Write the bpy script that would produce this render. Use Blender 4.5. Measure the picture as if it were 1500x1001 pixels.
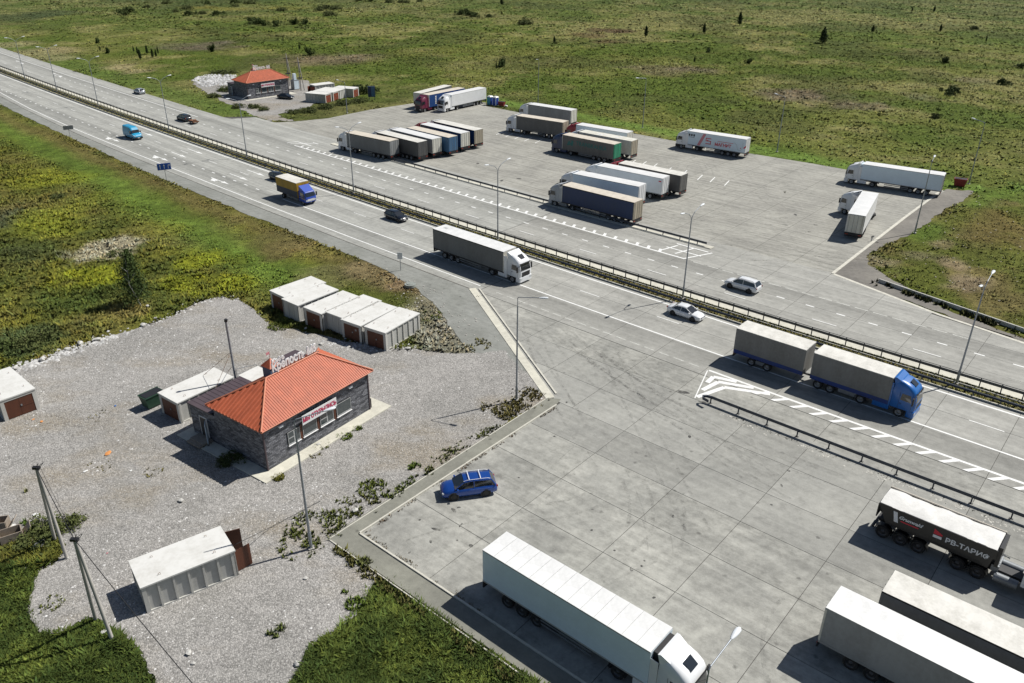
import bpy, bmesh, math, random
import numpy as np
from mathutils import Vector, Matrix
R = math.radians
random.seed(7); rng = np.random.default_rng(11)
for o in list(bpy.data.objects): bpy.data.objects.remove(o)
sc = bpy.context.scene
COL = sc.collection

# ------------------------------------------------------------------ camera
CAMH = 42.55
PITCH, ROLL, FPX = 0.473579, 0.00858, 1193.226
cp, sp, cr, sr = math.cos(PITCH), math.sin(PITCH), math.cos(ROLL), math.sin(ROLL)
_r = Vector((1, 0, 0)); _u = Vector((0, sp, cp)); _f = Vector((0, cp, -sp))
r_ = cr*_r + sr*_u; u_ = -sr*_r + cr*_u
cam_d = bpy.data.cameras.new('camera'); cam = bpy.data.objects.new('camera', cam_d); COL.objects.link(cam)
cam.matrix_world = Matrix(((r_.x, u_.x, -_f.x, 0), (r_.y, u_.y, -_f.y, 0), (r_.z, u_.z, -_f.z, CAMH), (0, 0, 0, 1)))
cam_d.sensor_width = 36.0; cam_d.lens = FPX/1500*36; cam_d.clip_end = 20000; cam_d.clip_start = 0.5
sc.camera = cam

# ------------------------------------------------------------------ light
SUN_AZ, SUN_EL = 25.0, 51.0          # direction towards the sun, degrees from +X, elevation
w = bpy.data.worlds.new('World'); sc.world = w; w.use_nodes = True
nt = w.node_tree; nt.nodes.clear()
sky = nt.nodes.new('ShaderNodeTexSky'); sky.sky_type = 'NISHITA'; sky.sun_disc = False
sky.sun_elevation = R(SUN_EL); sky.sun_rotation = R(90-SUN_AZ); sky.altitude = 200
bg = nt.nodes.new('ShaderNodeBackground'); bg.inputs[1].default_value = 0.055
wo = nt.nodes.new('ShaderNodeOutputWorld')
nt.links.new(sky.outputs[0], bg.inputs[0]); nt.links.new(bg.outputs[0], wo.inputs[0])
sl = bpy.data.lights.new('sun', 'SUN'); sl.energy = 5.0; sl.angle = R(0.53); sl.color = (1, 0.968, 0.905)
so = bpy.data.objects.new('sun', sl); COL.objects.link(so)
sd = Vector((math.cos(R(SUN_AZ))*math.cos(R(SUN_EL)), math.sin(R(SUN_AZ))*math.cos(R(SUN_EL)), math.sin(R(SUN_EL))))
so.rotation_euler = sd.to_track_quat('Z', 'Y').to_euler(); so.location = (0, 0, 120)
sc.view_settings.view_transform = 'Standard'; sc.view_settings.look = 'None'
sc.view_settings.exposure = 0.12; sc.view_settings.gamma = 1.0; sc.view_settings.use_curve_mapping = False
sc.render.engine = 'CYCLES'

# ------------------------------------------------------------------ road coordinates: s along the highway, o across
PSI = -0.698366; DV = (math.cos(PSI), math.sin(PSI)); NV = (-DV[1], DV[0])
def curve(s):
    s = np.clip(s, -480, 90) if isinstance(s, np.ndarray) else min(max(s, -480), 90)
    t = s/100.0
    return 2.14669*t*t + 0.17776*t**3
def hw(s, o):
    c = o + curve(s); return (s*DV[0] + c*NV[0], s*DV[1] + c*NV[1])
def hdg(s):
    a, b = hw(s-1, 80), hw(s+1, 80); return math.atan2(b[1]-a[1], b[0]-a[0])
def inv(x, y):
    s = x*DV[0] + y*DV[1]; return s, x*NV[0] + y*NV[1] - curve(s)

# ------------------------------------------------------------------ helpers
def link(o, parent=None):
    COL.objects.link(o)
    if parent is not None: o.parent = parent
    return o
def tag(o, label=None, cat=None, group=None, kind=None):
    if label: o['label'] = label
    if cat: o['category'] = cat
    if group: o['group'] = group
    if kind: o['kind'] = kind
    return o
def thing(name, label, cat, loc=(0, 0, 0), rz=0, group=None):
    o = bpy.data.objects.new(name, None); o.empty_display_size = 0.3
    o.location = loc if len(loc) == 3 else (loc[0], loc[1], 0); o.rotation_euler = (0, 0, rz)
    return tag(link(o), label, cat, group)
class MB:
    def __init__(s): s.v = []; s.f = []; s.sm = []
    def add(s, vs, fs, smooth=False):
        n = len(s.v); s.v += [tuple(p) for p in vs]; s.f += [tuple(n+i for i in f) for f in fs]; s.sm += [smooth]*len(fs); return s
    def box(s, c, d, rz=0, rx=0, ry=0):
        vs = [Vector((x*d[0]/2, y*d[1]/2, z*d[2]/2)) for x in (-1, 1) for y in (-1, 1) for z in (-1, 1)]
        if rz or rx or ry:
            m = Matrix.Rotation(rz, 3, 'Z') @ Matrix.Rotation(ry, 3, 'Y') @ Matrix.Rotation(rx, 3, 'X'); vs = [m@v for v in vs]
        vs = [(v.x+c[0], v.y+c[1], v.z+c[2]) for v in vs]
        return s.add(vs, [(0, 1, 3, 2), (4, 6, 7, 5), (0, 4, 5, 1), (2, 3, 7, 6), (0, 2, 6, 4), (1, 5, 7, 3)])
    def b2(s, x0, x1, y0, y1, z0, z1): return s.box(((x0+x1)/2, (y0+y1)/2, (z0+z1)/2), (abs(x1-x0), abs(y1-y0), abs(z1-z0)))
    def cyl(s, p0, p1, r0, r1=None, n=8, cap=True):
        r1 = r0 if r1 is None else r1
        p0, p1 = Vector(p0), Vector(p1); d = (p1-p0).normalized()
        a = d.orthogonal().normalized(); b = d.cross(a)
        vs = []
        for p, r in ((p0, r0), (p1, r1)):
            vs += [p + (a*math.cos(2*math.pi*i/n) + b*math.sin(2*math.pi*i/n))*r for i in range(n)]
        fs = [(i, (i+1) % n, n+(i+1) % n, n+i) for i in range(n)]
        s.add(vs, fs, True)
        if cap: s.add(vs, [tuple(range(n))[::-1], tuple(range(n, 2*n))])
        return s
    def tube(s, pts, r, n=6):
        for a, b in zip(pts[:-1], pts[1:]): s.cyl(a, b, r, n=n)
        return s
    def loft(s, rings, cap=True, smooth=True, closed=True):
        n = len(rings[0]); vs = [p for r in rings for p in r]; fs = []
        for k in range(len(rings)-1):
            for i in range(n if closed else n-1):
                j = (i+1) % n; fs.append((k*n+i, k*n+j, (k+1)*n+j, (k+1)*n+i))
        s.add(vs, fs, smooth)
        if cap:
            s.add(rings[0], [tuple(range(n))[::-1]]); s.add(rings[-1], [tuple(range(n))])
        return s
    def prism(s, poly, z0, z1):
        n = len(poly); vs = [(x, y, z0) for x, y in poly] + [(x, y, z1) for x, y in poly]
        return s.add(vs, [tuple(range(n))[::-1], tuple(range(n, 2*n))] + [(i, (i+1) % n, n+(i+1) % n, n+i) for i in range(n)])
    def mesh(s, name, uvhw=False):
        me = bpy.data.meshes.new(name); me.from_pydata(s.v, [], s.f); me.polygons.foreach_set('use_smooth', s.sm)
        bm = bmesh.new(); bm.from_mesh(me); bmesh.ops.recalc_face_normals(bm, faces=bm.faces); bm.to_mesh(me); bm.free()
        me.update(); return me
    def build(s, name, mat, parent=None, loc=(0, 0, 0), rot=(0, 0, 0)):
        return put(s.mesh(name), name, mat, parent, loc, rot)
def put(me, name, mat, parent=None, loc=(0, 0, 0), rot=(0, 0, 0)):
    o = bpy.data.objects.new(name, me); link(o, parent); o.location = loc; o.rotation_euler = rot
    if mat is not None:
        if not me.materials: me.materials.append(mat)
        if me.materials[0] is not mat:
            o.material_slots[0].link = 'OBJECT'; o.material_slots[0].material = mat
    return o
CACHE = {}
def cached(key, fn, name, mat, parent=None, loc=(0, 0, 0), rot=(0, 0, 0)):
    if key not in CACHE: CACHE[key] = fn().mesh(name)
    return put(CACHE[key], name, mat, parent, loc, rot)

# ------------------------------------------------------------------ materials
def nm(name):
    m = bpy.data.materials.new(name); m.use_nodes = True; nt = m.node_tree
    return m, nt, nt.nodes['Principled BSDF']
def N(nt, t, **kw):
    n = nt.nodes.new(t)
    for k, v in kw.items(): setattr(n, k, v)
    return n
def noise(nt, coord, scale, detail=3, rough=0.6, stretch=None):
    n = N(nt, 'ShaderNodeTexNoise'); n.inputs['Scale'].default_value = scale; n.inputs['Detail'].default_value = detail; n.inputs['Roughness'].default_value = rough
    if stretch:
        mp = N(nt, 'ShaderNodeMapping'); mp.inputs['Scale'].default_value = stretch; nt.links.new(coord, mp.inputs[0]); coord = mp.outputs[0]
    nt.links.new(coord, n.inputs['Vector']); return n.outputs['Fac']
def mrange(nt, f, a, b, c, d):
    n = N(nt, 'ShaderNodeMapRange'); n.inputs[1].default_value = a; n.inputs[2].default_value = b; n.inputs[3].default_value = c; n.inputs[4].default_value = d
    nt.links.new(f, n.inputs[0]); return n.outputs[0]
def mathn(nt, op, a, b=None):
    n = N(nt, 'ShaderNodeMath', operation=op)
    for i, v in enumerate((a, b)):
        if v is None: continue
        if isinstance(v, (int, float)): n.inputs[i].default_value = v
        else: nt.links.new(v, n.inputs[i])
    return n.outputs[0]
def scalec(nt, col, f):
    n = N(nt, 'ShaderNodeVectorMath', operation='SCALE'); nt.links.new(col, n.inputs[0]); nt.links.new(f, n.inputs['Scale']); return n.outputs[0]
def mixc(nt, f, a, b):
    n = N(nt, 'ShaderNodeMix', data_type='RGBA')
    for s, v in ((0, f), (6, a), (7, b)):
        if isinstance(v, tuple): n.inputs[s].default_value = (*v, 1)
        elif isinstance(v, (int, float)): n.inputs[s].default_value = v
        else: nt.links.new(v, n.inputs[s])
    return n.outputs[2]
def pos(nt): return N(nt, 'ShaderNodeNewGeometry').outputs['Position']
def bump(nt, b, f, dist, strength=1):
    n = N(nt, 'ShaderNodeBump'); n.inputs['Distance'].default_value = dist; n.inputs['Strength'].default_value = strength
    nt.links.new(f, n.inputs['Height']); nt.links.new(n.outputs[0], b.inputs['Normal'])
def plain(name, c, rough=0.5, metal=0.0, dirt=0.12, dscale=1.5, coat=0.0, stretch=None, spec=None, dark=None):
    """painted or cast surface: base colour with worn, slightly dirty variation (object space)"""
    m, nt, b = nm(name)
    tc = N(nt, 'ShaderNodeTexCoord').outputs['Object']
    f1 = noise(nt, tc, dscale, 4, 0.65, stretch); f2 = noise(nt, tc, dscale*9, 2)
    f = mathn(nt, 'ADD', mrange(nt, f1, 0.3, 0.7, 1-dirt, 1+dirt*0.6), mrange(nt, f2, 0.3, 0.7, -dirt*0.35, dirt*0.35))
    rgb = N(nt, 'ShaderNodeRGB'); rgb.outputs[0].default_value = (*c, 1)
    nt.links.new(scalec(nt, rgb.outputs[0], f), b.inputs['Base Color'])
    b.inputs['Roughness'].default_value = rough; b.inputs['Metallic'].default_value = metal
    b.inputs['Coat Weight'].default_value = coat
    if spec is not None: b.inputs['Specular IOR Level'].default_value = spec
    return m
def grime(name, c, g, amount=0.5, scale=0.8, rough=0.6, stretch=(1, 1, 0.25), spec=None):
    """surface with a second, dirtier colour streaked over it"""
    m, nt, b = nm(name)
    tc = N(nt, 'ShaderNodeTexCoord').outputs['Object']
    f1 = noise(nt, tc, scale, 5, 0.7, stretch); f2 = noise(nt, tc, scale*7, 3, 0.6)
    f = mrange(nt, mathn(nt, 'MULTIPLY', f1, mrange(nt, f2, 0.2, 0.8, 0.7, 1.25)), 0.38, 0.68, 0, amount)
    nt.links.new(mixc(nt, f, c, g), b.inputs['Base Color']); b.inputs['Roughness'].default_value = rough
    if spec is not None: b.inputs['Specular IOR Level'].default_value = spec
    return m
M = {}
def concrete(name, c, c2, line=None, rough=0.9, obj_var=0.0, streak=0.10, joints=None, spots=True, tracks=0.0, blotch=.16):
    m, nt, b = nm(name); P = pos(nt)
    uv = N(nt, 'ShaderNodeUVMap'); uv.uv_map = 'hw'; U = uv.outputs[0]
    big = noise(nt, P, 0.16, 5, 0.62); mid = noise(nt, P, 1.3, 5, 0.7); fine = noise(nt, P, 14, 3, 0.7)
    st = noise(nt, U, 1.0, 4, 0.65, (0.09, 1.5, 1))
    col = mixc(nt, mrange(nt, big, 0.38, 0.62, 0, 1), c, c2)
    f = mathn(nt, 'ADD', mrange(nt, mid, 0.3, 0.7, 1-blotch, 1+blotch*.7), mrange(nt, fine, 0.3, 0.7, -0.07, 0.07))
    f = mathn(nt, 'ADD', f, mrange(nt, st, 0.35, 0.65, -streak, streak*0.7))
    if obj_var:
        oi = N(nt, 'ShaderNodeObjectInfo'); f = mathn(nt, 'ADD', f, mrange(nt, oi.outputs['Random'], 0, 1, -obj_var, obj_var))
    if spots:
        v = N(nt, 'ShaderNodeTexVoronoi'); v.inputs['Scale'].default_value = 0.45; nt.links.new(P, v.inputs['Vector'])
        wob = noise(nt, P, 5, 2); d = mathn(nt, 'ADD', v.outputs['Distance'], mathn(nt, 'MULTIPLY', wob, 0.12))
        f = mathn(nt, 'MULTIPLY', f, mrange(nt, d, 0.09, 0.16, 0.55, 1.0))
        patch = noise(nt, P, 0.55, 3, 0.7, (1, 1, 1)); f = mathn(nt, 'MULTIPLY', f, mrange(nt, patch, 0.58, 0.70, 1.0, 0.85))
    if joints:
        sx = N(nt, 'ShaderNodeSeparateXYZ'); nt.links.new(U, sx.inputs[0])
        for out, per, off in ((0, joints[0], 0.4), (1, joints[1], joints[2])):
            a = mathn(nt, 'ADD', sx.outputs[out], 1000*per - off); fr = mathn(nt, 'PINGPONG', a, per/2)
            if out == 0 or True: f = mathn(nt, 'MULTIPLY', f, mrange(nt, fr, 0.03, 0.10, 0.72, 1.0))
    if tracks:
        sx = N(nt, 'ShaderNodeSeparateXYZ'); nt.links.new(U, sx.inputs[0])
        a = mathn(nt, 'ADD', sx.outputs[1], 1000*3.85 - 0.05); fr = mathn(nt, 'PINGPONG', a, 3.85/2)
        for oa, ob in ((72.3, 75.9), (95.7, 98.9)):
            wn = mathn(nt, 'ADD', sx.outputs[1], mathn(nt, 'MULTIPLY', st, .8)); band = mathn(nt, 'MULTIPLY', mrange(nt, wn, oa+.1, oa+.9, 0, 1), mrange(nt, wn, ob, ob+.8, 1, 0)); f = mathn(nt, 'MULTIPLY', f, mrange(nt, band, 0, 1, 1, .80))
        wv = mrange(nt, fr, 0.6, 1.6, 0, 1); f = mathn(nt, 'MULTIPLY', f, mrange(nt, wv, 0, 1, 1.0, 1-tracks))
    nt.links.new(scalec(nt, col, f), b.inputs['Base Color']); b.inputs['Roughness'].default_value = rough; b.inputs['Specular IOR Level'].default_value = 0.25
    bump(nt, b, mathn(nt, 'ADD', fine, mid), 0.02, 0.5)
    return m
M['slab'] = concrete('slab_concrete', (.325, .322, .295), (.275, .273, .252), obj_var=0.11)
M['slab_worn'] = concrete('worn_slab_concrete', (.375, .37, .335), (.275, .273, .25), obj_var=0.07, streak=.14, blotch=.24)
M['road_slab'] = concrete('road_slab_concrete', (.375, .37, .34), (.33, .326, .30), obj_var=0.035, spots=False, streak=0.12, tracks=.10)
M['road_far'] = concrete('road_far_concrete', (.385, .385, .355), (.345, .345, .32), spots=False, joints=(6.6, 3.85, 80-3.85*20), streak=.14, tracks=.12)
M['park_far'] = concrete('far_parking_concrete', (.35, .342, .305), (.285, .278, .25), joints=(6.6, 5.0, 1.1), streak=.18)
M['joint'] = plain('joint_filler', (.075, .072, .065), .95)
M['cream_conc'] = concrete('cream_concrete', (.60, .58, .49), (.52, .50, .43), streak=.05, spots=False)
M['kerb'] = plain('kerb_concrete', (.56, .54, .47), .9, dirt=.22, dscale=2)
M['asphalt'] = concrete('old_asphalt', (.245, .243, .205), (.20, .198, .17), streak=.03)
M['shoulder'] = concrete('gravel_shoulder', (.265, .27, .25), (.215, .22, .20), streak=.08)
M['darkshoulder'] = concrete('dark_gravel', (.225, .21, .185), (.165, .155, .14), streak=.04)
def gravel(name, c, c2):
    m, nt, b = nm(name); P = pos(nt)
    v = N(nt, 'ShaderNodeTexVoronoi'); v.inputs['Scale'].default_value = 8.5; nt.links.new(P, v.inputs['Vector'])
    sep = N(nt, 'ShaderNodeSeparateColor'); nt.links.new(v.outputs['Color'], sep.inputs[0])
    big = noise(nt, P, 0.10, 5, 0.65); mid = noise(nt, P, 0.9, 5, 0.75); du = noise(nt, P, 0.07, 4, 0.6, (1, 1.6, 1)); tr = noise(nt, P, .35, 4, .7, (.5, 1.6, 1))
    col = mixc(nt, mrange(nt, big, 0.40, 0.62, 0, 1), c, c2); col = mixc(nt, mrange(nt, du, .50, .64, 0, .75), col, (.30, .262, .205)); col = mixc(nt, mrange(nt, tr, .56, .68, 0, .5), col, (.44, .425, .40))
    f = mathn(nt, 'ADD', mrange(nt, sep.outputs[0], 0, 1, 0.72, 1.28), mrange(nt, mid, 0.3, 0.7, -0.14, 0.12))
    f = mathn(nt, 'MULTIPLY', f, mrange(nt, v.outputs['Distance'], 0.0, 0.75, 1.15, 0.70))
    nt.links.new(scalec(nt, col, f), b.inputs['Base Color']); b.inputs['Roughness'].default_value = .95; b.inputs['Specular IOR Level'].default_value = .2
    bump(nt, b, mathn(nt, 'ADD', mathn(nt, 'MULTIPLY', v.outputs['Distance'], -1.0), mathn(nt, 'MULTIPLY', mid, 1.6)), 0.06, 0.7)
    return m
M['gravel'] = gravel('grey_gravel', (.375, .36, .34), (.30, .29, .272))
def terrain(name):
    m, nt, b = nm(name); P = pos(nt)
    at = N(nt, 'ShaderNodeAttribute'); at.attribute_name = 'col'
    big = noise(nt, P, 0.02, 5, 0.7, (1, 1, 1)); mid = noise(nt, P, 0.12, 6, 0.75); fine = noise(nt, P, 0.9, 4, 0.7); vf = noise(nt, P, 5, 2, 0.7)
    f = mathn(nt, 'ADD', mrange(nt, fine, 0.3, 0.7, 0.55, 1.3), mrange(nt, vf, 0.3, 0.7, -0.2, 0.2))
    f = mathn(nt, 'MULTIPLY', f, mrange(nt, mid, 0.32, 0.68, 0.68, 1.22))
    nt.links.new(scalec(nt, at.outputs['Color'], f), b.inputs['Base Color'])
    b.inputs['Roughness'].default_value = 1; b.inputs['Specular IOR Level'].default_value = .1
    bump(nt, b, mathn(nt, 'ADD', fine, vf), 0.30, 0.8)
    return m
M['terrain'] = terrain('meadow_ground')
M['terrain_flat'] = grime('median_soil', (.16, .145, .075), (.10, .11, .04), .8, .5, .95, (1, 1, 1), .1)
def leafm(name, attr=True, c=(.06, .1, .02), up=0):
    m, nt, b = nm(name)
    oi = N(nt, 'ShaderNodeObjectInfo')
    P = pos(nt); n1 = noise(nt, P, 3.0, 2)
    if attr:
        at = N(nt, 'ShaderNodeAttribute'); at.attribute_name = 'col'; src = at.outputs['Color']
    else:
        rgb = N(nt, 'ShaderNodeRGB'); rgb.outputs[0].default_value = (*c, 1); src = rgb.outputs[0]
    nt.links.new(scalec(nt, src, mrange(nt, n1, 0.3, 0.7, 0.8, 1.2)), b.inputs['Base Color'])
    b.inputs['Roughness'].default_value = .8; b.inputs['Specular IOR Level'].default_value = .1
    if up:
        g = N(nt, 'ShaderNodeNewGeometry'); v = N(nt, 'ShaderNodeVectorMath', operation='SCALE'); nt.links.new(g.outputs['Normal'], v.inputs[0]); v.inputs['Scale'].default_value = 1-up
        a = N(nt, 'ShaderNodeVectorMath', operation='ADD'); nt.links.new(v.outputs[0], a.inputs[0]); a.inputs[1].default_value = (0, 0, up)
        z = N(nt, 'ShaderNodeVectorMath', operation='NORMALIZE'); nt.links.new(a.outputs[0], z.inputs[0]); nt.links.new(z.outputs[0], b.inputs['Normal'])
    return m
M['grass'] = leafm('grass_blades', up=.72)
M['leaf'] = leafm('foliage', True, up=.55)
M['white_paint'] = plain('road_paint', (.76, .76, .74), .7, dirt=.14, dscale=3)
M['worn_paint'] = grime('worn_road_paint', (.55, .55, .51), (.34, .34, .31), 1.0, 2.5, .8, (1, 1, 1))
M['galv'] = plain('galvanised_steel', (.22, .235, .25), .5, .4, .2)
M['darkgalv'] = plain('dark_guardrail_steel', (.055, .065, .085), .5, .3, .25)
M['railblue'] = plain('weathered_rail', (.13, .135, .15), .55, .3, .25)
M['pole'] = plain('lamp_pole_steel', (.30, .325, .36), .45, .5, .15)
M['lampwhite'] = plain('lamp_head', (.72, .75, .78), .4, 0, .08)
M['polec'] = plain('pole_concrete', (.42, .40, .37), .9, 0, .2, 2, stretch=(1, 1, .2))
M['white_body'] = plain('white_panel', (.74, .745, .75), .4, 0, .05, .6, coat=.15)
M['white_roof'] = plain('white_roof', (.70, .70, .69), .5, 0, .12, .5)
M['bluewhite'] = plain('sky_tinted_white_panel', (.68, .79, .87), .42, 0, .06, .5, coat=.1)  # white with the blue skylight of shaded trailer sides put into its colour
M['dirtywhite'] = grime('dirty_white', (.68, .67, .60), (.42, .38, .30), .6, .7, .6)
M['beige_roof'] = grime('beige_roof', (.60, .545, .46), (.47, .42, .35), .8, .8, .7, (1, 1, 1))
M['grey_roof'] = grime('grey_white_roof', (.66, .645, .60), (.48, .465, .42), .8, .7, .7, (1, 1, 1))
M['curt_grey'] = grime('grey_curtain', (.155, .162, .165), (.11, .112, .11), .7, .5, .55)
M['curt_lgrey'] = grime('light_grey_curtain', (.27, .28, .28), (.19, .19, .185), .7, .5, .55)
M['curt_dgrey'] = grime('dark_grey_curtain', (.085, .085, .085), (.06, .055, .05), .7, .5, .6)
M['curt_brown'] = grime('brown_grey_curtain', (.145, .14, .13), (.10, .098, .09), .8, .5, .6)
M['curt_navy'] = grime('navy_curtain', (.004, .026, .095), (.012, .028, .06), .35, .5, .45)
M['curt_blue'] = grime('blue_curtain', (.02, .07, .24), (.03, .06, .15), .5, .5, .45)
M['curt_steel'] = grime('steel_blue_panel', (.05, .14, .27), (.07, .10, .14), .6, .7, .5)
M['green_door'] = plain('green_door', (.025, .26, .14), .5, 0, .15)
M['beige_door'] = grime('beige_door', (.42, .37, .28), (.28, .24, .18), .7, .8, .7)
M['chassis'] = plain('chassis_black', (.022, .022, .024), .6, .1, .2, 3)
M['tyre'] = plain('tyre_rubber', (.022, .021, .02), .85, 0, .3, 4)
M['rim'] = plain('steel_rim', (.30, .30, .30), .45, .5, .2, 4)
M['darkrim'] = plain('dark_rim', (.07, .07, .075), .4, .5, .2, 4)
def glass(name, c, rough=.06):
    m = plain(name, c, rough, 0, .05, 1); b = m.node_tree.nodes['Principled BSDF']; b.inputs['Specular IOR Level'].default_value = .8; b.inputs['Coat Weight'].default_value = .6; b.inputs['Coat Roughness'].default_value = .03; return m
M['glass'] = glass('tinted_glass', (.012, .016, .02))
M['winglass'] = glass('window_glass', (.05, .065, .07), .12)
M['black'] = plain('black_plastic', (.018, .018, .02), .5, 0, .1)
M['redlens'] = plain('red_lens', (.26, .035, .02), .25, 0, .05); M['orange'] = plain('orange_lens', (.7, .2, .03), .3, 0, .05)
M['headlight'] = plain('headlight_lens', (.6, .62, .62), .1, .2, .05)
M['c_white'] = plain('white_cab_paint', (.78, .79, .80), .3, 0, .04, coat=.5)
M['manhole'] = plain('manhole_concrete', (.26, .28, .26), .95, 0, .25, 3)
M['c_red'] = plain('red_cab_paint', (.34, .012, .025), .35, 0, .08, coat=.5)
M['c_maroon'] = plain('maroon_cab_paint', (.14, .022, .05), .4, 0, .1, coat=.4)
M['c_navy'] = plain('navy_cab_paint', (.015, .035, .10), .35, 0, .08, coat=.5)
M['c_blue'] = plain('bright_blue_cab_paint', (.01, .125, .42), .35, 0, .08, coat=.4)
M['c_royal'] = plain('royal_blue_cab_paint', (.025, .075, .42), .4, 0, .1, coat=.4)
M['c_yellow'] = plain('yellow_truck_paint', (.50, .33, .02), .4, 0, .1)
M['c_grey'] = plain('grey_cab_paint', (.36, .38, .40), .35, 0, .08, coat=.4)
M['car_blue'] = plain('metallic_blue_paint', (.008, .06, .30), .3, .3, .04, coat=.8)
M['car_black'] = plain('black_car_paint', (.012, .015, .022), .25, .1, .04, coat=.8)
M['car_green'] = plain('dark_car_paint', (.02, .03, .038), .3, .1, .05, coat=.7)
M['car_white'] = plain('white_car_paint', (.74, .75, .76), .25, 0, .03, coat=.7)
M['car_silver'] = plain('silver_car_paint', (.45, .48, .52), .28, .4, .04, coat=.7)
M['van_blue'] = plain('turquoise_van_paint', (.02, .30, .52), .35, 0, .08, coat=.4)
M['tarp_grey'] = grime('grey_tarpaulin', (.20, .20, .19), (.14, .135, .125), .8, .6, .7)
M['tarp_white'] = grime('pale_tarpaulin', (.72, .71, .68), (.52, .51, .48), .6, .8, .35, (1, 1, 1))
M['tarp_yellow'] = grime('yellow_tarpaulin', (.45, .27, .02), (.26, .16, .03), .8, 1.2, .6)
M['tarp_navy'] = grime('dark_blue_tarpaulin', (.035, .05, .085), (.05, .05, .055), .7, 1.0, .6)
M['band_blue'] = grime('blue_side_board', (.01, .04, .20), (.03, .04, .10), .6, 1, .6)
M['tipper'] = plain('black_tipper_paint', (.008, .008, .009), .4, 0, .15, coat=.2)
M['red_print'] = plain('red_print', (.62, .03, .05), .6, 0, .05); M['crimson'] = plain('crimson_print', (.50, .03, .10), .6, 0, .05)
M['pink_print'] = plain('pink_print', (.62, .25, .28), .6, 0, .05); M['black_print'] = plain('black_print', (.03, .03, .035), .6)
M['teal_print'] = plain('faded_teal_print', (.035, .17, .155), .6, 0, .3, 1.5); M['white_print'] = plain('white_print', (.78, .78, .78), .6, 0, .05)
M['grey_print'] = plain('grey_print', (.42, .43, .43), .6)
M['orange_roof'] = plain('orange_metal_roof', (.44, .105, .045), .55, 0, .22, .9)
M['orange_ridge'] = plain('orange_ridge_flashing', (.50, .17, .09), .45, 0, .12, 1)
M['purple_roof'] = grime('brown_purple_metal_roof', (.085, .062, .07), (.058, .044, .05), .7, .7, .5, (1, 1, 1))
def stonewall(name):
    m, nt, b = nm(name); tc = N(nt, 'ShaderNodeTexCoord').outputs['Object']
    mp = N(nt, 'ShaderNodeMapping'); nt.links.new(tc, mp.inputs[0])
    sx = N(nt, 'ShaderNodeSeparateXYZ'); nt.links.new(tc, sx.inputs[0])
    cb = N(nt, 'ShaderNodeCombineXYZ'); nt.links.new(mathn(nt, 'ADD', sx.outputs[0], sx.outputs[1]), cb.inputs[0]); nt.links.new(sx.outputs[2], cb.inputs[1])
    br = N(nt, 'ShaderNodeTexBrick'); nt.links.new(cb.outputs[0], br.inputs[0])
    br.inputs['Scale'].default_value = 1; br.inputs['Brick Width'].default_value = .42; br.inputs['Row Height'].default_value = .15; br.inputs['Mortar Size'].default_value = .012
    br.inputs['Color1'].default_value = (.06, .063, .075, 1); br.inputs['Color2'].default_value = (.24, .245, .27, 1); br.inputs['Mortar'].default_value = (.03, .03, .034, 1)
    n = noise(nt, tc, 6, 3, .7)
    nt.links.new(scalec(nt, br.outputs['Color'], mrange(nt, n, .3, .7, .65, 1.4)), b.inputs['Base Color']); b.inputs['Roughness'].default_value = .75
    bump(nt, b, mathn(nt, 'ADD', br.outputs['Fac'], mathn(nt, 'MULTIPLY', n, -1)), .03, .7)
    return m
M['stone'] = stonewall('grey_stone_cladding')
M['gar'] = grime('garage_concrete', (.54, .53, .495), (.38, .37, .34), .7, .9, .9, (1, 1, .5), .2)
M['gar_panel'] = grime('garage_wall_panel', (.47, .468, .445), (.34, .335, .31), .7, .9, .9, (1, 1, .3), .2)
M['gar_roof'] = grime('garage_roof_whitewash', (.64, .635, .61), (.50, .49, .455), .8, .5, .9, (1, 1, 1), .2)
M['gate'] = grime('brown_steel_gate', (.105, .032, .014), (.065, .022, .012), .7, 1.5, .6)
M['gate_red'] = grime('red_brown_gate', (.22, .05, .025), (.13, .035, .02), .7, 1.5, .6)
M['rock'] = plain('pale_rock', (.50, .49, .46), .95, 0, .25, 3)
M['bark'] = grime('birch_bark', (.62, .60, .56), (.10, .09, .08), .5, 4, .9, (1, 1, 1)); M['dbark'] = plain('dark_bark', (.09, .07, .055), .95, 0, .3, 4)
M['sign_blue'] = plain('sign_blue', (.012, .09, .42), .4, 0, .05); M['cable'] = plain('black_cable', (.015, .015, .018), .6)
M['toilet_blue'] = plain('toilet_blue', (.015, .055, .30), .5, 0, .1); M['toilet_teal'] = plain('toilet_teal', (.02, .20, .30), .5, 0, .1)
M['skip_green'] = plain('green_skip_paint', (.02, .06, .035), .6, 0, .25, 2); M['skip_red'] = plain('red_skip_paint', (.22, .02, .02), .6, 0, .2, 2)
M['wood'] = plain('grey_wood', (.30, .25, .20), .9, 0, .25, 3); M['rust'] = plain('rusty_steel', (.20, .09, .045), .85, 0, .35, 3)
M['orange_junk'] = plain('orange_plastic', (.62, .26, .08), .7); M['white_junk'] = plain('white_plastic', (.72, .72, .70), .6)

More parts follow.
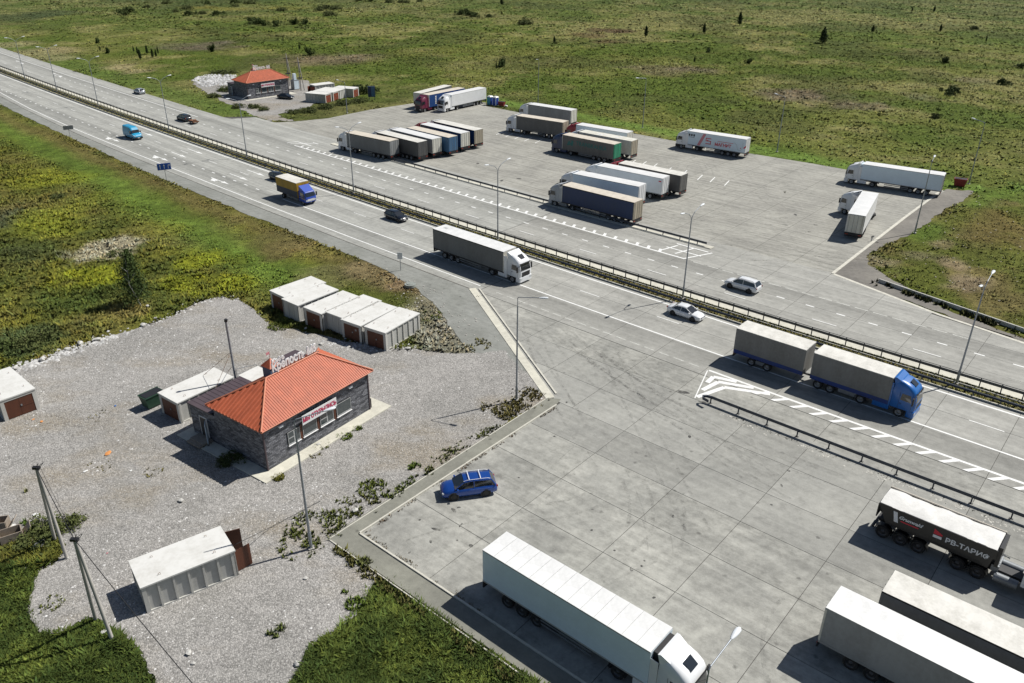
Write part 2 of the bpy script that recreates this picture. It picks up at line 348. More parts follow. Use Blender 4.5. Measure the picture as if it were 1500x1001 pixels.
# ================================================================== GROUND AND PAVING
def pip(x, y, poly):
    ins = np.zeros(x.shape, bool); n = len(poly)
    for i in range(n):
        x0, y0 = poly[i]; x1, y1 = poly[(i+1) % n]
        if y0 == y1: continue
        c = ((y0 > y) != (y1 > y)) & (x < (x1-x0)*(y-y0)/(y1-y0)+x0); ins ^= c
    return ins
def dpoly(x, y, pts, closed=False):
    d = np.full(x.shape, 1e9); n = len(pts)
    for i in range(n if closed else n-1):
        ax, ay = pts[i]; bx, by = pts[(i+1) % n]; vx, vy = bx-ax, by-ay
        t = np.clip(((x-ax)*vx+(y-ay)*vy)/(vx*vx+vy*vy+1e-9), 0, 1)
        d = np.minimum(d, np.hypot(x-ax-t*vx, y-ay-t*vy))
    return d
_tab = rng.random((256, 256))
def vn(x, y):
    xi = np.floor(x).astype(int); yi = np.floor(y).astype(int); fx = x-xi; fy = y-yi
    fx = fx*fx*(3-2*fx); fy = fy*fy*(3-2*fy)
    a = _tab[xi % 256, yi % 256]; b = _tab[(xi+1) % 256, yi % 256]; c = _tab[xi % 256, (yi+1) % 256]; d = _tab[(xi+1) % 256, (yi+1) % 256]
    return a*(1-fx)*(1-fy)+b*fx*(1-fy)+c*(1-fx)*fy+d*fx*fy
def fbm(x, y, sc_, oct=4, seed=0):
    v = 0; a = 1; t = 0
    for k in range(oct):
        v = v + a*vn(x/sc_*2**k+seed*17.3+k*5.1, y/sc_*2**k+seed*9.7+k*3.3); t += a; a *= .55
    return v/t
def sms(a, b, v): t = np.clip((v-a)/(b-a), 0, 1); return t*t*(3-2*t)
SO = lambda L: [hw(s, o) for s, o in L]
def strip_poly(s0, s1, fo0, fo1, ds=5):
    n = max(2, int(abs(s1-s0)/ds)+1); ss = np.linspace(s0, s1, n)
    g = lambda f, s: f(s) if callable(f) else f
    return [hw(s, g(fo0, s)) for s in ss] + [hw(s, g(fo1, s)) for s in ss[::-1]]
def near_out(s): return float(np.interp(s, [-480, -290, -257, -229, -190, 90], [75.0, 74.6, 73.2, 71.8, 70.7, 70.7]))
def near_line(s): return float(np.interp(s, [-480, -290, -257, -229, -200, 90], [76.2, 75.9, 74.5, 72.9, 72.2, 72.2]))
NEAR_ROAD = strip_poly(-480, 90, near_out, 84.7)
FAR_ROAD = strip_poly(-480, -34, 88.9, lambda s: 102.8 if s < -185 else 104.0) + []
GRAVEL = [(-57.09, 72.75), (-52.85, 75.58), (-51.91, 76.96), (-50.48, 77.76), (-49.65, 79.85), (-48.61, 80.36), (-46.94, 82.23), (-45.62, 83.63), (-43.35, 86.19), (-41.13, 88.86), (-39.09, 93.51), (-36.52, 94.62), (-34.66, 94.24), (-31.53, 90.81), (-28.98, 87.58), (-26.49, 85.78), (-22.19, 84.43), (-17.85, 82.27), (-14.54, 80.82), (-11.48, 80.88), (-6.84, 80.31), (-3.79, 80.2), (-0.76, 80.75), (1.84, 75.06), (3.5, 70.62), (-3.05, 62.17), (-8.49, 55.03), (-14.0, 49.16), (-11.65, 46.91), (-9.53, 45.06), (-9.96, 44.3), (-10.27, 43.22), (-10.78, 41.98), (-11.4, 40.24), (-12.56, 39.17), (-13.29, 38.36), (-13.31, 36.92), (-14.23, 34.23), (-21.1, 34.16), (-22.3, 35.61), (-23.8, 37.52), (-25.19, 38.91), (-26.83, 40.07), (-28.86, 40.96), (-30.13, 39.74), (-31.59, 39.72), (-33.79, 42.49), (-34.76, 45.54), (-33.88, 46.78), (-33.74, 47.75), (-34.78, 48.9), (-37.66, 50.06), (-39.38, 48.84), (-42.05, 48.03)]
APRON_OUT = [(-66.9, 70.9), (-42.3, 56.2), (-41.0, 55.4), (-41.0, 30.3), (60, 30.2), (60, 66.0), (60, 71)]
FARPARK = SO([(-179.9, 103.7), (-175, 105.6), (-170.1, 108.1), (-167, 113), (-164.4, 120.2), (-164.7, 133.7), (-162.5, 148.2), (-156, 156), (-149.2, 162.0), (-146, 158.5), (-134.4, 158.6), (-116.5, 160.2), (-98.6, 159.8), (-87.7, 160.2), (-71.1, 161.6), (-58.5, 162.8), (-46, 163), (-32.8, 160.9), (-33.2, 152), (-33.3, 107.9)])
FAR_TAIL = SO([(-33.3, 107.9), (-18.4, 103.6), (-8.6, 101.9), (10, 99.5), (90, 99)])
def lot_far():
    return [(-57.96, 198.48), (-64.05, 203.71), (-69.85, 211.79), (-76.43, 220.45), (-86.7, 234.74), (-94.45, 246.37), (-94.67, 252.19), (-91.8, 260.94), (-85.81, 259.99), (-62.61, 255.0), (-59.77, 246.93), (-51.77, 243.94), (-47.42, 229.43), (-52.76, 219.64), (-52.65, 215.14), (-54.47, 211.58), (-58.22, 207.21), (-57.65, 202.38), (-53.07, 198.67)]
LOT2 = lot_far()
STRIPG = SO([(-42.3, 28.2), (-42.6, 56), (-41, 55.4), (-41, 30.3), (60, 30.3), (60, 28.1)])
DARK_SH = SO([(-480, 70), (-300, 71.0), (-240, 69.3), (-200, 68.4), (-150, 67.6), (-108, 67.5), (-85, 67.6), (-75, 66.6), (-68, 64.5), (-62, 61.0), (-56.5, 58.6), (-49, 56.6), (-43.2, 55.6), (-42.2, 56.4), (-67.0, 70.9), (-190, 70.8), (-229, 71.9), (-257, 73.3), (-290, 74.7), (-480, 75.1)])
TRI = [(44.25, 104.4), (54.67, 118.01), (72.31, 139.73), (79.5, 145.77), (83.54, 144.61), (79.44, 139.54), (73.57, 133.96), (66.21, 125.29), (61.34, 120.33), (55.0, 115.06), (51.22, 111.04), (50.37, 107.82), (51.25, 103.33), (53.09, 96.94), (54.93, 91.57), (59.6, 84.76), (62.07, 80.92), (61.1, 79.3), (58.83, 83.36), (52.74, 92.33)]
MED = strip_poly(-480, 90, 84.65, 87.75)
ALLP = [NEAR_ROAD, strip_poly(-480, -34, 87.7, lambda s: 102.6 if s < -183 else 108.6), GRAVEL, SO(APRON_OUT), FARPARK, FAR_TAIL + SO([(90, 87), (-34, 87)]), LOT2, STRIPG, DARK_SH, TRI, MED]
def paved(x, y):
    m = np.zeros(x.shape, bool)
    for p in ALLP: m |= pip(x, y, p)
    return m
GRASSY = [p for p in (GRAVEL, )]

BLOBS = [(-58.33, 111.18, 5.0, (0.4, 0.36, 0.25), 0.85), (-63.71, 109.4, 2.2, (0.34, 0.3, 0.2), 0.5), (-173.09, 310.38, 14, (0.42, 0.33, 0.2), 0.7), (-190.14, 328.04, 12, (0.4, 0.32, 0.2), 0.6), (-158.46, 295.99, 9, (0.4, 0.32, 0.2), 0.6), (-129.21, 279.27, 7, (0.42, 0.33, 0.2), 0.8), (-120.92, 268.56, 6, (0.42, 0.33, 0.2), 0.7), (-121.68, 328.53, 16, (0.2, 0.13, 0.14), 0.65), (-126.17, 324.38, 14, (0.17, 0.13, 0.1), 0.5), (-64.96, 296.6, 16, (0.18, 0.125, 0.1), 0.6), (-75.08, 299.24, 14, (0.17, 0.12, 0.09), 0.6), (-54.29, 303.76, 12, (0.18, 0.13, 0.12), 0.5), (50.19, 281.89, 14, (0.19, 0.135, 0.11), 0.6), (59.93, 279.58, 9, (0.19, 0.13, 0.12), 0.5), (79.92, 235.22, 12, (0.2, 0.135, 0.12), 0.6), (76.65, 237.12, 10, (0.17, 0.12, 0.1), 0.6), (94.15, 222.36, 9, (0.19, 0.13, 0.12), 0.6), (92.56, 227.9, 8, (0.16, 0.12, 0.08), 0.5), (114.09, 238.84, 8, (0.18, 0.12, 0.12), 0.4), (144.97, 265.43, 9, (0.17, 0.13, 0.12), 0.4), (40.22, 389.5, 12, (0.08, 0.05, 0.03), 0.7), (32.2, 373.79, 10, (0.1, 0.06, 0.035), 0.6), (46.7, 392.61, 8, (0.08, 0.05, 0.03), 0.6), (38.35, 355.69, 9, (0.09, 0.055, 0.03), 0.6), (-185.82, 526.67, 60, (0.05, 0.07, 0.025), 0.6), (-158.91, 480.5, 14, (0.3, 0.25, 0.06), 0.6), (-174.79, 483.1, 12, (0.3, 0.25, 0.06), 0.6), (-126.96, 487.57, 12, (0.3, 0.25, 0.06), 0.5), (-242.34, 446.33, 20, (0.055, 0.075, 0.03), 0.8), (-246.67, 428.75, 20, (0.055, 0.075, 0.03), 0.7), (52.44, 108.66, 3.2, (0.25, 0.2, 0.13), 0.6), (62.28, 108.88, 3, (0.26, 0.2, 0.13), 0.7), (61.5, 101.41, 3, (0.27, 0.21, 0.14), 0.7), (65.37, 116.48, 2.2, (0.25, 0.19, 0.12), 0.6), (59.55, 111.51, 3, (0.22, 0.19, 0.12), 0.5), (-24.88, 101.4, 5, (0.19, 0.17, 0.08), 0.5), (-17.87, 103.74, 5, (0.21, 0.16, 0.09), 0.6), (-13.8, 100.93, 4, (0.26, 0.18, 0.11), 0.7), (-9.85, 97.58, 2.5, (0.25, 0.18, 0.12), 0.7), (-80.52, 124.78, 5, (0.075, 0.085, 0.045), 0.8), (-70.28, 109.79, 6, (0.05, 0.075, 0.025), 0.6), (-54.18, 93.41, 6, (0.05, 0.085, 0.02), 0.5), (-55.46, 82.93, 5, (0.05, 0.075, 0.03), 0.8), (-58.38, 112.87, 4, (0.3, 0.27, 0.18), 0.6), (-72.91, 121.66, 8, (0.22, 0.24, 0.025), 0.7), (-87.78, 148.27, 10, (0.2, 0.22, 0.02), 0.6), (-43.58, 107.74, 5, (0.2, 0.22, 0.015), 0.7), (-53.69, 118.97, 6, (0.19, 0.19, 0.03), 0.5), (-55.49, 100.01, 5, (0.21, 0.23, 0.015), 0.7), (-37.62, 98.11, 4, (0.19, 0.21, 0.015), 0.7), (-43.77, 100.27, 3.5, (0.21, 0.23, 0.015), 0.6), (-72.53, 132.14, 7, (0.19, 0.21, 0.03), 0.5), (-47.77, 90.48, 3, (0.28, 0.23, 0.08), 0.6), (-33.56, 112.06, 4, (0.14, 0.085, 0.05), 0.5), (-32.98, 115.83, 6, (0.15, 0.13, 0.05), 0.6), (-8.47, 91.28, 6, (0.27, 0.25, 0.19), 0.7), (-4.78, 84.77, 6, (0.28, 0.26, 0.21), 0.7), (-1.55, 82.23, 4, (0.3, 0.28, 0.24), 0.7), (77.89, 125.59, 10, (0.13, 0.1, 0.028), 0.5), (69.32, 113.13, 6, (0.12, 0.13, 0.03), 0.5)]
BRIGHT = [(-136.47, 208.96), (-99.74, 171.32), (-76.12, 147.71), (-58.06, 128.88), (-45.2, 115.53), (-36.01, 106.6), (-27.57, 97.2), (-23.16, 93.01)]
BRIGHT2 = [(93.58, 147.06), (83.89, 140.47), (77.88, 134.45), (71.47, 127.11), (63.48, 120.38)]
def gcol(x, y):
    s, o = inv(x, y); A = lambda c: np.array(c)[None, :]
    d = np.hypot(x, y)
    n1 = fbm(x, y, 60, 4, 1)[:, None]; n2 = fbm(x, y, 22, 4, 2)[:, None]; n3 = fbm(x, y, 7, 4, 3)[:, None]; n4 = fbm(x, y, 2.2, 3, 4)[:, None]
    # open steppe beyond the highway
    far = A((.086, .118, .020))*(1-sms(.38, .62, n2)) + A((.134, .148, .034))*sms(.38, .62, n2)
    straw = sms(.47, .62, .35*n3+.3*n2+.35*n1); far = far*(1-.7*straw)+A((.235, .215, .085))*.7*straw
    dk = sms(.52, .68, fbm(x, y, 30, 4, 6)[:, None]); far = far*(1-.6*dk)+A((.075, .085, .025))*.6*dk
    haze = sms(330, 620, d)[:, None]; far = far*(1-.35*haze)+A((.112, .138, .062))*.35*haze  # distance haze mixed into the ground colour
    # weedy field on the near side
    nf = A((.100, .108, .022))*(1-sms(.36, .62, n3))+A((.142, .132, .034))*sms(.36, .62, n3)
    yl = sms(.52, .68, .5*n2+.5*n4); nf = nf*(1-.55*yl)+A((.18, .175, .025))*.55*yl
    dk2 = sms(.54, .68, fbm(x, y, 9, 4, 8)[:, None]); nf = nf*(1-.5*dk2)+A((.058, .080, .02))*.5*dk2
    br = sms(.55, .7, fbm(x, y, 12, 3, 9)[:, None]); nf = nf*(1-.5*br)+A((.155, .12, .05))*.5*br
    near = (o < 80)[:, None]; c = np.where(near, nf, far)
    # verges
    wob = (fbm(x, y, 6, 3, 5)-.5)*3
    db = dpoly(x, y, BRIGHT); k = (np.exp(-(db/4.2)**2)*.95)[:, None]; c = c*(1-k)+A((.112, .168, .028))*k*(.8+.4*n4)
    k = ((o < 70) & (o > 55) & (s < -55))*np.clip(1-np.abs(o-65.2+wob)/3.2, 0, 1); k = k[:, None]; c = c*(1-.8*k)+A((.155, .125, .045))*.8*k
    kb = ((s < -175) & (o > 100) & (o < 125))*np.clip(1.3-np.abs(o-108+wob*.5)/6.5, 0, 1); kb = np.clip(kb, 0, 1)[:, None]; c = c*(1-.9*kb)+A((.105, .15, .032))*.9*kb
    kb = ((s > -165) & (s < -28) & (o > 155))*np.clip(1.4-np.abs(o-(165.8+.4*wob))/3.6, 0, 1); kb = np.clip(kb, 0, 1)[:, None]; c = c*(1-.85*kb)+A((.13, .20, .038))*.95*kb
    tri = pip(x, y, TRIFIELD)[:, None]
    tf = A((.10, .115, .022))*(1-sms(.4, .6, n3))+A((.16, .135, .05))*sms(.4, .6, n3); c = np.where(tri, tf, c)
    db = dpoly(x, y, BRIGHT2); k = (np.exp(-(db/2.6)**2)*.9)[:, None]; c = c*(1-k)+A((.11, .165, .028))*k
    kb = (np.exp(-(dpoly(x, y, FAR_TAIL)-3.4)**2/2.0)*.7*(s > -33))[:, None]; c = c*(1-kb)+A((.12, .16, .02))*kb
    # lush patches round the gravel lot
    lot = ((x > -45) & (x < 12) & (y < 46))[:, None]; lg = A((.055, .080, .018))*(1-sms(.4, .62, n4))+A((.090, .118, .024))*sms(.4, .62, n4); c = np.where(lot, lg, c)
    for bx, by, br_, bc, bs in BLOBS:
        q = np.hypot(x-bx, y-by)/br_ + (fbm(x+3, y, br_*.8, 3, 12)-.5)*1.6
        k = ((1-sms(.45, 1.1, q))*bs*(.62 if (bc[0] > bc[1] and by > 140 and bc[2] > .05) else 1))[:, None]; c = c*(1-k)+A(bc)*k*(.75+.5*n4)
    return np.clip(c*(.76+.48*n4), .004, .8)
TRIFIELD = [(44.35, 104.4), (72.31, 139.73), (80.6, 146.24), (88.43, 136.65), (98.0, 116.69), (64.68, 69.4), (59.02, 83.71), (52.83, 92.53)]

def build_ground():
    g1 = lambda a, b, st: list(np.arange(a, b, st))
    xs = np.array(list(-430-np.cumsum(8*1.4**np.arange(20)))[::-1]+g1(-430, -130, 4)+g1(-130, 150, 1.25)+g1(150, 450, 4)+list(450+np.cumsum(8*1.4**np.arange(20))))
    ys = np.array(list(14-np.cumsum(8*1.4**np.arange(20)))[::-1]+g1(14, 230, 1.25)+g1(230, 700, 2.5)+list(700+np.cumsum(8*1.4**np.arange(20))))
    X, Y = np.meshgrid(xs, ys); x = X.ravel(); y = Y.ravel()
    pv = paved(x, y)
    dz = np.zeros(x.shape)
    P = pv.reshape(X.shape); Q = P.copy()
    for k in (1, 2):
        Q[k:, :] |= P[:-k, :]; Q[:-k, :] |= P[k:, :]; Q[:, k:] |= P[:, :-k]; Q[:, :-k] |= P[:, k:]
    Q = Q.ravel()
    bumpz = (fbm(x, y, 9, 4, 20)-.5)*.7 + (fbm(x, y, 3, 2, 21)-.5)*.25
    z = np.where(Q, -.05, np.maximum(bumpz, -.3)-.02)
    me = bpy.data.meshes.new('ground'); nx, ny = len(xs), len(ys)
    me.vertices.add(nx*ny); me.vertices.foreach_set('co', np.stack([x, y, z], 1).ravel())
    i = np.arange((ny-1)*(nx-1)); r, cc = i//(nx-1), i % (nx-1); a = r*nx+cc
    q = np.stack([a, a+1, a+nx+1, a+nx], 1).ravel()
    me.loops.add(len(q)); me.loops.foreach_set('vertex_index', q)
    me.polygons.add(len(i)); me.polygons.foreach_set('loop_start', np.arange(len(i))*4); me.polygons.foreach_set('loop_total', np.full(len(i), 4))
    me.polygons.foreach_set('use_smooth', np.ones(len(i), bool))
    ca = me.color_attributes.new('col', 'FLOAT_COLOR', 'POINT'); c = gcol(x, y)
    ca.data.foreach_set('color', np.concatenate([c, np.ones((len(c), 1))], 1).ravel())
    me.update(); me.validate(); me.materials.append(M['terrain'])
    o = bpy.data.objects.new('ground', me); link(o); tag(o, kind='structure')
build_ground()

def rough(poly, step=0.5, amp=0.35, seed=3):
    out = []
    for i in range(len(poly)):
        a = Vector(poly[i]); b = Vector(poly[(i+1) % len(poly)]); L = (b-a).length; n = max(1, int(L/step)); nrm = Vector((-(b-a).y, (b-a).x))/(L+1e-9)
        for k in range(n):
            p = a+(b-a)*k/n; d = float(fbm(np.array([p.x]), np.array([p.y]), 2.2, 4, seed)[0]-.5)*2*amp*2.2
            if k == 0: d *= .4
            out.append((p.x+nrm.x*d, p.y+nrm.y*d))
    return out
def sheet(name, poly, z, mat, parent=None, kind='structure', thick=0):
    me = bpy.data.meshes.new(name); bm = bmesh.new()
    vs = [bm.verts.new((x, y, z)) for x, y in poly]; f = bm.faces.new(vs); f.normal_update()
    if f.normal.z < 0: f.normal_flip()
    bmesh.ops.triangulate(bm, faces=[f], ngon_method='EAR_CLIP')
    if thick:
        ex = bmesh.ops.extrude_face_region(bm, geom=list(bm.faces)); bmesh.ops.translate(bm, verts=[v for v in ex['geom'] if isinstance(v, bmesh.types.BMVert)], vec=(0, 0, thick))
    bmesh.ops.recalc_face_normals(bm, faces=bm.faces)
    if not thick:
        for f in bm.faces:
            if f.normal.z < 0: f.normal_flip()
    bm.to_mesh(me); bm.free(); hwuv(me)
    o = put(me, name, mat, parent)
    if kind and parent is None: tag(o, kind=kind)
    return o
def hwuv(me):
    n = len(me.vertices); co = np.empty(n*3); me.vertices.foreach_get('co', co); co = co.reshape(-1, 3)
    s, oo = inv(co[:, 0], co[:, 1]); li = np.empty(len(me.loops), int); me.loops.foreach_get('vertex_index', li)
    uv = me.uv_layers.new(name='hw'); uv.data.foreach_set('uv', np.stack([s[li], oo[li]], 1).ravel())

ZP = 0.03
sheet('gravel_lot', rough(GRAVEL, .45, .38), 0.0, M['gravel'])
sheet('cafe_forecourt', rough(LOT2, 1.0, .7, 5), 0.0, M['gravel'])
sheet('road_shoulder', rough(DARK_SH, .7, .22, 6), -0.008, M['shoulder'])
sheet('gravel_verge', rough(TRI, .6, .35, 7), -0.004, M['darkshoulder'])
mudpatch = sheet('dirt_patch', rough([(44.8, 104.9), (51.63, 111.6), (50.37, 107.82), (51.25, 103.33), (53.09, 96.94), (54.93, 91.57), (57.39, 88.15), (59.15, 84.23), (56.27, 87.57), (52.74, 92.33)], .6, .2, 8), 0.002, M['darkshoulder'])

# --- near carriageway: joint bed, then separate slabs, then plain concrete further out
road = sheet('near_carriageway', strip_poly(-480, 90, near_out, 84.7), 0.004, M['joint'])
farroad = sheet('far_carriageway', strip_poly(-480, -34, 88.95, lambda s: 102.8 if s < -181 else 108.5) , 0.004, M['joint'])
apron = sheet('parking_apron', SO([(-66.9, 70.7), (-42.0, 56.0), (-41.0, 55.4), (-41.0, 30.3), (60, 30.2), (60, 70.7)]), 0.0035, M['joint'])
TJ = [-78.6, -72.2, -66.0, -59.4, -52.6, -46.0, -39.6, -33.4, -25.4, -19.1, -12.1, -5.5, 1.1, 7.7, 14.3, 20.9, 27.5]
def clip(poly, a, b, c):          # keep a*s+b*o <= c
    out = []
    for i in range(len(poly)):
        p, q = poly[i], poly[(i+1) % len(poly)]; fp = a*p[0]+b*p[1]-c; fq = a*q[0]+b*q[1]-c
        if fp <= 0: out.append(p)
        if fp*fq < 0: t = fp/(fp-fq); out.append((p[0]+(q[0]-p[0])*t, p[1]+(q[1]-p[1])*t))
    return out
def area(p): return abs(sum(p[i][0]*p[(i+1) % len(p)][1]-p[(i+1) % len(p)][0]*p[i][1] for i in range(len(p))))/2
def slabs(parent, OJ, SJ, mat, clips=(), g=.022, name='concrete_slab', jit=0.0):
    for j in range(len(OJ)-1):
        off = jit*((j*7) % 3-1)
        for i in range(len(SJ)-1):
            p = [(SJ[i]+off+g, OJ[j]+g), (SJ[i+1]+off-g, OJ[j]+g), (SJ[i+1]+off-g, OJ[j+1]-g), (SJ[i]+off+g, OJ[j+1]-g)]
            for a, b, c in clips:
                p = clip(p, a, b, c)
                if len(p) < 3: break
            if len(p) < 3 or area(p) < .3: continue
            z1 = ZP+rng.uniform(-.004, .003)
            mb = MB(); mb.prism([hw(s, o) for s, o in p], .006, z1); me = mb.mesh(name); hwuv(me); put(me, name, mat, parent)
# V-shaped kerb line from (-66.9,70.9) to (-42.1,56.4)
kx = (56.4-70.9)/(-42.1+66.9)
VC = (kx, -1, kx*-66.9-70.9)      # o >= line
AC = (-1, 0, 41.0)
slabs(apron, [30.3, 36.1, 41.1, 46.3, 51.35], [-46]+TJ[7:], M['slab_worn'], clips=[AC])
slabs(apron, [51.35, 56.15], [-46]+TJ[7:], M['slab'], clips=[AC])
slabs(apron, [56.15, 61.05, 65.75], TJ[2:], M['slab'], clips=[VC])
slabs(apron, [65.75, 70.65], TJ[1:], M['slab_worn'], clips=[VC])
slabs(road, [70.7, 75.9, 79.92, 84.68], TJ[2:], M['road_slab'])
far_pave = sheet('far_road_surface', strip_poly(-480, -78.65, 88.97, lambda s: 102.8 if s < -181 else 108.4, 3), ZP, M['road_far'])
sheet('entrance_surface', SO([(-190, 101.5), (-181, 103.4), (-176, 105.5), (-171, 107.6), (-168, 111), (-165, 118), (-160, 118), (-160, 101)]), ZP-.012, M['park_far'])
near_pave = sheet('near_road_surface', strip_poly(-480, -66.05, near_out, 84.68), ZP, M['road_far'])
slabs(farroad, [88.97, 91.75, 95.6, 99.0, 103.4, 108.2], TJ[:8], M['road_slab'])
# right part: outer edge tapers back to the carriageway
fr = sheet('far_carriageway_end', [hw(-34, 88.96), hw(90, 88.96)] + FAR_TAIL[::-1] + [hw(-34, 107.9)], 0.0035, M['joint'])
slabs(fr, [88.97, 91.75, 95.6, 99.0, 103.4, 108.2], TJ[7:10], M['road_slab'], clips=[((107.9-103.6)/14.9, 1, 107.9+(107.9-103.6)/14.9*-33.3)])
slabs(fr, [88.97, 91.75, 95.6, 99.0, 103.8], TJ[9:], M['road_slab'], clips=[(.1735, 1, 101.9+.1735*-8.6-.05), (.13, 1, 101.9+.13*-8.6)])
FP2 = [p for p in FARPARK[:-1]] + [hw(-33.35, 107.9)] + [hw(s, 107.6) for s in np.linspace(-34, -176, 60)]
sheet('far_parking', FP2, ZP-.006, M['park_far'])

# kerbs and the concrete strips
def ribbon(name, pts, w0, w1, z0, z1, mat, parent=None, uv=True, kind=None):
    """box section following a polyline of world points; w0..w1 are offsets to the left"""
    P_ = [Vector(p) for p in pts]; rings = []
    for i, p in enumerate(P_):
        d = (P_[min(i+1, len(P_)-1)]-P_[max(i-1, 0)]).normalized(); n = Vector((-d.y, d.x))
        a, b = p+n*w0, p+n*w1; rings.append([(a.x, a.y, z0), (b.x, b.y, z0), (b.x, b.y, z1), (a.x, a.y, z1)])
    me = MB().loft(rings, smooth=False).mesh(name)
    if uv: hwuv(me)
    o = put(me, name, mat, parent)
    if kind: tag(o, kind=kind)
    return o
def hline(s0, s1, o, ds=4):
    n = max(2, int(abs(s1-s0)/ds)+1); return [hw(s, o(s) if callable(o) else o) for s in np.linspace(s0, s1, n)]
ribbon('kerb_strip', SO([(-66.9, 71.3), (-42.1, 56.6)]), -.95, -.02, 0, ZP+.012, M['cream_conc'], kind='structure')
ribbon('kerb', SO([(-66.3, 71.25), (-42.4, 57.1)]), -.02, .16, 0, ZP+.10, M['kerb'], kind='structure')
# kerb stones along the apron edge, each stone its own piece
def stones(parent_name, pts, w, h, L, mat, z0=0.0):
    root = thing(parent_name, None, None); tag(root, kind='structure')
    for a, b in zip(pts[:-1], pts[1:]):
        a, b = Vector(a), Vector(b); d = b-a; n = max(1, int(round(d.length/L))); ang = math.atan2(d.y, d.x)
        def mk(l=d.length/n-.012, w=w, h=h): return MB().box((0, 0, h/2), (l, w, h))
        for k in range(n):
            c = a+d*(k+.5)/n
            cached(('ks', round(d.length/n, 3), w, h), mk, 'kerb_stone', mat, root, (c.x, c.y, z0+rng.uniform(-.006, .006)), (0, 0, ang+rng.uniform(-.006, .006)))
    return root
stones('kerb_line', SO([(-41.05, 55.5), (-41.05, 30.25)]), .15, .15, 1.0, M['kerb'])
stones('kerb_line', SO([(-41.0, 30.2), (26, 30.2)]), .15, .15, 1.0, M['kerb'])
stones('path_edging', SO([(-42.6, 56), (-42.35, 28.3)]), .09, .07, 1.0, M['kerb'])
stones('path_edging', SO([(-42.3, 28.2), (16, 28.1)]), .09, .07, 1.0, M['kerb'])
sheet('footpath', SO([(-42.55, 28.25), (-42.62, 56.0), (-41.4, 56.7), (-41.13, 55.6), (-41.13, 30.12), (60, 30.12), (60, 28.15)]), .05, M['asphalt'])
ribbon('far_kerb_strip', SO([(-33.4, 160.8), (-33.5, 140), (-33.4, 124), (-33.3, 108)]), -.22, .22, 0, ZP+.05, M['kerb'], kind='structure')
ribbon('far_edge_strip', FAR_TAIL, -.1, .38, 0, ZP+.006, M['kerb'], kind='structure')
# median
sheet('median_bed', strip_poly(-480, 90, 84.68, 87.72), -.01, M['terrain_flat'] if 'terrain_flat' in M else M['darkshoulder'])
ribbon('median_kerb', hline(-480, 90, 84.86), -.10, .10, 0, .13, M['kerb'], kind='structure')
ribbon('median_kerb', hline(-480, 90, 86.95), -.07, .07, 0, .16, M['kerb'], kind='structure')
ribbon('median_gutter', hline(-480, 90, 88.3), -.62, .66, 0, ZP+.004, M['cream_conc'], kind='structure')
sheet('joint_strip', strip_poly(-480, -66, lambda s: near_out(s)-.10, lambda s: near_out(s)+.0), .02, M['darkshoulder'])
# concrete bed under the two lay-by fences
ribbon('separator_bed', hline(-143, -50.5, 105.6), -.55, .55, 0, ZP+.10, M['cream_conc'], kind='structure')
ribbon('separator_bed', hline(-29.8, 70, 65.9), -.32, .32, 0, ZP+.05, M['slab'], kind='structure')

# ------------------------------------------------------------------ painted markings
ZM = ZP+.008
marks = thing('road_markings', None, None); tag(marks, kind='structure')
MK = [0]
def mark(poly_so, mat='white_paint', name='painted_line'):
    MK[0] += 1; ZM = ZP+.0085+.0004*(MK[0] % 5)
    me = bpy.data.meshes.new(name); bm = bmesh.new(); f = bm.faces.new([bm.verts.new((*hw(s, o), ZM)) for s, o in poly_so]); f.normal_update()
    if f.normal.z < 0: f.normal_flip()
    bm.to_mesh(me); bm.free(); me.materials.append(M[mat]); o = bpy.data.objects.new(name, me); link(o, marks); return o
def longline(s0, s1, o, w, mat='white_paint', ds=3):
    f = o if callable(o) else (lambda s: o)
    n = max(2, int(abs(s1-s0)/ds)+1); ss = np.linspace(s0, s1, n); mb = MB(); vs = []
    for s in ss: vs += [(*hw(s, f(s)-w/2), ZM), (*hw(s, f(s)+w/2), ZM)]
    mb.add(vs, [(2*i, 2*i+2, 2*i+3, 2*i+1) for i in range(n-1)]); mb.build('edge_line', M[mat], marks)
def dashes(s0, s1, per, ln, o, w, mat='white_paint', name='dash'):
    s = s0
    while s < s1: mark([(s, o-w/2), (s+ln, o-w/2), (s+ln, o+w/2), (s, o+w/2)], mat, name); s += per
longline(-480, 90, 83.9, .26); longline(-118, 90, 76.0, .23); longline(-480, -66.9, near_line, .20)
dashes(-261.8, -124, 3.86, 1.05, 76.15, .24)
dashes(-9.1-11.75*34, 40, 11.75, 3.1, 79.92, .13)
longline(-33, 60, 72.05, .30); dashes(-64, -34, 1.9, 1.3, 72.05, .16, 'worn_paint')
s = -26.45
while s < 40:
    mark([(s, 71.91), (s+.52, 71.91), (s+.52-1.0, 70.75), (s-1.0, 70.75)], name='hatch_bar'); s += 2.0
# chevrons at the start of the divider
def bar(a, b, w_): dx, dy = b[0]-a[0], b[1]-a[1]; L = math.hypot(dx, dy); nx_, ny_ = -dy/L*w_/2, dx/L*w_/2; mark([(a[0]-nx_, a[1]-ny_), (b[0]-nx_, b[1]-ny_), (b[0]+nx_, b[1]+ny_), (a[0]+nx_, a[1]+ny_)], name='chevron')
for p0, p1, p2 in ([(-31.87, 69.57), (-31.97, 71.11), (-29.61, 71.76)], [(-31.5, 67.86), (-31.07, 70.46), (-27.69, 71.77)], [(-31.25, 66.27), (-30.05, 69.87), (-25.87, 71.73)]): bar(p0, p1, .52); bar(p1, p2, .52)
bar((-33.1, 71.9), (-31.3, 65.9), .12)
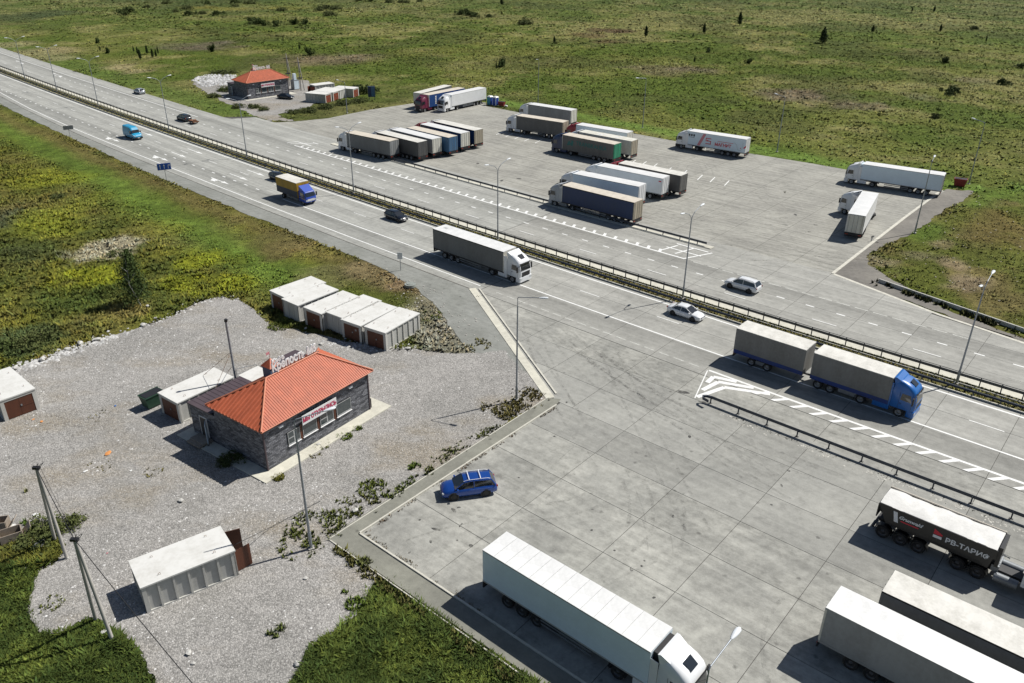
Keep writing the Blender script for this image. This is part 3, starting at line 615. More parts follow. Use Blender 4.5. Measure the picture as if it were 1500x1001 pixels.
# arrows
def arrow(s, o, turn=False, L=6.4, flip=False):
    k = -1 if flip else 1
    mark([(s, o-.1), (s+k*L*.68, o-.1), (s+k*L*.68, o+.1), (s, o+.1)], name='arrow'); mark([(s+k*L*.64, o-.38), (s+k*L, o), (s+k*L*.64, o+.38)], name='arrow')
    if turn:
        mark([(s+.3, o-.1), (s+2.6, o-.5), (s+2.9, o-.25), (s+1.2, o+.1)], name='arrow'); mark([(s+.8, o-.30), (s+1.6, o-1.05), (s+2.9, o-.85), (s+2.0, o-.25)], name='arrow')
for s in (-184.8, -162.3, -139):
    arrow(s, 74.2, True); arrow(s+.2, 78.0); arrow(s+.2, 81.7)
for s in (-309, -274): arrow(s, 96.6, True, flip=True)
# far carriageway
longline(-480, -189, lambda s: 98.5, .22); dashes(-275, 60, 3.92, 1.1, 95.5, .22); dashes(-17.9-11.8*32, 50, 11.8, 3.0, 92.0, .14)
longline(-148, -51.5, 99.1, .30); dashes(-50, -14, 2.3, 1.7, 98.9, .2, 'worn_paint')
s = -146
while s < -54: mark([(s, 99.2), (s+.5, 99.2), (s+.1, 100.25), (s-.4, 100.25)], name='hatch_bar'); s += 2.0
for (a, b) in (((-51.6, 99.15), (-49.6, 103.9)), ((-53.6, 100.0), (-52.6, 103.7)), ((-55.8, 100.0), (-55.0, 103.2)), ((-149.6, 99.2), (-146.2, 103.4)), ((-151, 99.2), (-150.3, 101.6))):
    dx, dy = b[0]-a[0], b[1]-a[1]; L = math.hypot(dx, dy); nx_, ny_ = -dy/L*.13, dx/L*.13
    mark([(a[0]-nx_, a[1]-ny_), (b[0]-nx_, b[1]-ny_), (b[0]+nx_, b[1]+ny_), (a[0]+nx_, a[1]+ny_)], name='hatch_bar')
for o_ in (101.6, 103.8): longline(-56 if o_ < 103 else -55.5, -50.2, o_, .26)
for o_ in (101.4, 103.3): longline(-150 if o_ < 103 else -147, -145, o_, .26)
for s0 in [(-123.3, 140.3), (-120.4, 140.3), (-117.6, 140.2), (-114.7, 140.3), (-111.8, 140.5), (-81.9, 141.1), (-78.2, 140.4), (-74.9, 140.8), (-71.0, 139.9), (-68.5, 140.2), (-65.4, 140.0), (-84.4, 140.9), (-86.6, 140.3)]:
    o2 = (s0[0]+.9, s0[1]-3.6); mark([(s0[0]-.1, s0[1]), (s0[0]+.1, s0[1]), (o2[0]+.1, o2[1]), (o2[0]-.1, o2[1])], 'white_paint', 'bay_line')

# tyre marks and oil drips on the near apron, far lot and carriageway
m_, nt_, b_ = nm('rubber_mark'); P_ = pos(nt_); b_.inputs['Base Color'].default_value = (.10, .098, .09, 1); b_.inputs['Roughness'].default_value = .9
a_ = noise(nt_, P_, 1.4, 4, .8); f_ = noise(nt_, P_, 9, 2, .6); nt_.links.new(mathn(nt_, 'MULTIPLY', mrange(nt_, a_, .42, .66, 0, .26), mrange(nt_, f_, .3, .6, .2, 1)), b_.inputs['Alpha']); M['rubber'] = m_
m_, nt_, b_ = nm('oil_spot'); b_.inputs['Base Color'].default_value = (.05, .048, .045, 1); b_.inputs['Roughness'].default_value = .6; P_ = pos(nt_); a_ = noise(nt_, P_, 2.5, 3, .7); nt_.links.new(mrange(nt_, a_, .35, .6, .1, .85), b_.inputs['Alpha']); M['oil'] = m_
mb = MB(); tr_ = random.Random(5)
def tmark(pts, w_=.24, z=ZP+.006):
    vs = []
    for i, p in enumerate(pts):
        a = Vector(pts[max(i-1, 0)]); b = Vector(pts[min(i+1, len(pts)-1)]); d = (b-a).normalized(); n = Vector((-d.y, d.x)); p = Vector(p); vs += [(*(p-n*w_/2), z), (*(p+n*w_/2), z)]
    mb.add(vs, [(2*i, 2*i+2, 2*i+3, 2*i+1) for i in range(len(pts)-1)])
zk = 0
def arc(s, o, L, a0, k, w_=.24, gap=0):
    global zk
    x, y = s, o; a = a0; pts = []
    for i in range(int(L/.6)): pts.append((x, y)); x += .6*math.cos(a); y += .6*math.sin(a); a += k*.6
    zk += 1; tmark([hw(*p) for p in pts], w_, ZP+.0055+.0004*(zk % 6))
    if gap: zk += 1; tmark([hw(p[0]-gap*math.sin(a0+k*.6*i), p[1]+gap*math.cos(a0+k*.6*i)) for i, p in enumerate(pts)], w_, ZP+.0055+.0004*(zk % 6))
for k in range(26): arc(tr_.uniform(-37, 6), tr_.uniform(33, 52), tr_.uniform(4, 12), tr_.uniform(-2.2, -.2), tr_.uniform(-.11, .11), tr_.choice([.12, .2, .3]), tr_.choice([0, 0, 1.9]))
for k in range(12): arc(-44+tr_.uniform(-14, 4), 66+tr_.uniform(-3, 4), tr_.uniform(18, 36), tr_.uniform(-.75, -.25), tr_.uniform(-.004, .022), .28, 1.95)
for k in range(16): arc(tr_.uniform(-95, -38), tr_.uniform(112, 152), tr_.uniform(5, 16), tr_.uniform(-1.2, 1.2), tr_.uniform(-.08, .08), .3, 1.9)
for k in range(8): arc(-70+tr_.uniform(-5, 30), 102+tr_.uniform(0, 10), tr_.uniform(15, 30), tr_.uniform(.2, .9), tr_.uniform(-.02, .02), .35, 2.0)
o_ = mb.build('tyre_marks', M['rubber']); tag(o_, kind='stuff'); o_.visible_shadow = True
mb = MB()
for (x, y, r0, r1) in [(-4.61, 52.76, 0.35, 0.16), (-4.24, 53.11, 0.2, 0.1), (-5.9, 50.39, 0.42, 0.14), (-6.15, 48.95, 0.2, 0.1), (-7.26, 51.53, 0.12, 0.1), (-4.1, 49.13, 0.1, 0.1), (-7.64, 47.7, 0.15, 0.07), (-5.92, 60.4, 0.1, 0.1), (4.03, 63.62, 0.14, 0.1), (6.43, 50.47, 0.16, 0.1), (9.0, 46.07, 0.22, 0.12), (7.96, 48.12, 0.1, 0.1), (6.7, 53.0, 0.1, 0.1), (10.1, 47.03, 0.1, 0.1), (13.15, 52.22, 0.2, 0.1), (0.69, 57.25, 0.12, 0.1), (10.25, 43.26, 0.14, 0.1), (24.38, 58.58, 0.14, 0.2), (23.15, 56.41, 0.2, 0.1), (21.55, 53.81, 0.12, 0.1), (9.81, 46.44, 0.12, 0.1), (5.51, 69.73, 0.15, 0.1), (3.57, 72.95, 0.1, 0.1), (-3.01, 48.52, 0.2, 0.16), (-3.94, 50.91, 0.3, 0.07), (16.68, 63.81, 0.25, 0.15), (17.52, 71.94, 0.8, 0.3), (19.21, 69.96, 0.5, 0.2), (55.3, 117.13, 0.3, 0.3), (48.5, 124.83, 0.4, 0.2), (46.79, 129.94, 0.5, 0.25), (46.35, 121.52, 0.3, 0.2), (43.54, 124.7, 0.5, 0.2), (14.66, 144.71, 0.5, 0.4), (-2.16, 148.62, 0.6, 0.3), (1.02, 150.09, 0.6, 0.3), (-7.11, 160.6, 0.5, 0.3), (58.11, 84.21, 0.1, 0.1)]:
    n_ = 9; q = tr_.uniform(0, 3); zk += 1; vs = [(x+math.cos(q)*r0*math.cos(t)*tr_.uniform(.7, 1.2)-math.sin(q)*r1*math.sin(t), y+math.sin(q)*r0*math.cos(t)+math.cos(q)*r1*math.sin(t)*tr_.uniform(.7, 1.2), ZP+.0085+.0003*(zk % 4)) for t in [2*math.pi*k/n_ for k in range(n_)]]; mb.add(vs, [tuple(range(n_))])
tag(mb.build('oil_spots', M['oil']), kind='stuff')

m_, nt_, b_ = nm('gravel_track'); P_ = pos(nt_); b_.inputs['Base Color'].default_value = (.44, .425, .395, 1); b_.inputs['Roughness'].default_value = .95
a_ = noise(nt_, P_, .8, 4, .8); f_ = noise(nt_, P_, 7, 3, .7); nt_.links.new(mathn(nt_, 'MULTIPLY', mrange(nt_, a_, .40, .62, 0, .42), mrange(nt_, f_, .35, .6, 0, 1)), b_.inputs['Alpha']); M['gtrack'] = m_
mb = MB()
for (px0, py0, a0, k_, L_) in [(*p, *q_) for p, q_ in zip([(-11.34, 73.54), (-12.88, 69.43), (-15.01, 53.32), (-17.93, 51.56), (-25.66, 54.98), (-29.22, 56.82), (-9.51, 76.5), (-29.79, 86.08), (-40.0, 67.71), (-39.74, 62.94), (-15.56, 46.13), (-18.69, 41.39)], ((3.4, .02, 40), (3.6, .012, 36), (2.8, .05, 24), (3.3, .03, 26), (2.9, .02, 22), (2.4, -.04, 26), (2.9, .015, 50), (3.5, .03, 34), (-.6, .05, 22), (-.9, .05, 22), (3.0, .06, 18), (2.6, .05, 20)))]:
    for gap in (0, 1.7):
        x, y, a = px0, py0, a0; pts = []
        for i in range(int(L_/.7)): pts.append((x-gap*math.sin(a), y+gap*math.cos(a))); x += .7*math.cos(a); y += .7*math.sin(a); a += k_*.7
        P2 = np.array(pts); ok = pip(P2[:, 0], P2[:, 1], GRAVEL); pts = [p for p, t in zip(pts, ok) if t]
        if len(pts) > 3: zk += 1; tmark(pts, .5, .006+.0007*(zk % 7))
tag(mb.build('wheel_tracks', M['gtrack']), kind='stuff')

# ================================================================== GRASS, STONES, PLANTS
def tufts(name, P, H, W, colr, nb=5, kind_label=None, mat='grass', lean=.5):
    """P (n,2 or n,3) points; each tuft is nb bent-over blade triangles"""
    n = len(P); P = np.asarray(P); z0 = P[:, 2] if P.shape[1] > 2 else np.zeros(n)
    a = rng.random((n, nb))*2*np.pi; wd = W[:, None]*rng.uniform(.25, .6, (n, nb)); h = H[:, None]*rng.uniform(.45, 1.1, (n, nb))
    ca, sa = np.cos(a), np.sin(a); off = W[:, None]*rng.uniform(0, .5, (n, nb))
    bx = P[:, 0][:, None]+ca*off; by = P[:, 1][:, None]+sa*off; ln = lean*rng.uniform(.2, 1.3, (n, nb))*h
    v = np.empty((n, nb, 3, 3))
    v[:, :, 0] = np.stack([bx-sa*wd, by+ca*wd, np.broadcast_to(z0[:, None]-.04, bx.shape)], -1)
    v[:, :, 1] = np.stack([bx+sa*wd, by-ca*wd, np.broadcast_to(z0[:, None]-.04, bx.shape)], -1)
    v[:, :, 2] = np.stack([bx+ca*ln, by+sa*ln, z0[:, None]+h], -1)
    co = v.reshape(-1, 3); nt_ = n*nb
    me = bpy.data.meshes.new(name); me.vertices.add(nt_*3); me.vertices.foreach_set('co', co.ravel())
    me.loops.add(nt_*3); me.loops.foreach_set('vertex_index', np.arange(nt_*3)); me.polygons.add(nt_)
    me.polygons.foreach_set('loop_start', np.arange(nt_)*3); me.polygons.foreach_set('loop_total', np.full(nt_, 3))
    c = np.repeat((colr[:, None, :]*rng.uniform(.7, 1.35, (n, nb, 1)))[:, :, None, :], 3, 2).reshape(-1, 3)
    at = me.color_attributes.new('col', 'FLOAT_COLOR', 'POINT'); at.data.foreach_set('color', np.concatenate([c, np.ones((len(c), 1))], 1).ravel())
    me.update(); me.validate(); me.materials.append(M[mat]); o = bpy.data.objects.new(name, me); link(o); tag(o, kind='stuff'); return o
def field(name, n, xr, yr, h, w_, mask=None, nb=5, bright=1.28, lean=1.3, dens=None):
    x = rng.uniform(*xr, n); y = rng.uniform(*yr, n)
    vis = (np.abs(x) < 12+y*.70) & (y > 34)
    k = vis & ~paved(x, y)
    if mask is not None: k &= mask(x, y)
    if dens is not None: k &= rng.random(n) < dens(x, y)
    x, y = x[k], y[k]; c = gcol(x, y)*bright; m = fbm(x, y, 4, 3, 31); m2 = fbm(x, y, 1.3, 2, 33)
    hue = rng.uniform(-1, 1, (len(x), 1)); c = np.clip(c*np.concatenate([1+.16*hue, 1+.04*hue, 1-.1*hue], 1), .005, .7)
    s_r, o_r = inv(x, y); H = h*(.35+1.3*m)*(.5+m2)*np.where((s_r < -30) & (o_r > 58) & (o_r < 75), .4, 1)*np.where((s_r < 0) & (o_r > 100) & (o_r < 170), .6, 1)*(1-.5*np.exp(-(dpoly(x, y, BRIGHT)/5)**2)); bz = np.maximum((fbm(x, y, 9, 4, 20)-.5)*.7+(fbm(x, y, 3, 2, 21)-.5)*.25, -.3)-.06
    bz = np.where(((x > -45) & (x < 12) & (y < 46)), np.minimum(bz, 0), bz)
    return tufts(name, np.stack([x, y, bz], 1), H, w_*rng.uniform(.6, 1.4, len(x)), c, nb, lean=lean)
def nearf(x, y): s, o = inv(x, y); return (o < 75) & (s < -20)
field('field_grass', 90000, (-150, 5), (72, 235), .42, .30, nearf, 5)
field('field_grass', 22000, (-60, 8), (34, 100), .38, .24, lambda x, y: (nearf(x, y)) & (y < 100), 6)
field('lush_grass', 60000, (-48, 12), (34, 50), .27, .13, lambda x, y: (x > -48) & (y < 50), 7, 1.08)
def trif(x, y): return pip(x, y, TRIFIELD)
field('verge_grass', 42000, (40, 150), (80, 175), .30, .26, trif, 5)
def farf(x, y): s, o = inv(x, y); return (o > 100) & ~trif(x, y)
field('meadow_grass', 70000, (-200, 190), (118, 330), .34, .60, farf, 4, 1.2, lean=2.0)
field('meadow_grass', 42000, (-340, 380), (330, 640), .42, 1.2, farf, 4, 1.18, lean=2.6)
# thin grass in the median and weeds in the cracks and along the kerbs
def line_tufts(name, pts, n, spread, h, w_, c, nb=5):
    P = [Vector(p) for p in pts]; L = [(b-a).length for a, b in zip(P[:-1], P[1:])]; tot = sum(L); X = []
    for a, b, l in zip(P[:-1], P[1:], L):
        k = int(n*l/tot); t = rng.random(k); d = (b-a); nn = Vector((-d.y, d.x)).normalized(); r_off = rng.normal(0, spread, k)
        X.append(np.stack([a.x+d.x*t+nn.x*r_off, a.y+d.y*t+nn.y*r_off], 1))
    X = np.concatenate(X); cl = fbm(X[:, 0], X[:, 1], 1.6, 3, 40); X = X[cl > .47]
    cc = np.array(c)[None, :]*(.7+.6*rng.random((len(X), 1)))*np.array([1, 1, 1])[None, :]; hu = rng.random((len(X), 1)); cc = cc*(1-.35*hu)+np.array([[.17, .13, .05]])*.35*hu
    return tufts(name, X, np.full(len(X), h)*rng.uniform(.4, 1.3, len(X)), np.full(len(X), w_), cc, nb)
def scatter_in(poly, n):
    xs = [p[0] for p in poly]; ys = [p[1] for p in poly]; x = rng.uniform(min(xs), max(xs), n); y = rng.uniform(min(ys), max(ys), n); k = pip(x, y, poly); return np.stack([x[k], y[k]], 1)
MP = []
for s0 in range(-460, 90, 10):
    dens = 260 if s0 > -160 else 90
    s = rng.uniform(s0, s0+10, dens); o = rng.uniform(84.98, 86.86, dens)
    MP.append(np.stack([s, o], 1))
MP = np.concatenate(MP); c_ = MP[:, 1]+curve(MP[:, 0]); X = np.stack([MP[:, 0]*DV[0]+c_*NV[0], MP[:, 0]*DV[1]+c_*NV[1]], 1)
mc = np.array([[.11, .11, .03]])*(1-fbm(X[:, 0], X[:, 1], 5, 3, 2)[:, None])+np.array([[.13, .10, .035]])*fbm(X[:, 0], X[:, 1], 5, 3, 2)[:, None]
tufts('median_grass', X, np.full(len(X), .22), np.full(len(X), .26), mc*1.7, 5, lean=1.2)
o_ = rng.uniform(87.25, 87.6, 5200); s_ = rng.uniform(-200, 60, 5200); c_ = o_+curve(s_); X = np.stack([s_*DV[0]+c_*NV[0], s_*DV[1]+c_*NV[1]], 1)
tufts('median_weeds', X, np.full(len(X), .16), np.full(len(X), .16), np.tile([[.07, .085, .025]], (len(X), 1)), 4)
line_tufts('kerb_weeds', SO([(-40.85, 55), (-40.8, 30.6)]), 420, .10, .16, .12, (.20, .13, .08))
line_tufts('kerb_weeds', SO([(-40.6, 30.5), (-28, 30.55)]), 220, .13, .16, .12, (.17, .13, .07))
line_tufts('path_weeds', SO([(-42.95, 28.4), (-42.95, 40)]), 430, .34, .30, .15, (.11, .135, .03), 6)
line_tufts('path_weeds', SO([(-43.3, 40), (-43.0, 49)]), 260, .30, .20, .14, (.115, .145, .03), 6)
line_tufts('path_weeds', SO([(-43.6, 50), (-44.2, 56.5)]), 520, .8, .26, .15, (.17, .15, .05), 6)
line_tufts('path_weeds', SO([(-42.2, 27.8), (-22, 27.6)]), 700, .25, .28, .15, (.14, .14, .045), 6)
line_tufts('separator_weeds', SO([(-28, 65.3), (30, 65.3)]), 1000, .22, .12, .12, (.11, .10, .05), 4)
for cx, cy, r, n, h, c in [(-15.37, 50.35, 2.4, 420, 0.42, (0.085, 0.11, 0.025)), (-16.09, 48.36, 1.7, 240, 0.36, (0.085, 0.11, 0.025)), (-13.53, 52.9, 1.5, 160, 0.32, (0.08, 0.1, 0.02)), (-11.73, 55.64, 1.3, 170, 0.38, (0.09, 0.12, 0.02)), (-9.26, 56.62, 1.1, 140, 0.4, (0.08, 0.12, 0.02)), (-8.49, 58.71, 0.6, 60, 0.4, (0.08, 0.13, 0.02)), (-12.29, 53.8, 1.0, 60, 0.3, (0.1, 0.1, 0.03)), (-5.76, 60.72, 0.7, 90, 0.3, (0.07, 0.1, 0.02)), (-9.92, 55.01, 0.9, 120, 0.4, (0.08, 0.11, 0.02)), (-0.96, 68.98, 2.1, 260, 0.36, (0.165, 0.15, 0.045)), (2.12, 71.0, 1.2, 70, 0.3, (0.18, 0.15, 0.06)), (-25.14, 59.7, 1.0, 150, 0.45, (0.05, 0.06, 0.02)), (-28.05, 62.01, 0.8, 90, 0.4, (0.05, 0.06, 0.02)), (-19.99, 56.95, 0.55, 110, 0.3, (0.12, 0.12, 0.02)), (-17.41, 61.95, 0.9, 60, 0.25, (0.1, 0.12, 0.02)), (-15.48, 63.32, 0.7, 80, 0.3, (0.1, 0.15, 0.02)), (-14.41, 64.48, 0.6, 50, 0.3, (0.1, 0.15, 0.02)), (-17.75, 60.65, 0.9, 60, 0.25, (0.13, 0.12, 0.03)), (-50.04, 83.03, 1.0, 60, 0.3, (0.12, 0.12, 0.03)), (-51.21, 77.75, 0.7, 60, 0.4, (0.2, 0.14, 0.03)), (-3.87, 82.19, 1.6, 160, 0.3, (0.16, 0.15, 0.03)), (-8.74, 84.69, 2.2, 120, 0.3, (0.15, 0.14, 0.04)), (-27.48, 86.5, 1.4, 170, 0.45, (0.08, 0.11, 0.02)), (-25.41, 88.03, 1.6, 170, 0.35, (0.09, 0.11, 0.03)), (-21.85, 86.61, 1.2, 130, 0.45, (0.07, 0.1, 0.02)), (-18.58, 84.15, 0.9, 90, 0.3, (0.08, 0.1, 0.02)), (-9.97, 89.29, 1.8, 260, 0.35, (0.1, 0.14, 0.02)), (-10.82, 46.55, 0.55, 90, 0.45, (0.1, 0.12, 0.04)), (-30.99, 57.58, 0.8, 20, 0.25, (0.12, 0.11, 0.03)), (-40.78, 54.77, 0.35, 40, 0.5, (0.12, 0.13, 0.04)), (-38.39, 50.62, 0.45, 70, 0.5, (0.07, 0.13, 0.02)), (-36.13, 58.21, 1.2, 26, 0.2, (0.12, 0.11, 0.04)), (-39.44, 66.48, 1.2, 26, 0.2, (0.12, 0.11, 0.04)), (-32.06, 42.19, 0.9, 50, 0.25, (0.08, 0.1, 0.02)), (-10.86, 42.43, 0.7, 90, 0.4, (0.08, 0.13, 0.02)), (-11.79, 43.54, 0.25, 20, 0.25, (0.08, 0.13, 0.02)), (-15.71, 39.9, 0.6, 60, 0.45, (0.1, 0.13, 0.04)), (48.86, 142.75, 0.5, 20, 0.2, (0.1, 0.1, 0.03))]:
    a = rng.random(n)*6.283; q = r*np.sqrt(rng.random(n)); X = np.stack([cx+q*np.cos(a), cy+q*np.sin(a)], 1)
    X = X[fbm(X[:, 0], X[:, 1], 1.1, 3, 44) > .47]
    if not len(X): continue
    cc = (np.array([c])*1.35+np.array([[.03, .022, .008]]))*(.8+.8*rng.random((len(X), 1))); tufts('weed_patch', X, np.full(len(X), h*.75)*rng.uniform(.4, 1.2, len(X)), np.full(len(X), .13), cc*.85, 6)

# stones: a carpet of loose gravel pieces, rubble along the edge and countable boulders
def pebbles(name, X, size, cmul, z=0.0):
    n = len(X); base = np.array([[1, 1, -.2], [-1, .9, -.2], [-.8, -1, -.2], [.9, -.8, -.2], [.1, 0, .75]]); F = np.array([[0, 1, 4], [1, 2, 4], [2, 3, 4], [3, 0, 4]])
    a = rng.random(n)*6.283; c, s = np.cos(a), np.sin(a); sc3 = size[:, None]*rng.uniform(.55, 1.2, (n, 3))*np.array([[.5, .38, .42]])
    b = base[None]*sc3[:, None, :]*rng.uniform(.75, 1.25, (n, 5, 3)); v = np.empty_like(b)
    v[..., 0] = b[..., 0]*c[:, None]-b[..., 1]*s[:, None]+X[:, 0][:, None]; v[..., 1] = b[..., 0]*s[:, None]+b[..., 1]*c[:, None]+X[:, 1][:, None]; v[..., 2] = b[..., 2]+z
    me = bpy.data.meshes.new(name); me.vertices.add(n*5); me.vertices.foreach_set('co', v.reshape(-1)); idx = (np.arange(n)[:, None, None]*5+F[None]).reshape(-1)
    me.loops.add(len(idx)); me.loops.foreach_set('vertex_index', idx); me.polygons.add(n*4); me.polygons.foreach_set('loop_start', np.arange(n*4)*3); me.polygons.foreach_set('loop_total', np.full(n*4, 3))
    col = np.repeat(cmul[:, None, :], 5, 1).reshape(-1, 3); at = me.color_attributes.new('col', 'FLOAT_COLOR', 'POINT'); at.data.foreach_set('color', np.concatenate([col, np.ones((len(col), 1))], 1).ravel())
    me.update(); me.validate(); me.materials.append(M['stonecol']); o = bpy.data.objects.new(name, me); link(o); tag(o, kind='stuff'); return o
m_, nt_, b_ = nm('loose_stone'); at_ = N(nt_, 'ShaderNodeAttribute'); at_.attribute_name = 'col'; nt_.links.new(at_.outputs['Color'], b_.inputs['Base Color']); b_.inputs['Roughness'].default_value = .95; M['stonecol'] = m_
X = scatter_in(GRAVEL, 130000); g = rng.uniform(.17, .52, (len(X), 1)); pebbles('gravel_stones', X, rng.uniform(.05, .13, len(X)), g*np.array([[1, .97, .93]]))
X = scatter_in(GRAVEL, 4200); cl = fbm(X[:, 0], X[:, 1], 6, 3, 50); X = X[cl > .50]; g = rng.uniform(.5, .72, (len(X), 1)); pebbles('chalk_chips', X, rng.uniform(.10, .24, len(X)), g*np.array([[1, .99, .97]]))
RUB = [(-52.85, 75.58), (-51.91, 76.96), (-50.48, 77.76), (-49.65, 79.85), (-48.61, 80.36), (-46.94, 82.23), (-45.62, 83.63), (-43.35, 86.19), (-41.13, 88.86), (-39.09, 93.51), (-36.52, 94.62), (-34.66, 94.24)]
RUB2 = [(-23.1, 83.19), (-19.65, 81.56), (-15.68, 80.8), (-11.56, 81.54), (-9.89, 80.25)]
def along(pts, n, spread):
    P = [Vector(p) for p in pts]; L = [(b-a).length for a, b in zip(P[:-1], P[1:])]; tot = sum(L); X = []
    for a, b, l in zip(P[:-1], P[1:], L):
        k = max(1, int(n*l/tot)); t = rng.random(k); d = (b-a); nn = Vector((-d.y, d.x)).normalized(); q = rng.normal(0, spread, k); X.append(np.stack([a.x+d.x*t+nn.x*q, a.y+d.y*t+nn.y*q], 1))
    return np.concatenate(X)
for pts, n, sp_, sz in ((RUB[:7], 420, .55, .62), (RUB[6:], 90, .4, .5), (RUB2, 130, .4, .45), ([(-19.73, 82.74), (-14.92, 80.82)], 60, .4, .5)):
    X = along(pts, n, sp_); g = rng.uniform(.30, .58, (len(X), 1)); pebbles('edge_rubble', X, rng.uniform(.15, sz, len(X))*rng.uniform(.5, 1.2, len(X)), g*np.array([[1, .99, .97]]), .02)
X = scatter_in([(-97.09, 253.27), (-96.38, 263.26), (-86.97, 263.75), (-82.95, 253.98), (-83.46, 245.77), (-89.21, 242.14)], 620); g = rng.uniform(.25, .55, (len(X), 1)); pebbles('rubble_heap', X, rng.uniform(.4, 1.3, len(X)), g*np.array([[1, 1, 1]]), .1)
s_ = rng.uniform(-28, 28, 900); o_ = 65.2-np.abs(rng.normal(0, .42, 900)); c_ = o_+curve(s_); X = np.stack([s_*DV[0]+c_*NV[0], s_*DV[1]+c_*NV[1]], 1); k = fbm(X[:, 0], X[:, 1], 2, 3, 51) > .5; X = X[k]
pebbles('broken_concrete', X, rng.uniform(.05, .28, len(X)), rng.uniform(.3, .6, (len(X), 1))*np.array([[1, .97, .88]]), ZP)
X = scatter_in(TRIFIELD, 600); pebbles('verge_stones', X[~paved(X[:, 0], X[:, 1])], rng.uniform(.12, .3, len(X))[~paved(X[:, 0], X[:, 1])], np.tile([[.30, .27, .22]], (int((~paved(X[:, 0], X[:, 1])).sum()), 1)), .12)
X = np.concatenate([scatter_in([(-18.16, 105.73), (-8.88, 96.5), (-0.78, 83.1), (-2.29, 81.05), (-10.51, 86.46), (-17.12, 98.55)], 380)]); pebbles('shoulder_stones', X, rng.uniform(.08, .28, len(X)), rng.uniform(.3, .48, (len(X), 1))*np.array([[1, .95, .88]]), .05)

def rock_mesh(seed):
    r = random.Random(seed); bm = bmesh.new(); bmesh.ops.create_icosphere(bm, subdivisions=1, radius=.5)
    for v in bm.verts: v.co *= r.uniform(.72, 1.2); v.co.z *= .62
    me = bpy.data.meshes.new('rock'); bm.to_mesh(me); bm.free(); return me
RM = [rock_mesh(i) for i in range(5)]
ROCKS = [(-52.85, 75.58, 0.9, 'first pale rock at the left end of the rubble edge of the gravel lot'), (-50.99, 77.6, 1.0, 'flat pale rock in the rubble between the field grass and the gravel lot'), (-49.35, 80.02, 0.9, 'pale rock near the middle of the rubble edge of the gravel lot'), (-48.62, 81.35, 1.1, 'largest white rock in the rubble edge at the top left of the gravel lot'), (-47.17, 82.4, 1.0, 'white slab rock at the right end of the dense rubble by the field'), (-43.51, 86.18, 0.9, 'long pale rock lying alone on the upper edge of the gravel lot'), (-42.87, 88.25, 0.5, 'small white rock on the grass just above the gravel edge'), (-45.26, 91.74, 0.55, 'white rock at the foot of the lone birch sapling'), (-39.51, 92.26, 0.5, 'pale rock at the gravel edge left of the mound top'), (-27.16, 53.6, 0.6, 'pale rock beside the weeds by the footpath, nearest the lamp post'), (-12.58, 52.57, 0.7, 'white boulder in the weeds beside the corner of the footpath'), (-13.87, 52.03, 0.5, 'white stone in the weeds left of the boulder by the footpath'), (-27.21, 39.59, 0.55, 'white stone in the grass at the foot of the nearer utility pole'), (-35.75, 45.59, 0.5, 'white stone in the tall grass at the left edge'), (-20.9, 37.94, 0.55, 'white block lying on the gravel near the bottom edge'), (-20.34, 37.12, 0.35, 'small white stone below the white block near the bottom edge'), (-13.65, 37.08, 0.6, 'pale rock at the edge of the lush grass near the bottom of the lot'), (-14.87, 44.86, 0.4, 'lone white stone on the gravel left of the lush grass'), (-19.0, 60.21, 0.45, 'white stone on the gravel beside the cafe plinth'), (-17.6, 61.95, 0.5, 'white stone between the weeds in front of the cafe windows'), (-33.16, 46.79, 0.35, 'white stone at the foot of the farther utility pole'), (-35.84, 48.11, 1.1, 'large pale rock at the edge of the grass clump near the utility pole'), (-21.64, 81.86, 0.6, 'white rock in front of the third garage of the row'), (-24.26, 85.83, 0.5, 'white rock in front of the second garage of the row'), (-11.63, 80.88, 0.7, 'white rock beside the corner of the last garage in the row'), (-1.54, 233.54, 0.01, '')]
for i, (x, y, d, lb) in enumerate(ROCKS):
    if not lb: continue
    o = put(RM[i % 5], 'rock', M['rock'], None, (x, y, d*.18), (0, 0, i*1.7)); o.scale = (d, d*.75, d*.8); tag(o, lb, 'rock', 'pale rocks lying around the gravel lot')
# concrete manhole ring in the verge
mr = thing('manhole_ring', 'grey concrete manhole ring with a lid in the verge above the garages', 'manhole', (*(-13.45, 98.63), .05))
MB().cyl((0, 0, 0), (0, 0, .35), .78, .74, 20).build('ring', M['manhole'], mr); MB().cyl((0, 0, .35), (0, 0, .42), .5, .45, 16).build('lid', M['manhole'], mr)

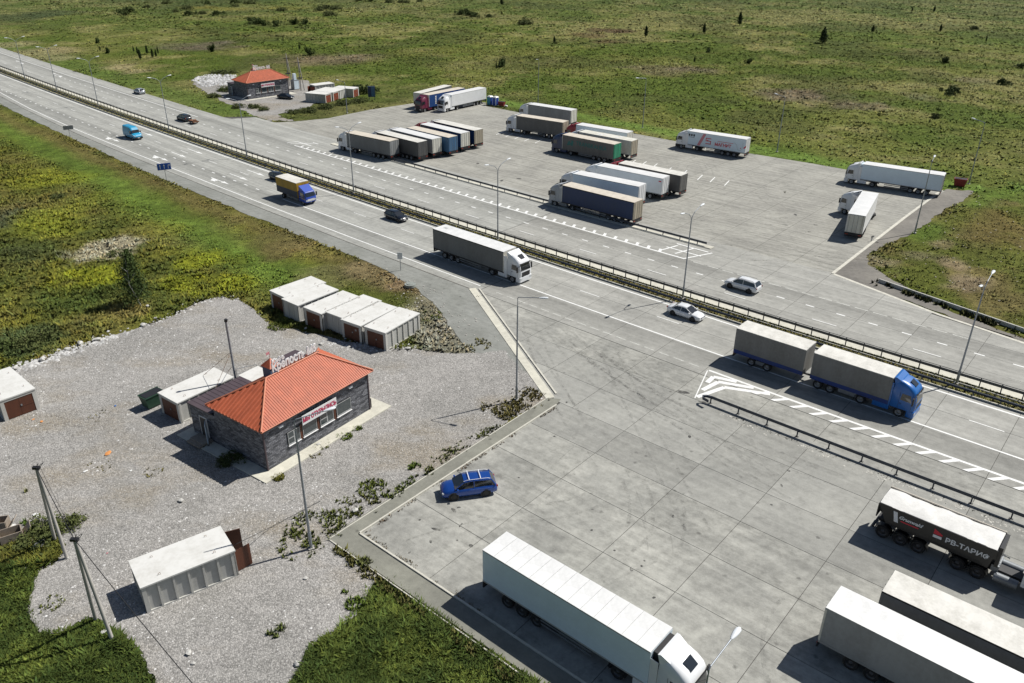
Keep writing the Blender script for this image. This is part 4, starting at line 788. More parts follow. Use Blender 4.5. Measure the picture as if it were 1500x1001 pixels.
# ------------------------------------------------------------------ trees and bushes
def leafcloud(name, n, fn, size, c0, c1, seed):
    """fn(u) -> positions; colours vary clump by clump (the leaves' own colour)"""
    g = np.random.default_rng(seed); P = fn(g, n); a = g.random((n, 3))*6.283; s = size*g.uniform(.6, 1.3, n)
    d1 = np.stack([np.cos(a[:, 0])*np.cos(a[:, 1]), np.sin(a[:, 0])*np.cos(a[:, 1]), np.sin(a[:, 1])], 1)
    d2 = np.cross(d1, np.stack([np.cos(a[:, 2]), np.sin(a[:, 2]), g.uniform(-.5, 1, n)], 1)); d2 /= np.linalg.norm(d2, axis=1)[:, None]+1e-9
    v = np.empty((n, 4, 3)); v[:, 0] = P-d1*s[:, None]; v[:, 1] = P+d2*s[:, None]*.55; v[:, 2] = P+d1*s[:, None]; v[:, 3] = P-d2*s[:, None]*.55
    me = bpy.data.meshes.new(name); me.vertices.add(n*4); me.vertices.foreach_set('co', v.reshape(-1)); me.loops.add(n*4); me.loops.foreach_set('vertex_index', np.arange(n*4))
    me.polygons.add(n); me.polygons.foreach_set('loop_start', np.arange(n)*4); me.polygons.foreach_set('loop_total', np.full(n, 4))
    k = np.clip(vn(P[:, 0]*2+seed, P[:, 1]*2+P[:, 2]*1.7)*.8+g.random(n)*.3, 0, 1)[:, None]; c = np.array([c0])*(1-k)+np.array([c1])*k
    c = np.repeat(c[:, None, :], 4, 1).reshape(-1, 3); at = me.color_attributes.new('col', 'FLOAT_COLOR', 'POINT'); at.data.foreach_set('color', np.concatenate([c, np.ones((len(c), 1))], 1).ravel())
    me.update(); me.validate(); me.materials.append(M['leaf']); return me
def bush_fn(w_, h, nc):
    def f(g, n):
        cx = g.normal(0, w_*.28, (nc, 3)); cx[:, 2] = np.abs(g.normal(h*.42, h*.22, nc)); cr_ = g.uniform(.16, .34, nc)*w_
        i = g.integers(0, nc, n); d = g.normal(0, 1, (n, 3)); d /= np.linalg.norm(d, axis=1)[:, None]; p = cx[i]+d*(cr_[i]*g.uniform(.5, 1.1, n))[:, None]; p[:, 2] = np.abs(p[:, 2]*.95); return p
    return f
def cone_fn(w_, h, base=.12):
    def f(g, n):
        z = g.beta(1.5, 1.5, n); r = np.sin(np.pi*np.clip(z*.86+.12, 0, 1))**.7*(1.15-.75*z)*w_/2*g.uniform(.3, 1.08, n)*(.8+.4*np.sin(z*17+g.uniform(-.8, .8, n))**2); a = g.random(n)*6.283; lob = 1+.25*np.sin(a*3+z*9)
        return np.stack([r*np.cos(a)*lob, r*np.sin(a)*lob, h*(base+z*(1-base))], 1)
    return f
def trunk_mb(h, r, limbs=6, seed=1):
    g = random.Random(seed); mb = MB(); p = (0, 0, -.1); pts = [(0, 0, -.1)]
    for k in range(5): pts.append((g.uniform(-.1, .1)*h*.1*(k+1), g.uniform(-.1, .1)*h*.1*(k+1), h*(k+1)/5))
    for k in range(5): mb.cyl(pts[k], pts[k+1], r*(1-k*.18), r*(1-(k+1)*.18), 7)
    for k in range(limbs):
        i = 1+k % 3; a = g.uniform(0, 6.28); b = pts[i]; L = h*g.uniform(.22, .34); mb.cyl(b, (b[0]+math.cos(a)*L, b[1]+math.sin(a)*L, b[2]+L*.9), r*.4, r*.12, 5)
    return mb
CR = {'bushA': leafcloud('crown', 1700, bush_fn(2.5, 2.3, 16), .15, (.045, .066, .02), (.10, .13, .038), 3), 'bushB': leafcloud('crown', 1500, bush_fn(2.9, 1.6, 14), .15, (.06, .078, .026), (.11, .125, .042), 5),
      'bushC': leafcloud('crown', 1500, bush_fn(2.6, 2.6, 15), .17, (.024, .040, .010), (.06, .09, .02), 6), 'cone': leafcloud('crown', 1900, cone_fn(2.4, 6), .19, (.018, .036, .012), (.05, .08, .022), 8),
      'poplar': leafcloud('crown', 1900, cone_fn(2.9, 6.2, .06), .2, (.016, .034, .012), (.045, .072, .022), 9)}
TK = trunk_mb(4.5, .10).mesh('trunk'); TKB = trunk_mb(1.2, .07).mesh('trunk')
def tree(kind, name, x, y, h, label, cat, group=None, wide=1.0):
    t = thing(name, label, cat, (x, y, -.05), random.uniform(0, 6.28), group); base = 6.0 if kind in ('cone', 'poplar') else {'bushA': 2.5, 'bushB': 1.8, 'bushC': 2.9}[kind]; k = h/base
    put(TK if base == 6 else TKB, 'trunk', M['dbark'], t); put(CR[kind], 'crown', M['leaf'], t); t.scale = (k*wide, k*wide, k); return t
# the birch sapling by the gravel edge
b = thing('birch_tree', 'young birch with a thin white trunk standing alone above the gravel lot', 'tree', (*(-46.26, 92.13), -.05))
bt = MB(); pts = [(0, 0, -.1), (-.12, -.25, 1.1), (-.35, -.5, 2.2), (-.55, -.6, 3.3), (-.5, -.4, 4.6), (-.62, -.1, 6.4)]
for k in range(5): bt.cyl(pts[k], pts[k+1], .10-.017*k, .10-.017*(k+1), 8)
bt.build('trunk', M['bark'], b)
for k, (i, a, L) in enumerate(((1, .4, 1.3), (1, 3.5, 1.5), (2, 1.9, 1.5), (2, 4.9, 1.4), (3, 0.2, 1.2), (3, 2.8, 1.2), (4, 4.0, .9), (4, 1.2, .9))):
    p = pts[i]; MB().cyl(p, (p[0]+math.cos(a)*L*.75, p[1]+math.sin(a)*L*.75, p[2]+L), .035, .01, 5).build('branch', M['bark'], b)
def birch_fn(g, n):
    z = g.beta(1.15, 1.35, n); i = g.integers(0, 26, n); a = i*2.4+g.normal(0, .28, n); rr = (1-z)**.6*2.5*g.uniform(.25, 1.0, n)*(.55+.6*((i*7) % 5)/4); zc = np.round(z*9)/9+g.normal(0, .045, n)
    return np.stack([rr*np.cos(a)-.45, rr*np.sin(a)+.25, .75+6.5*np.clip(zc, 0, 1)], 1)
put(leafcloud('crown', 7500, birch_fn, .10, (.028, .05, .016), (.085, .12, .035), 12), 'crown', M['leaf'], b)
TREES = [(126.08, 352.83, 'poplar', 6.3, 'tallest dark narrow tree in the open meadow at the upper right', 1.05), (107.63, 416.79, 'cone', 6.4, 'dark pointed tree near the top of the meadow right of centre', 0.9), (83.54, 382.37, 'cone', 4.8, 'slim dark tree left of the pointed tree near the top of the meadow', 0.8), (55.91, 368.28, 'cone', 4.8, 'lone slim tree in the meadow above the trailer rows, near the straw patches', 0.9), (162.2, 393.15, 'cone', 3.4, 'small upright tree right of the tallest meadow tree', 1.1), (195.17, 398.18, 'cone', 3.6, 'small upright tree near the top right of the meadow', 0.9), (237.22, 496.36, 'cone', 3.6, 'small tree of a close pair at the top right edge', 0.9), (226.18, 499.42, 'cone', 2.4, 'tiny tree left of the close pair at the top right edge', 1), (-7.71, 516.23, 'cone', 4.2, 'dark tree cut by the top edge of the picture above the trailers', 1.2), (15.96, 345.59, 'cone', 3.0, 'tiny dark pointed tree in the meadow left of the straw patches', 0.9), (-3.99, 284.72, 'bushC', 3.4, 'round dark bush tree in the meadow above the portable toilets', 0.85), (-5.92, 278.86, 'cone', 2.6, 'thin sapling beside the round bush tree above the portable toilets', 0.5), (-73.62, 307.69, 'bushC', 3.6, 'dark bushy tree in the meadow just right of the far cafe', 0.7), (-111.17, 314.19, 'bushC', 3.4, 'dark bushy tree by the purple patch left of the far cafe', 0.6), (-80.59, 321.58, 'cone', 2.3, 'small sapling left of the bushy tree near the far cafe', 0.9), (-146.48, 308.49, 'bushC', 2.6, 'small dark shrub in the meadow at far left of the saplings', 0.6), (125.84, 241.47, 'bushA', 3.0, 'wide round bush with dark shadow in the meadow at right', 1.15), (148.67, 257.09, 'bushA', 2.8, 'round dark bush near the right edge of the meadow', 0.8), (152.32, 302.64, 'bushC', 2.6, 'round bush above the wide bush at the right of the meadow', 1), (173.26, 291.48, 'bushA', 2.2, 'bush cut by the right edge of the meadow', 1), (106.23, 208.23, 'bushB', 1.4, 'low bush in the meadow above the parked long white truck', 0.9), (73.27, 323.69, 'bushC', 2.2, 'small bush below the slim tree near the top of the meadow', 0.8), (81.05, 295.47, 'bushC', 2.4, 'small dark round bush in the middle of the right meadow', 0.8), (62.76, 297.56, 'cone', 2.2, 'tiny dark shrub between two small bushes in the right meadow', 0.8), (217.46, 410.75, 'bushB', 2.0, 'low dark bush near the top right corner', 1.0), (197.53, 361.92, 'cone', 3.0, 'thin crooked shrub near the top right corner', 0.5), (67.97, 407.96, 'cone', 1.8, 'tiny shrub right of the lone slim meadow tree', 0.8), (76.26, 369.69, 'cone', 1.8, 'tiny shrub at the foot of the slim dark tree', 0.9), (-162.67, 335.89, 'bushC', 2.4, 'small black looking bush in the left meadow', 0.8), (-151.7, 313.49, 'cone', 1.8, 'tiny sapling just below the black bush', 0.8), (4.24, 414.67, 'bushB', 3.0, 'low dark bush near the top, above the lorry park', 1.3)]
for x, y, k, h, lb, wd in TREES: tree(k, 'bush' if 'bush' in k else 'tree', x, y, h, lb, 'bush' if 'bush' in k else 'tree', wide=wd)
ORD = 'first second third fourth fifth sixth seventh eighth ninth tenth eleventh twelfth thirteenth fourteenth fifteenth sixteenth seventeenth eighteenth nineteenth'.split()
for gl, lst in [('one of the thin dark saplings clustered in the left meadow', [(-134.75, 305.73, 'cone', 2.8, 0.7), (-128.52, 292.93, 'cone', 3.6, 0.8), (-131.41, 305.94, 'cone', 3.2, 0.8), (-126.26, 297.88, 'cone', 3.2, 0.8), (-125.72, 299.55, 'cone', 2.8, 0.7), (-127.59, 306.17, 'cone', 3, 0.5), (-139.03, 312.48, 'cone', 2.2, 0.6)]), ('one of the big bushes in a row left of top centre', [(-123.82, 410.53, 'bushA', 5, 1.2), (-119.67, 404.97, 'bushA', 5, 1), (-115.33, 399.57, 'bushC', 5, 0.9), (-109.78, 400.0, 'bushA', 4.6, 1), (-103.43, 406.24, 'bushC', 4.8, 0.9), (-98.1, 406.66, 'bushA', 4.6, 1)]), ('one of the dark bushes along the top left edge', [(-203.32, 449.75, 'bushA', 4, 1.3), (-202.23, 457.16, 'bushA', 5, 1.3), (-197.69, 443.15, 'bushA', 3.4, 1.2), (-164.86, 442.5, 'bushA', 4.6, 1.2), (-177.82, 474.74, 'bushB', 3.4, 1.3), (-176.66, 504.31, 'bushA', 4.4, 1), (-152.5, 447.06, 'bushA', 4, 1.4), (-160.81, 449.89, 'bushB', 3, 1), (-178.03, 459.32, 'bushB', 2.6, 1), (-163.74, 514.67, 'bushA', 4, 1.3), (-155.05, 510.94, 'bushB', 3.6, 1.5), (-201.39, 506.38, 'bushB', 3.4, 1.3), (-125.91, 471.62, 'bushB', 3.2, 1.3), (-105.62, 485.44, 'bushB', 3.6, 1.8), (-95.09, 448.49, 'bushB', 4, 1.2), (-99.25, 481.97, 'bushB', 3.6, 1.4), (-202.01, 480.55, 'bushB', 3, 1), (-105.7, 473.45, 'bushB', 3, 1), (-157.52, 493.09, 'bushB', 2.6, 1.3)]), ('one of the joined bushes near the lone dark top tree', [(-28.3, 457.8, 'bushA', 4.8, 1), (-26.2, 465.31, 'bushA', 4.6, 1), (-23.84, 454.61, 'bushA', 4, 1), (-20.69, 447.86, 'bushA', 4.4, 1.2), (-12.91, 445.09, 'bushA', 3.2, 1.1)]), ('one of the bushes on the top edge above the cafe', [(-95.36, 535.88, 'bushA', 3.6, 1.2), (-87.23, 531.8, 'bushA', 4, 1.2), (-75.17, 528.2, 'bushB', 3, 1.3), (-68.69, 528.84, 'bushB', 3, 1.2), (-65.44, 529.17, 'bushB', 2.6, 1.0), (-57.81, 534.77, 'bushB', 2.6, 1.0)])]:
    for i_, (x, y, k, h, wd) in enumerate(sorted(lst, key=lambda q: q[0]/q[1])): h *= (.72 if 'bush' in k else 1); tree(k, 'bush' if 'bush' in k else 'sapling', x, y, h, ORD[i_]+' from the left of the '+gl.replace('one of the ', ''), 'bush' if 'bush' in k else 'tree', gl.replace('one of the ', ''), wd)
# shrubs round the far cafe lot and in the near field
for x, y, k, h, lb, wd in [(-81.37, 236.04, 'bushB', 1.7, 'low dark shrub left of the far cafe wall', 1.3), (-81.58, 227.88, 'bushB', 1.3, 'weedy shrub on the verge left of the far cafe', 1.5), (-66.9, 213.65, 'bushB', 1.3, 'grey green shrub in front of the far cafe forecourt, left one', 1.3), (-63.7, 210.34, 'bushB', 1.2, 'grey green shrub in front of the far cafe forecourt, right one', 1.2), (-70.71, 213.49, 'bushB', 1.3, 'shrub beside the lamp in front of the far cafe', 1.3), (-55.38, 208.16, 'bushB', 1.1, 'low green shrub left on the verge island below the far garages', 1.7), (-51.5, 210.0, 'bushB', 1.3, 'low green shrub in the middle of the verge island below the far garages', 1.7), (-48.09, 214.46, 'bushB', 1.3, 'green shrub against the far garages', 1.7), (-44.55, 219.09, 'bushB', 1.5, 'green shrub under the lamp post by the far garages', 1.6), (-41.46, 221.99, 'bushB', 1.5, 'bright green shrub below the red gate of the far garages', 1.6), (-41.74, 234.76, 'bushA', 2.6, 'large grey brown bush behind the far garages', 1.5), (-44.53, 239.91, 'bushA', 2.2, 'smaller grey brown bush behind the far garages', 1.4), (-90.27, 267.51, 'bushB', 1.3, 'dark shrub strip behind the rubble heap by the far cafe', 2.2), (-93.46, 266.02, 'bushB', 1.3, 'dark shrub at the left end behind the rubble heap', 1.8), (-71.44, 109.22, 'bushB', 1.0, 'dark grey green bush in the near field at the left edge', 1.8), (-69.03, 109.27, 'bushB', 0.9, 'low grey bush right of the left edge in the near field', 1.6), (-54.72, 81.24, 'bushB', 1.4, 'dark green bush above the left garage', 1.5), (-53.49, 82.45, 'bushB', 1.3, 'grey green bush beside the rubble above the left garage', 1.4), (-55.94, 79.57, 'bushA', 1.6, 'dark bush at the left edge above the left garage', 1.2), (-78.38, 135.81, 'bushB', 0.8, 'low dark bush patch in the upper part of the near field', 1.7), (-56.7, 109.03, 'bushB', 0.9, 'low grey green bush left of the bare patch by the birch', 1.5), (-35.28, 50.66, 'bushB', 1.0, 'olive bush between the two utility poles', 1.4), (-36.59, 50.07, 'bushB', 1.1, 'brown topped bush by the wooden boxes', 1.3), (-36.36, 48.1, 'bushB', 1.1, 'bushy green clump at the left edge below the boxes', 1.4), (-24.67, 59.19, 'bushB', 0.9, 'dark bush in the shade of the cafe wall', 1.3)]:
    tree(k, 'bush', x, y, h, lb, 'bush', wide=wd)

# ================================================================== VEHICLES
def wheel_mb(r, w_, n=20):
    mb = MB(); rr = [(r*.62, -w_/2), (r*.92, -w_/2), (r, -w_*.36), (r, w_*.36), (r*.92, w_/2), (r*.62, w_/2)]
    rings = [[(rad*math.cos(a), y, rad*math.sin(a)) for rad, y in rr] for a in [2*math.pi*k/n for k in range(n)]]; rings.append(rings[0])
    return mb.loft(rings, cap=False)
def rim_mb(r, w_, n=16):
    mb = MB(); rings = []
    for rad, y in ((r*.64, w_*.42), (r*.55, w_*.30), (r*.30, w_*.12), (r*.28, w_*.34), (.001, w_*.34)): rings.append([(rad*math.cos(2*math.pi*k/n), y, rad*math.sin(2*math.pi*k/n)) for k in range(n)])
    mb.loft(rings, cap=False); rings = [[(x, -y, z) for x, y, z in r_] for r_ in rings]; mb.loft(rings, cap=False); return mb
def wheel(parent, x, y, r, w_, rim='rim', z=None):
    o = cached(('wh', r, w_), lambda: wheel_mb(r, w_), 'wheel', M['tyre'], parent, (x, y, r if z is None else z))
    cached(('rm', r, w_), lambda: rim_mb(r, w_), 'rim', M[rim], o); return o
# ---- lorry cab (cab front at x=+4.45, kingpin at x=0)
def cab_rings(h=3.75, w_=1.235, xb=2.15):
    k = (h-2.75)
    return [(0.95, 4.40, w_, .30), (1.3, 4.45, w_, .32), (1.75, 4.45, w_, .34), (2.25, 4.38, w_-.01, .36), (2.78, 4.24, w_-.03, .38), (2.78+.30*k, 4.10, w_-.06, .42), (2.78+.60*k, 3.75, w_-.12, .45), (2.78+.85*k, 3.25, w_-.2, .45), (2.78+.97*k, 2.75, w_-.28, .42)]
def ring(z, xf, w_, r, xb=2.15, n=5):
    pts = []
    for k in range(n+1): a = -math.pi/2+math.pi/2*k/n; pts.append((xf-r+r*math.cos(a), -(w_-r)+r*math.sin(a), z))
    for k in range(n+1): a = math.pi/2*k/n; pts.append((xf-r+r*math.cos(a), (w_-r)+r*math.sin(a), z))
    pts += [(xb+.05, w_, z), (xb, w_-.05, z), (xb, -w_+.05, z), (xb+.05, -w_, z)]; return pts
def cabfx(R_, z, y):
    zs = [q[0] for q in R_]; xf = np.interp(z, zs, [q[1] for q in R_]); w_ = np.interp(z, zs, [q[2] for q in R_]); r = np.interp(z, zs, [q[3] for q in R_]); e = abs(y)-(w_-r)
    return float(xf-r+math.sqrt(max(r*r-max(e, 0)**2, 0)))
def cab_patch(R_, z0, z1, y0, y1, off=.014, ny=10, nz=3, th=0):
    mb = MB(); rows = []
    for i in range(nz+1):
        z = z0+(z1-z0)*i/nz; rows.append([(cabfx(R_, z, y0+(y1-y0)*j/ny)+off, y0+(y1-y0)*j/ny, z) for j in range(ny+1)])
    vs = [p for r in rows for p in r]; mb.add(vs, [(i*(ny+1)+j, i*(ny+1)+j+1, (i+1)*(ny+1)+j+1, (i+1)*(ny+1)+j) for i in range(nz) for j in range(ny)], True); return mb
def tractor(root, paint, loc=(0, 0, 0), rz=0.0, style=0, rim='rim', skirts=True, hatch=True, axles=1):
    """parts of the tractor unit, all children of root"""
    H = {0: 3.78, 1: 3.70, 2: 3.35}[style]; R_ = cab_rings(H); L = lambda: Matrix.Rotation(rz, 4, 'Z')
    ca, sa = math.cos(rz), math.sin(rz)
    def P(key, fn, name, mat): return cached(('tr', style, key), fn, name, mat, root, loc, (0, 0, rz))
    cab = P('cab', lambda: MB().loft([ring(z, xf, w_, r) for z, xf, w_, r in R_]), 'cab', M[paint])
    def PS(key, fn, name, mat): return cached(('tr', style, key), fn, name, mat, cab)
    PS('ws', lambda: cab_patch(R_, 1.86, 2.70, -1.10, 1.10), 'windscreen', M['glass'])
    PS('visor', lambda: cab_patch(R_, 2.74, 2.88, -1.05, 1.05, .10), 'sun_visor', M['black'])
    PS('grille', lambda: cab_patch(R_, 1.0, 1.66, -.78, .78), 'grille', M['black'] if style != 1 else M['chassis'])
    for sgn in (-1, 1):
        PS(('sw', sgn), lambda sgn=sgn: MB().add([(x, sgn*y, z) for x, z, y in ((2.98, 1.92, 1.247), (4.02, 1.88, 1.247), (3.86, 2.62, 1.222), (3.05, 2.62, 1.222))], [(0, 1, 2, 3)]), 'side_window', M['glass'])
        PS(('seam', sgn), lambda sgn=sgn: MB().b2(2.88, 2.90, sgn*1.236, sgn*1.243, 1.0, 2.75).b2(4.06, 4.08, sgn*1.22, sgn*1.239, 1.0, 1.8), 'door_seam', M['black'])
        PS(('hd', sgn), lambda sgn=sgn: MB().b2(2.98, 3.16, sgn*1.236, sgn*1.262, 1.55, 1.60), 'door_handle', M['black'])
        PS(('mir', sgn), lambda sgn=sgn: MB().b2(4.12, 4.24, sgn*1.30, sgn*1.52, 1.75, 2.55).cyl((4.15, sgn*1.2, 2.5), (4.18, sgn*1.42, 2.5), .025).cyl((4.2, sgn*1.2, 1.85), (4.18, sgn*1.42, 1.85), .025), 'mirror', M['black'])
        P(('fair', sgn), lambda sgn=sgn: MB().add([(2.15, sgn*1.235, 1.0), (2.15, sgn*1.235, H-.35), (1.62, sgn*1.235, H-.30), (1.62, sgn*1.235, 1.0), (2.15, sgn*1.19, 1.0), (2.15, sgn*1.19, H-.35), (1.62, sgn*1.19, H-.30), (1.62, sgn*1.19, 1.0)], [(0, 1, 2, 3), (4, 5, 6, 7), (0, 3, 7, 4), (1, 2, 6, 5), (2, 3, 7, 6), (0, 1, 5, 4)]), 'side_fairing', M[paint])
        P(('hl', sgn), lambda sgn=sgn: MB().b2(4.36, 4.475, sgn*.72, sgn*1.12, .62, .84), 'headlight', M['headlight'])
        P(('tank', sgn), lambda sgn=sgn: MB().b2(.55, 2.1, sgn*.62, sgn*1.2, .42, 1.02), 'side_skirt' if skirts else 'fuel_tank', M[paint] if skirts else M['galv'])
        P(('mud', sgn), lambda sgn=sgn: MB().loft([[(-.6+.62*math.cos(a), sgn*y, .5+.62*math.sin(a)) for y in (.68, 1.24)]+[(-.6+.58*math.cos(a), sgn*y, .5+.58*math.sin(a)) for y in (1.24, .68)] for a in [math.pi*k/8 for k in range(9)]], smooth=False), 'mudguard', M['chassis'])
    if style != 2:
        P('defl', lambda: MB().add([(3.25, -.95, H-.32), (3.25, .95, H-.32), (2.2, -1.08, 4.02), (2.2, 1.08, 4.02), (2.0, -1.12, 3.98), (2.0, 1.12, 3.98), (3.0, -1.0, H-.5), (3.0, 1.0, H-.5), (2.2, -1.15, H-.42), (2.2, 1.15, H-.42)], [(0, 2, 3, 1), (2, 4, 5, 3), (0, 6, 8, 4, 2), (1, 3, 5, 9, 7)]), 'roof_deflector', M[paint])
        if hatch: PS('hatch', lambda: MB().box((3.62, 0, 2.78+(H-2.75)*.70+.02), (.72, .80, .05), ry=.62), 'roof_hatch', M['glass'])
    else: PS('hatch', lambda: MB().box((3.5, 0, 3.22), (.6, .7, .06), ry=.5), 'roof_hatch', M['glass'])
    P('bump', lambda: MB().loft([ring(z, 4.47, 1.24, .22, 3.75) for z in (.32, .94)], smooth=False), 'bumper', M[paint] if style != 1 else M['chassis'])
    P('frame', lambda: MB().b2(-1.5-(axles-1)*1.3, 3.8, -.42, .42, .70, .95).b2(2.2, 4.3, -1.1, 1.1, .8, .96).cyl((0, 0, .95), (0, 0, 1.14), .5, n=12).b2(1.7, 2.1, -.9, .9, .95, 2.6), 'chassis', M['chassis'])
    def W_(x, y, r, w_): o = wheel(root, loc[0]+ca*x-sa*y, loc[1]+sa*x+ca*y, r, w_, rim); o.rotation_euler = (0, 0, rz)
    for y in (-1.05, 1.05): W_(3.08, y, .5, .31)
    for k in range(axles):
        for y in (-.94, .94): W_(-.6-k*1.32, y, .5, .56)
def semi(name, label, x, y, yaw, side='curt_grey', roof='grey_roof', rear='curt_grey', cab='c_white', cabstyle=0, kind='curtain', L=13.6, group=None, turn=0.0, panels=False, rim='rim', front=True, skirts=True, frame='dirtywhite'):
    """root at the middle of the semi-trailer, +x forward"""
    t = thing(name, label, 'truck', (x, y, ZP), yaw, group); h = L/2; k0 = (kind, L); zb = 1.12 if kind == 'curtain' else 1.18; zt = 3.98
    def C(key, fn, nme, mat, parent=t, loc=(0, 0, 0)): return cached((k0, key), fn, nme, mat, parent, loc)
    if kind == 'curtain':
        def curtain(sgn):
            n = int((L-.3)/.42); mb = MB(); rg = []
            for i in range(n+1):
                xx = -h+.12+(L-.24)*i/n; yy = sgn*(1.262+.014*(i % 2)); rg += [(xx, yy, zb+.02), (xx, sgn*1.262, zt-.14)]
            return mb.add(rg, [(2*i, 2*i+2, 2*i+3, 2*i+1) for i in range(n)])
        for sgn in (-1, 1): C(('cu', sgn), lambda sgn=sgn: curtain(sgn), 'side_curtain', M[side]); C(('rail', sgn), lambda sgn=sgn: MB().b2(-h, h, sgn*1.245, sgn*1.285, zt-.14, zt-.01).b2(-h, h, sgn*1.24, sgn*1.28, .98, zb+.03), 'side_rail', M['chassis'] if side in ('curt_grey', 'curt_dgrey', 'curt_navy') else M[side])
        C('core', lambda: MB().b2(-h+.1, h-.1, -1.25, 1.25, zb, zt-.06), 'load_box', M[side])
        C('fw', lambda: MB().b2(h-.1, h, -1.275, 1.275, 1.0, zt-.04), 'front_wall', M[frame])
        [C(('corner', sg_), lambda sg_=sg_: MB().b2(-h, -h+.12, sg_*1.18, sg_*1.278, 1.0, zt-.02), 'corner_post', M[rear]) for sg_ in (-1, 1)]
    else:
        for sgn in (-1, 1): C(('cu', sgn), lambda sgn=sgn: MB().b2(-h+.04, h, sgn*1.235, sgn*1.275, zb, zt-.05), 'side_wall', M[side]); C(('rail', sgn), lambda sgn=sgn: MB().b2(-h, h, sgn*1.22, sgn*1.283, zb-.05, zb+.07).b2(-h+.02, h-.02, sgn*1.24, sgn*1.284, zt-.10, zt-.02), 'side_rail', M['grey_print'])
        C('core', lambda: MB().b2(-h+.1, h-.06, -1.234, 1.234, zb, zt-.07), 'load_box', M[side])
        C('fw', lambda: MB().b2(h-.058, h+.01, -1.234, 1.234, zb, zt-.06), 'front_wall', M[side])
        C('unit', lambda: MB().b2(h+.012, h+.40, -.95, .95, 2.05, 3.85).b2(h+.40, h+.42, -.7, .7, 2.9, 3.7), 'cooling_unit', M['chassis'] if (rear != 'white_body' or panels) else M['bluewhite'])
    if panels:
        n = 13; w_ = L/n
        for i in range(n): cached(('rp', w_), lambda: MB().b2(-w_/2+.014, w_/2-.014, -1.275, 1.275, -.045, 0.012), 'roof_panel', M[roof], t, (-h+w_*(i+.5), 0, zt))
        C('rp0', lambda: MB().b2(-h, h, -1.27, 1.27, zt-.055, zt-.03), 'roof_frame', M['grey_print'])
    else:
        def roofm():
            mb = MB(); n = 24 if kind == 'curtain' else 2; rg = []
            for i in range(n+1):
                xx = -h+L*i/n; dz = .022*(i % 2) if kind == 'curtain' else 0; rg.append([(xx, -1.283, zt-.04), (xx, 1.283, zt-.04), (xx, 1.283, zt+.0), (xx, .5, zt+.02-dz), (xx, -.5, zt+.02-dz), (xx, -1.283, zt+.0)])
            return mb.loft(rg, smooth=False)
        C('roof', roofm, 'roof', M[roof])
    for sgn in (-1, 1):
        d = C(('door', sgn), lambda sgn=sgn: MB().b2(-h-.03, -h+.035, sgn*.02, sgn*1.215, 1.15, zt-.10), 'rear_door', M[rear])
        C(('bar', sgn), lambda sgn=sgn: MB().cyl((-h-.05, sgn*.3, 1.1), (-h-.05, sgn*.3, zt-.1), .02, n=5).cyl((-h-.05, sgn*.95, 1.1), (-h-.05, sgn*.95, zt-.1), .02, n=5), 'lock_bar', M['galv'], d)
        C(('tl', sgn), lambda sgn=sgn: MB().b2(-h-.06, -h-.02, sgn*.75, sgn*1.2, .78, .92), 'tail_light', M['redlens'])
        C(('sg', sgn), lambda sgn=sgn: MB().b2(-h+5.2, h-4.2, sgn*1.17, sgn*1.21, .48, .62).b2(-h+5.2, h-4.2, sgn*1.17, sgn*1.21, .78, .92), 'side_guard', M['galv'])
        C(('leg', sgn), lambda sgn=sgn: MB().b2(h-3.0, h-2.85, sgn*.8, sgn*.95, .35, 1.1).b2(h-3.05, h-2.8, sgn*.72, sgn*1.0, .3, .36), 'landing_leg', M['chassis'])
    C('rb', lambda: MB().b2(-h-.05, -h+.06, -1.24, 1.24, .5, .64).b2(-h-.01, -h+.05, -1.26, 1.26, .70, 1.12), 'rear_bumper', M['chassis'])
    C('frame', lambda: MB().b2(-h+.1, h-.1, -.55, .55, .86, 1.12).b2(-h+.3, h-.3, -1.2, 1.2, 1.02, 1.14).b2(-h+4.9, -h+6.6, -1.1, 1.1, .5, .9), 'chassis', M['chassis'])
    for i in range(3):
        for yy in (-1.04, 1.04): wheel(t, -h+2.2+i*1.31, yy, .5, .36, rim)
    if front:
        kx, a = h-1.6, turn
        tractor(t, cab, (kx, 0, 0), a, cabstyle, rim, skirts)
    return t
def letters(text, size, depth, mat, parent, loc, rot, shear=0.0, sx=1.0, name='lettering', bold=0.0):
    cu = bpy.data.curves.new('t', 'FONT'); cu.body = text; cu.size = size; cu.extrude = depth; cu.align_x = 'CENTER'; cu.align_y = 'CENTER'; cu.shear = shear; cu.offset = bold; cu.resolution_u = 3
    o = bpy.data.objects.new('t', cu); COL.objects.link(o); dg = bpy.context.evaluated_depsgraph_get(); dg.update(); me = bpy.data.meshes.new_from_object(o.evaluated_get(dg)); bpy.data.objects.remove(o)
    me.name = name; me.materials.clear(); ob = put(me, name, mat, parent, loc, rot); ob.scale = (sx, 1, 1); return ob
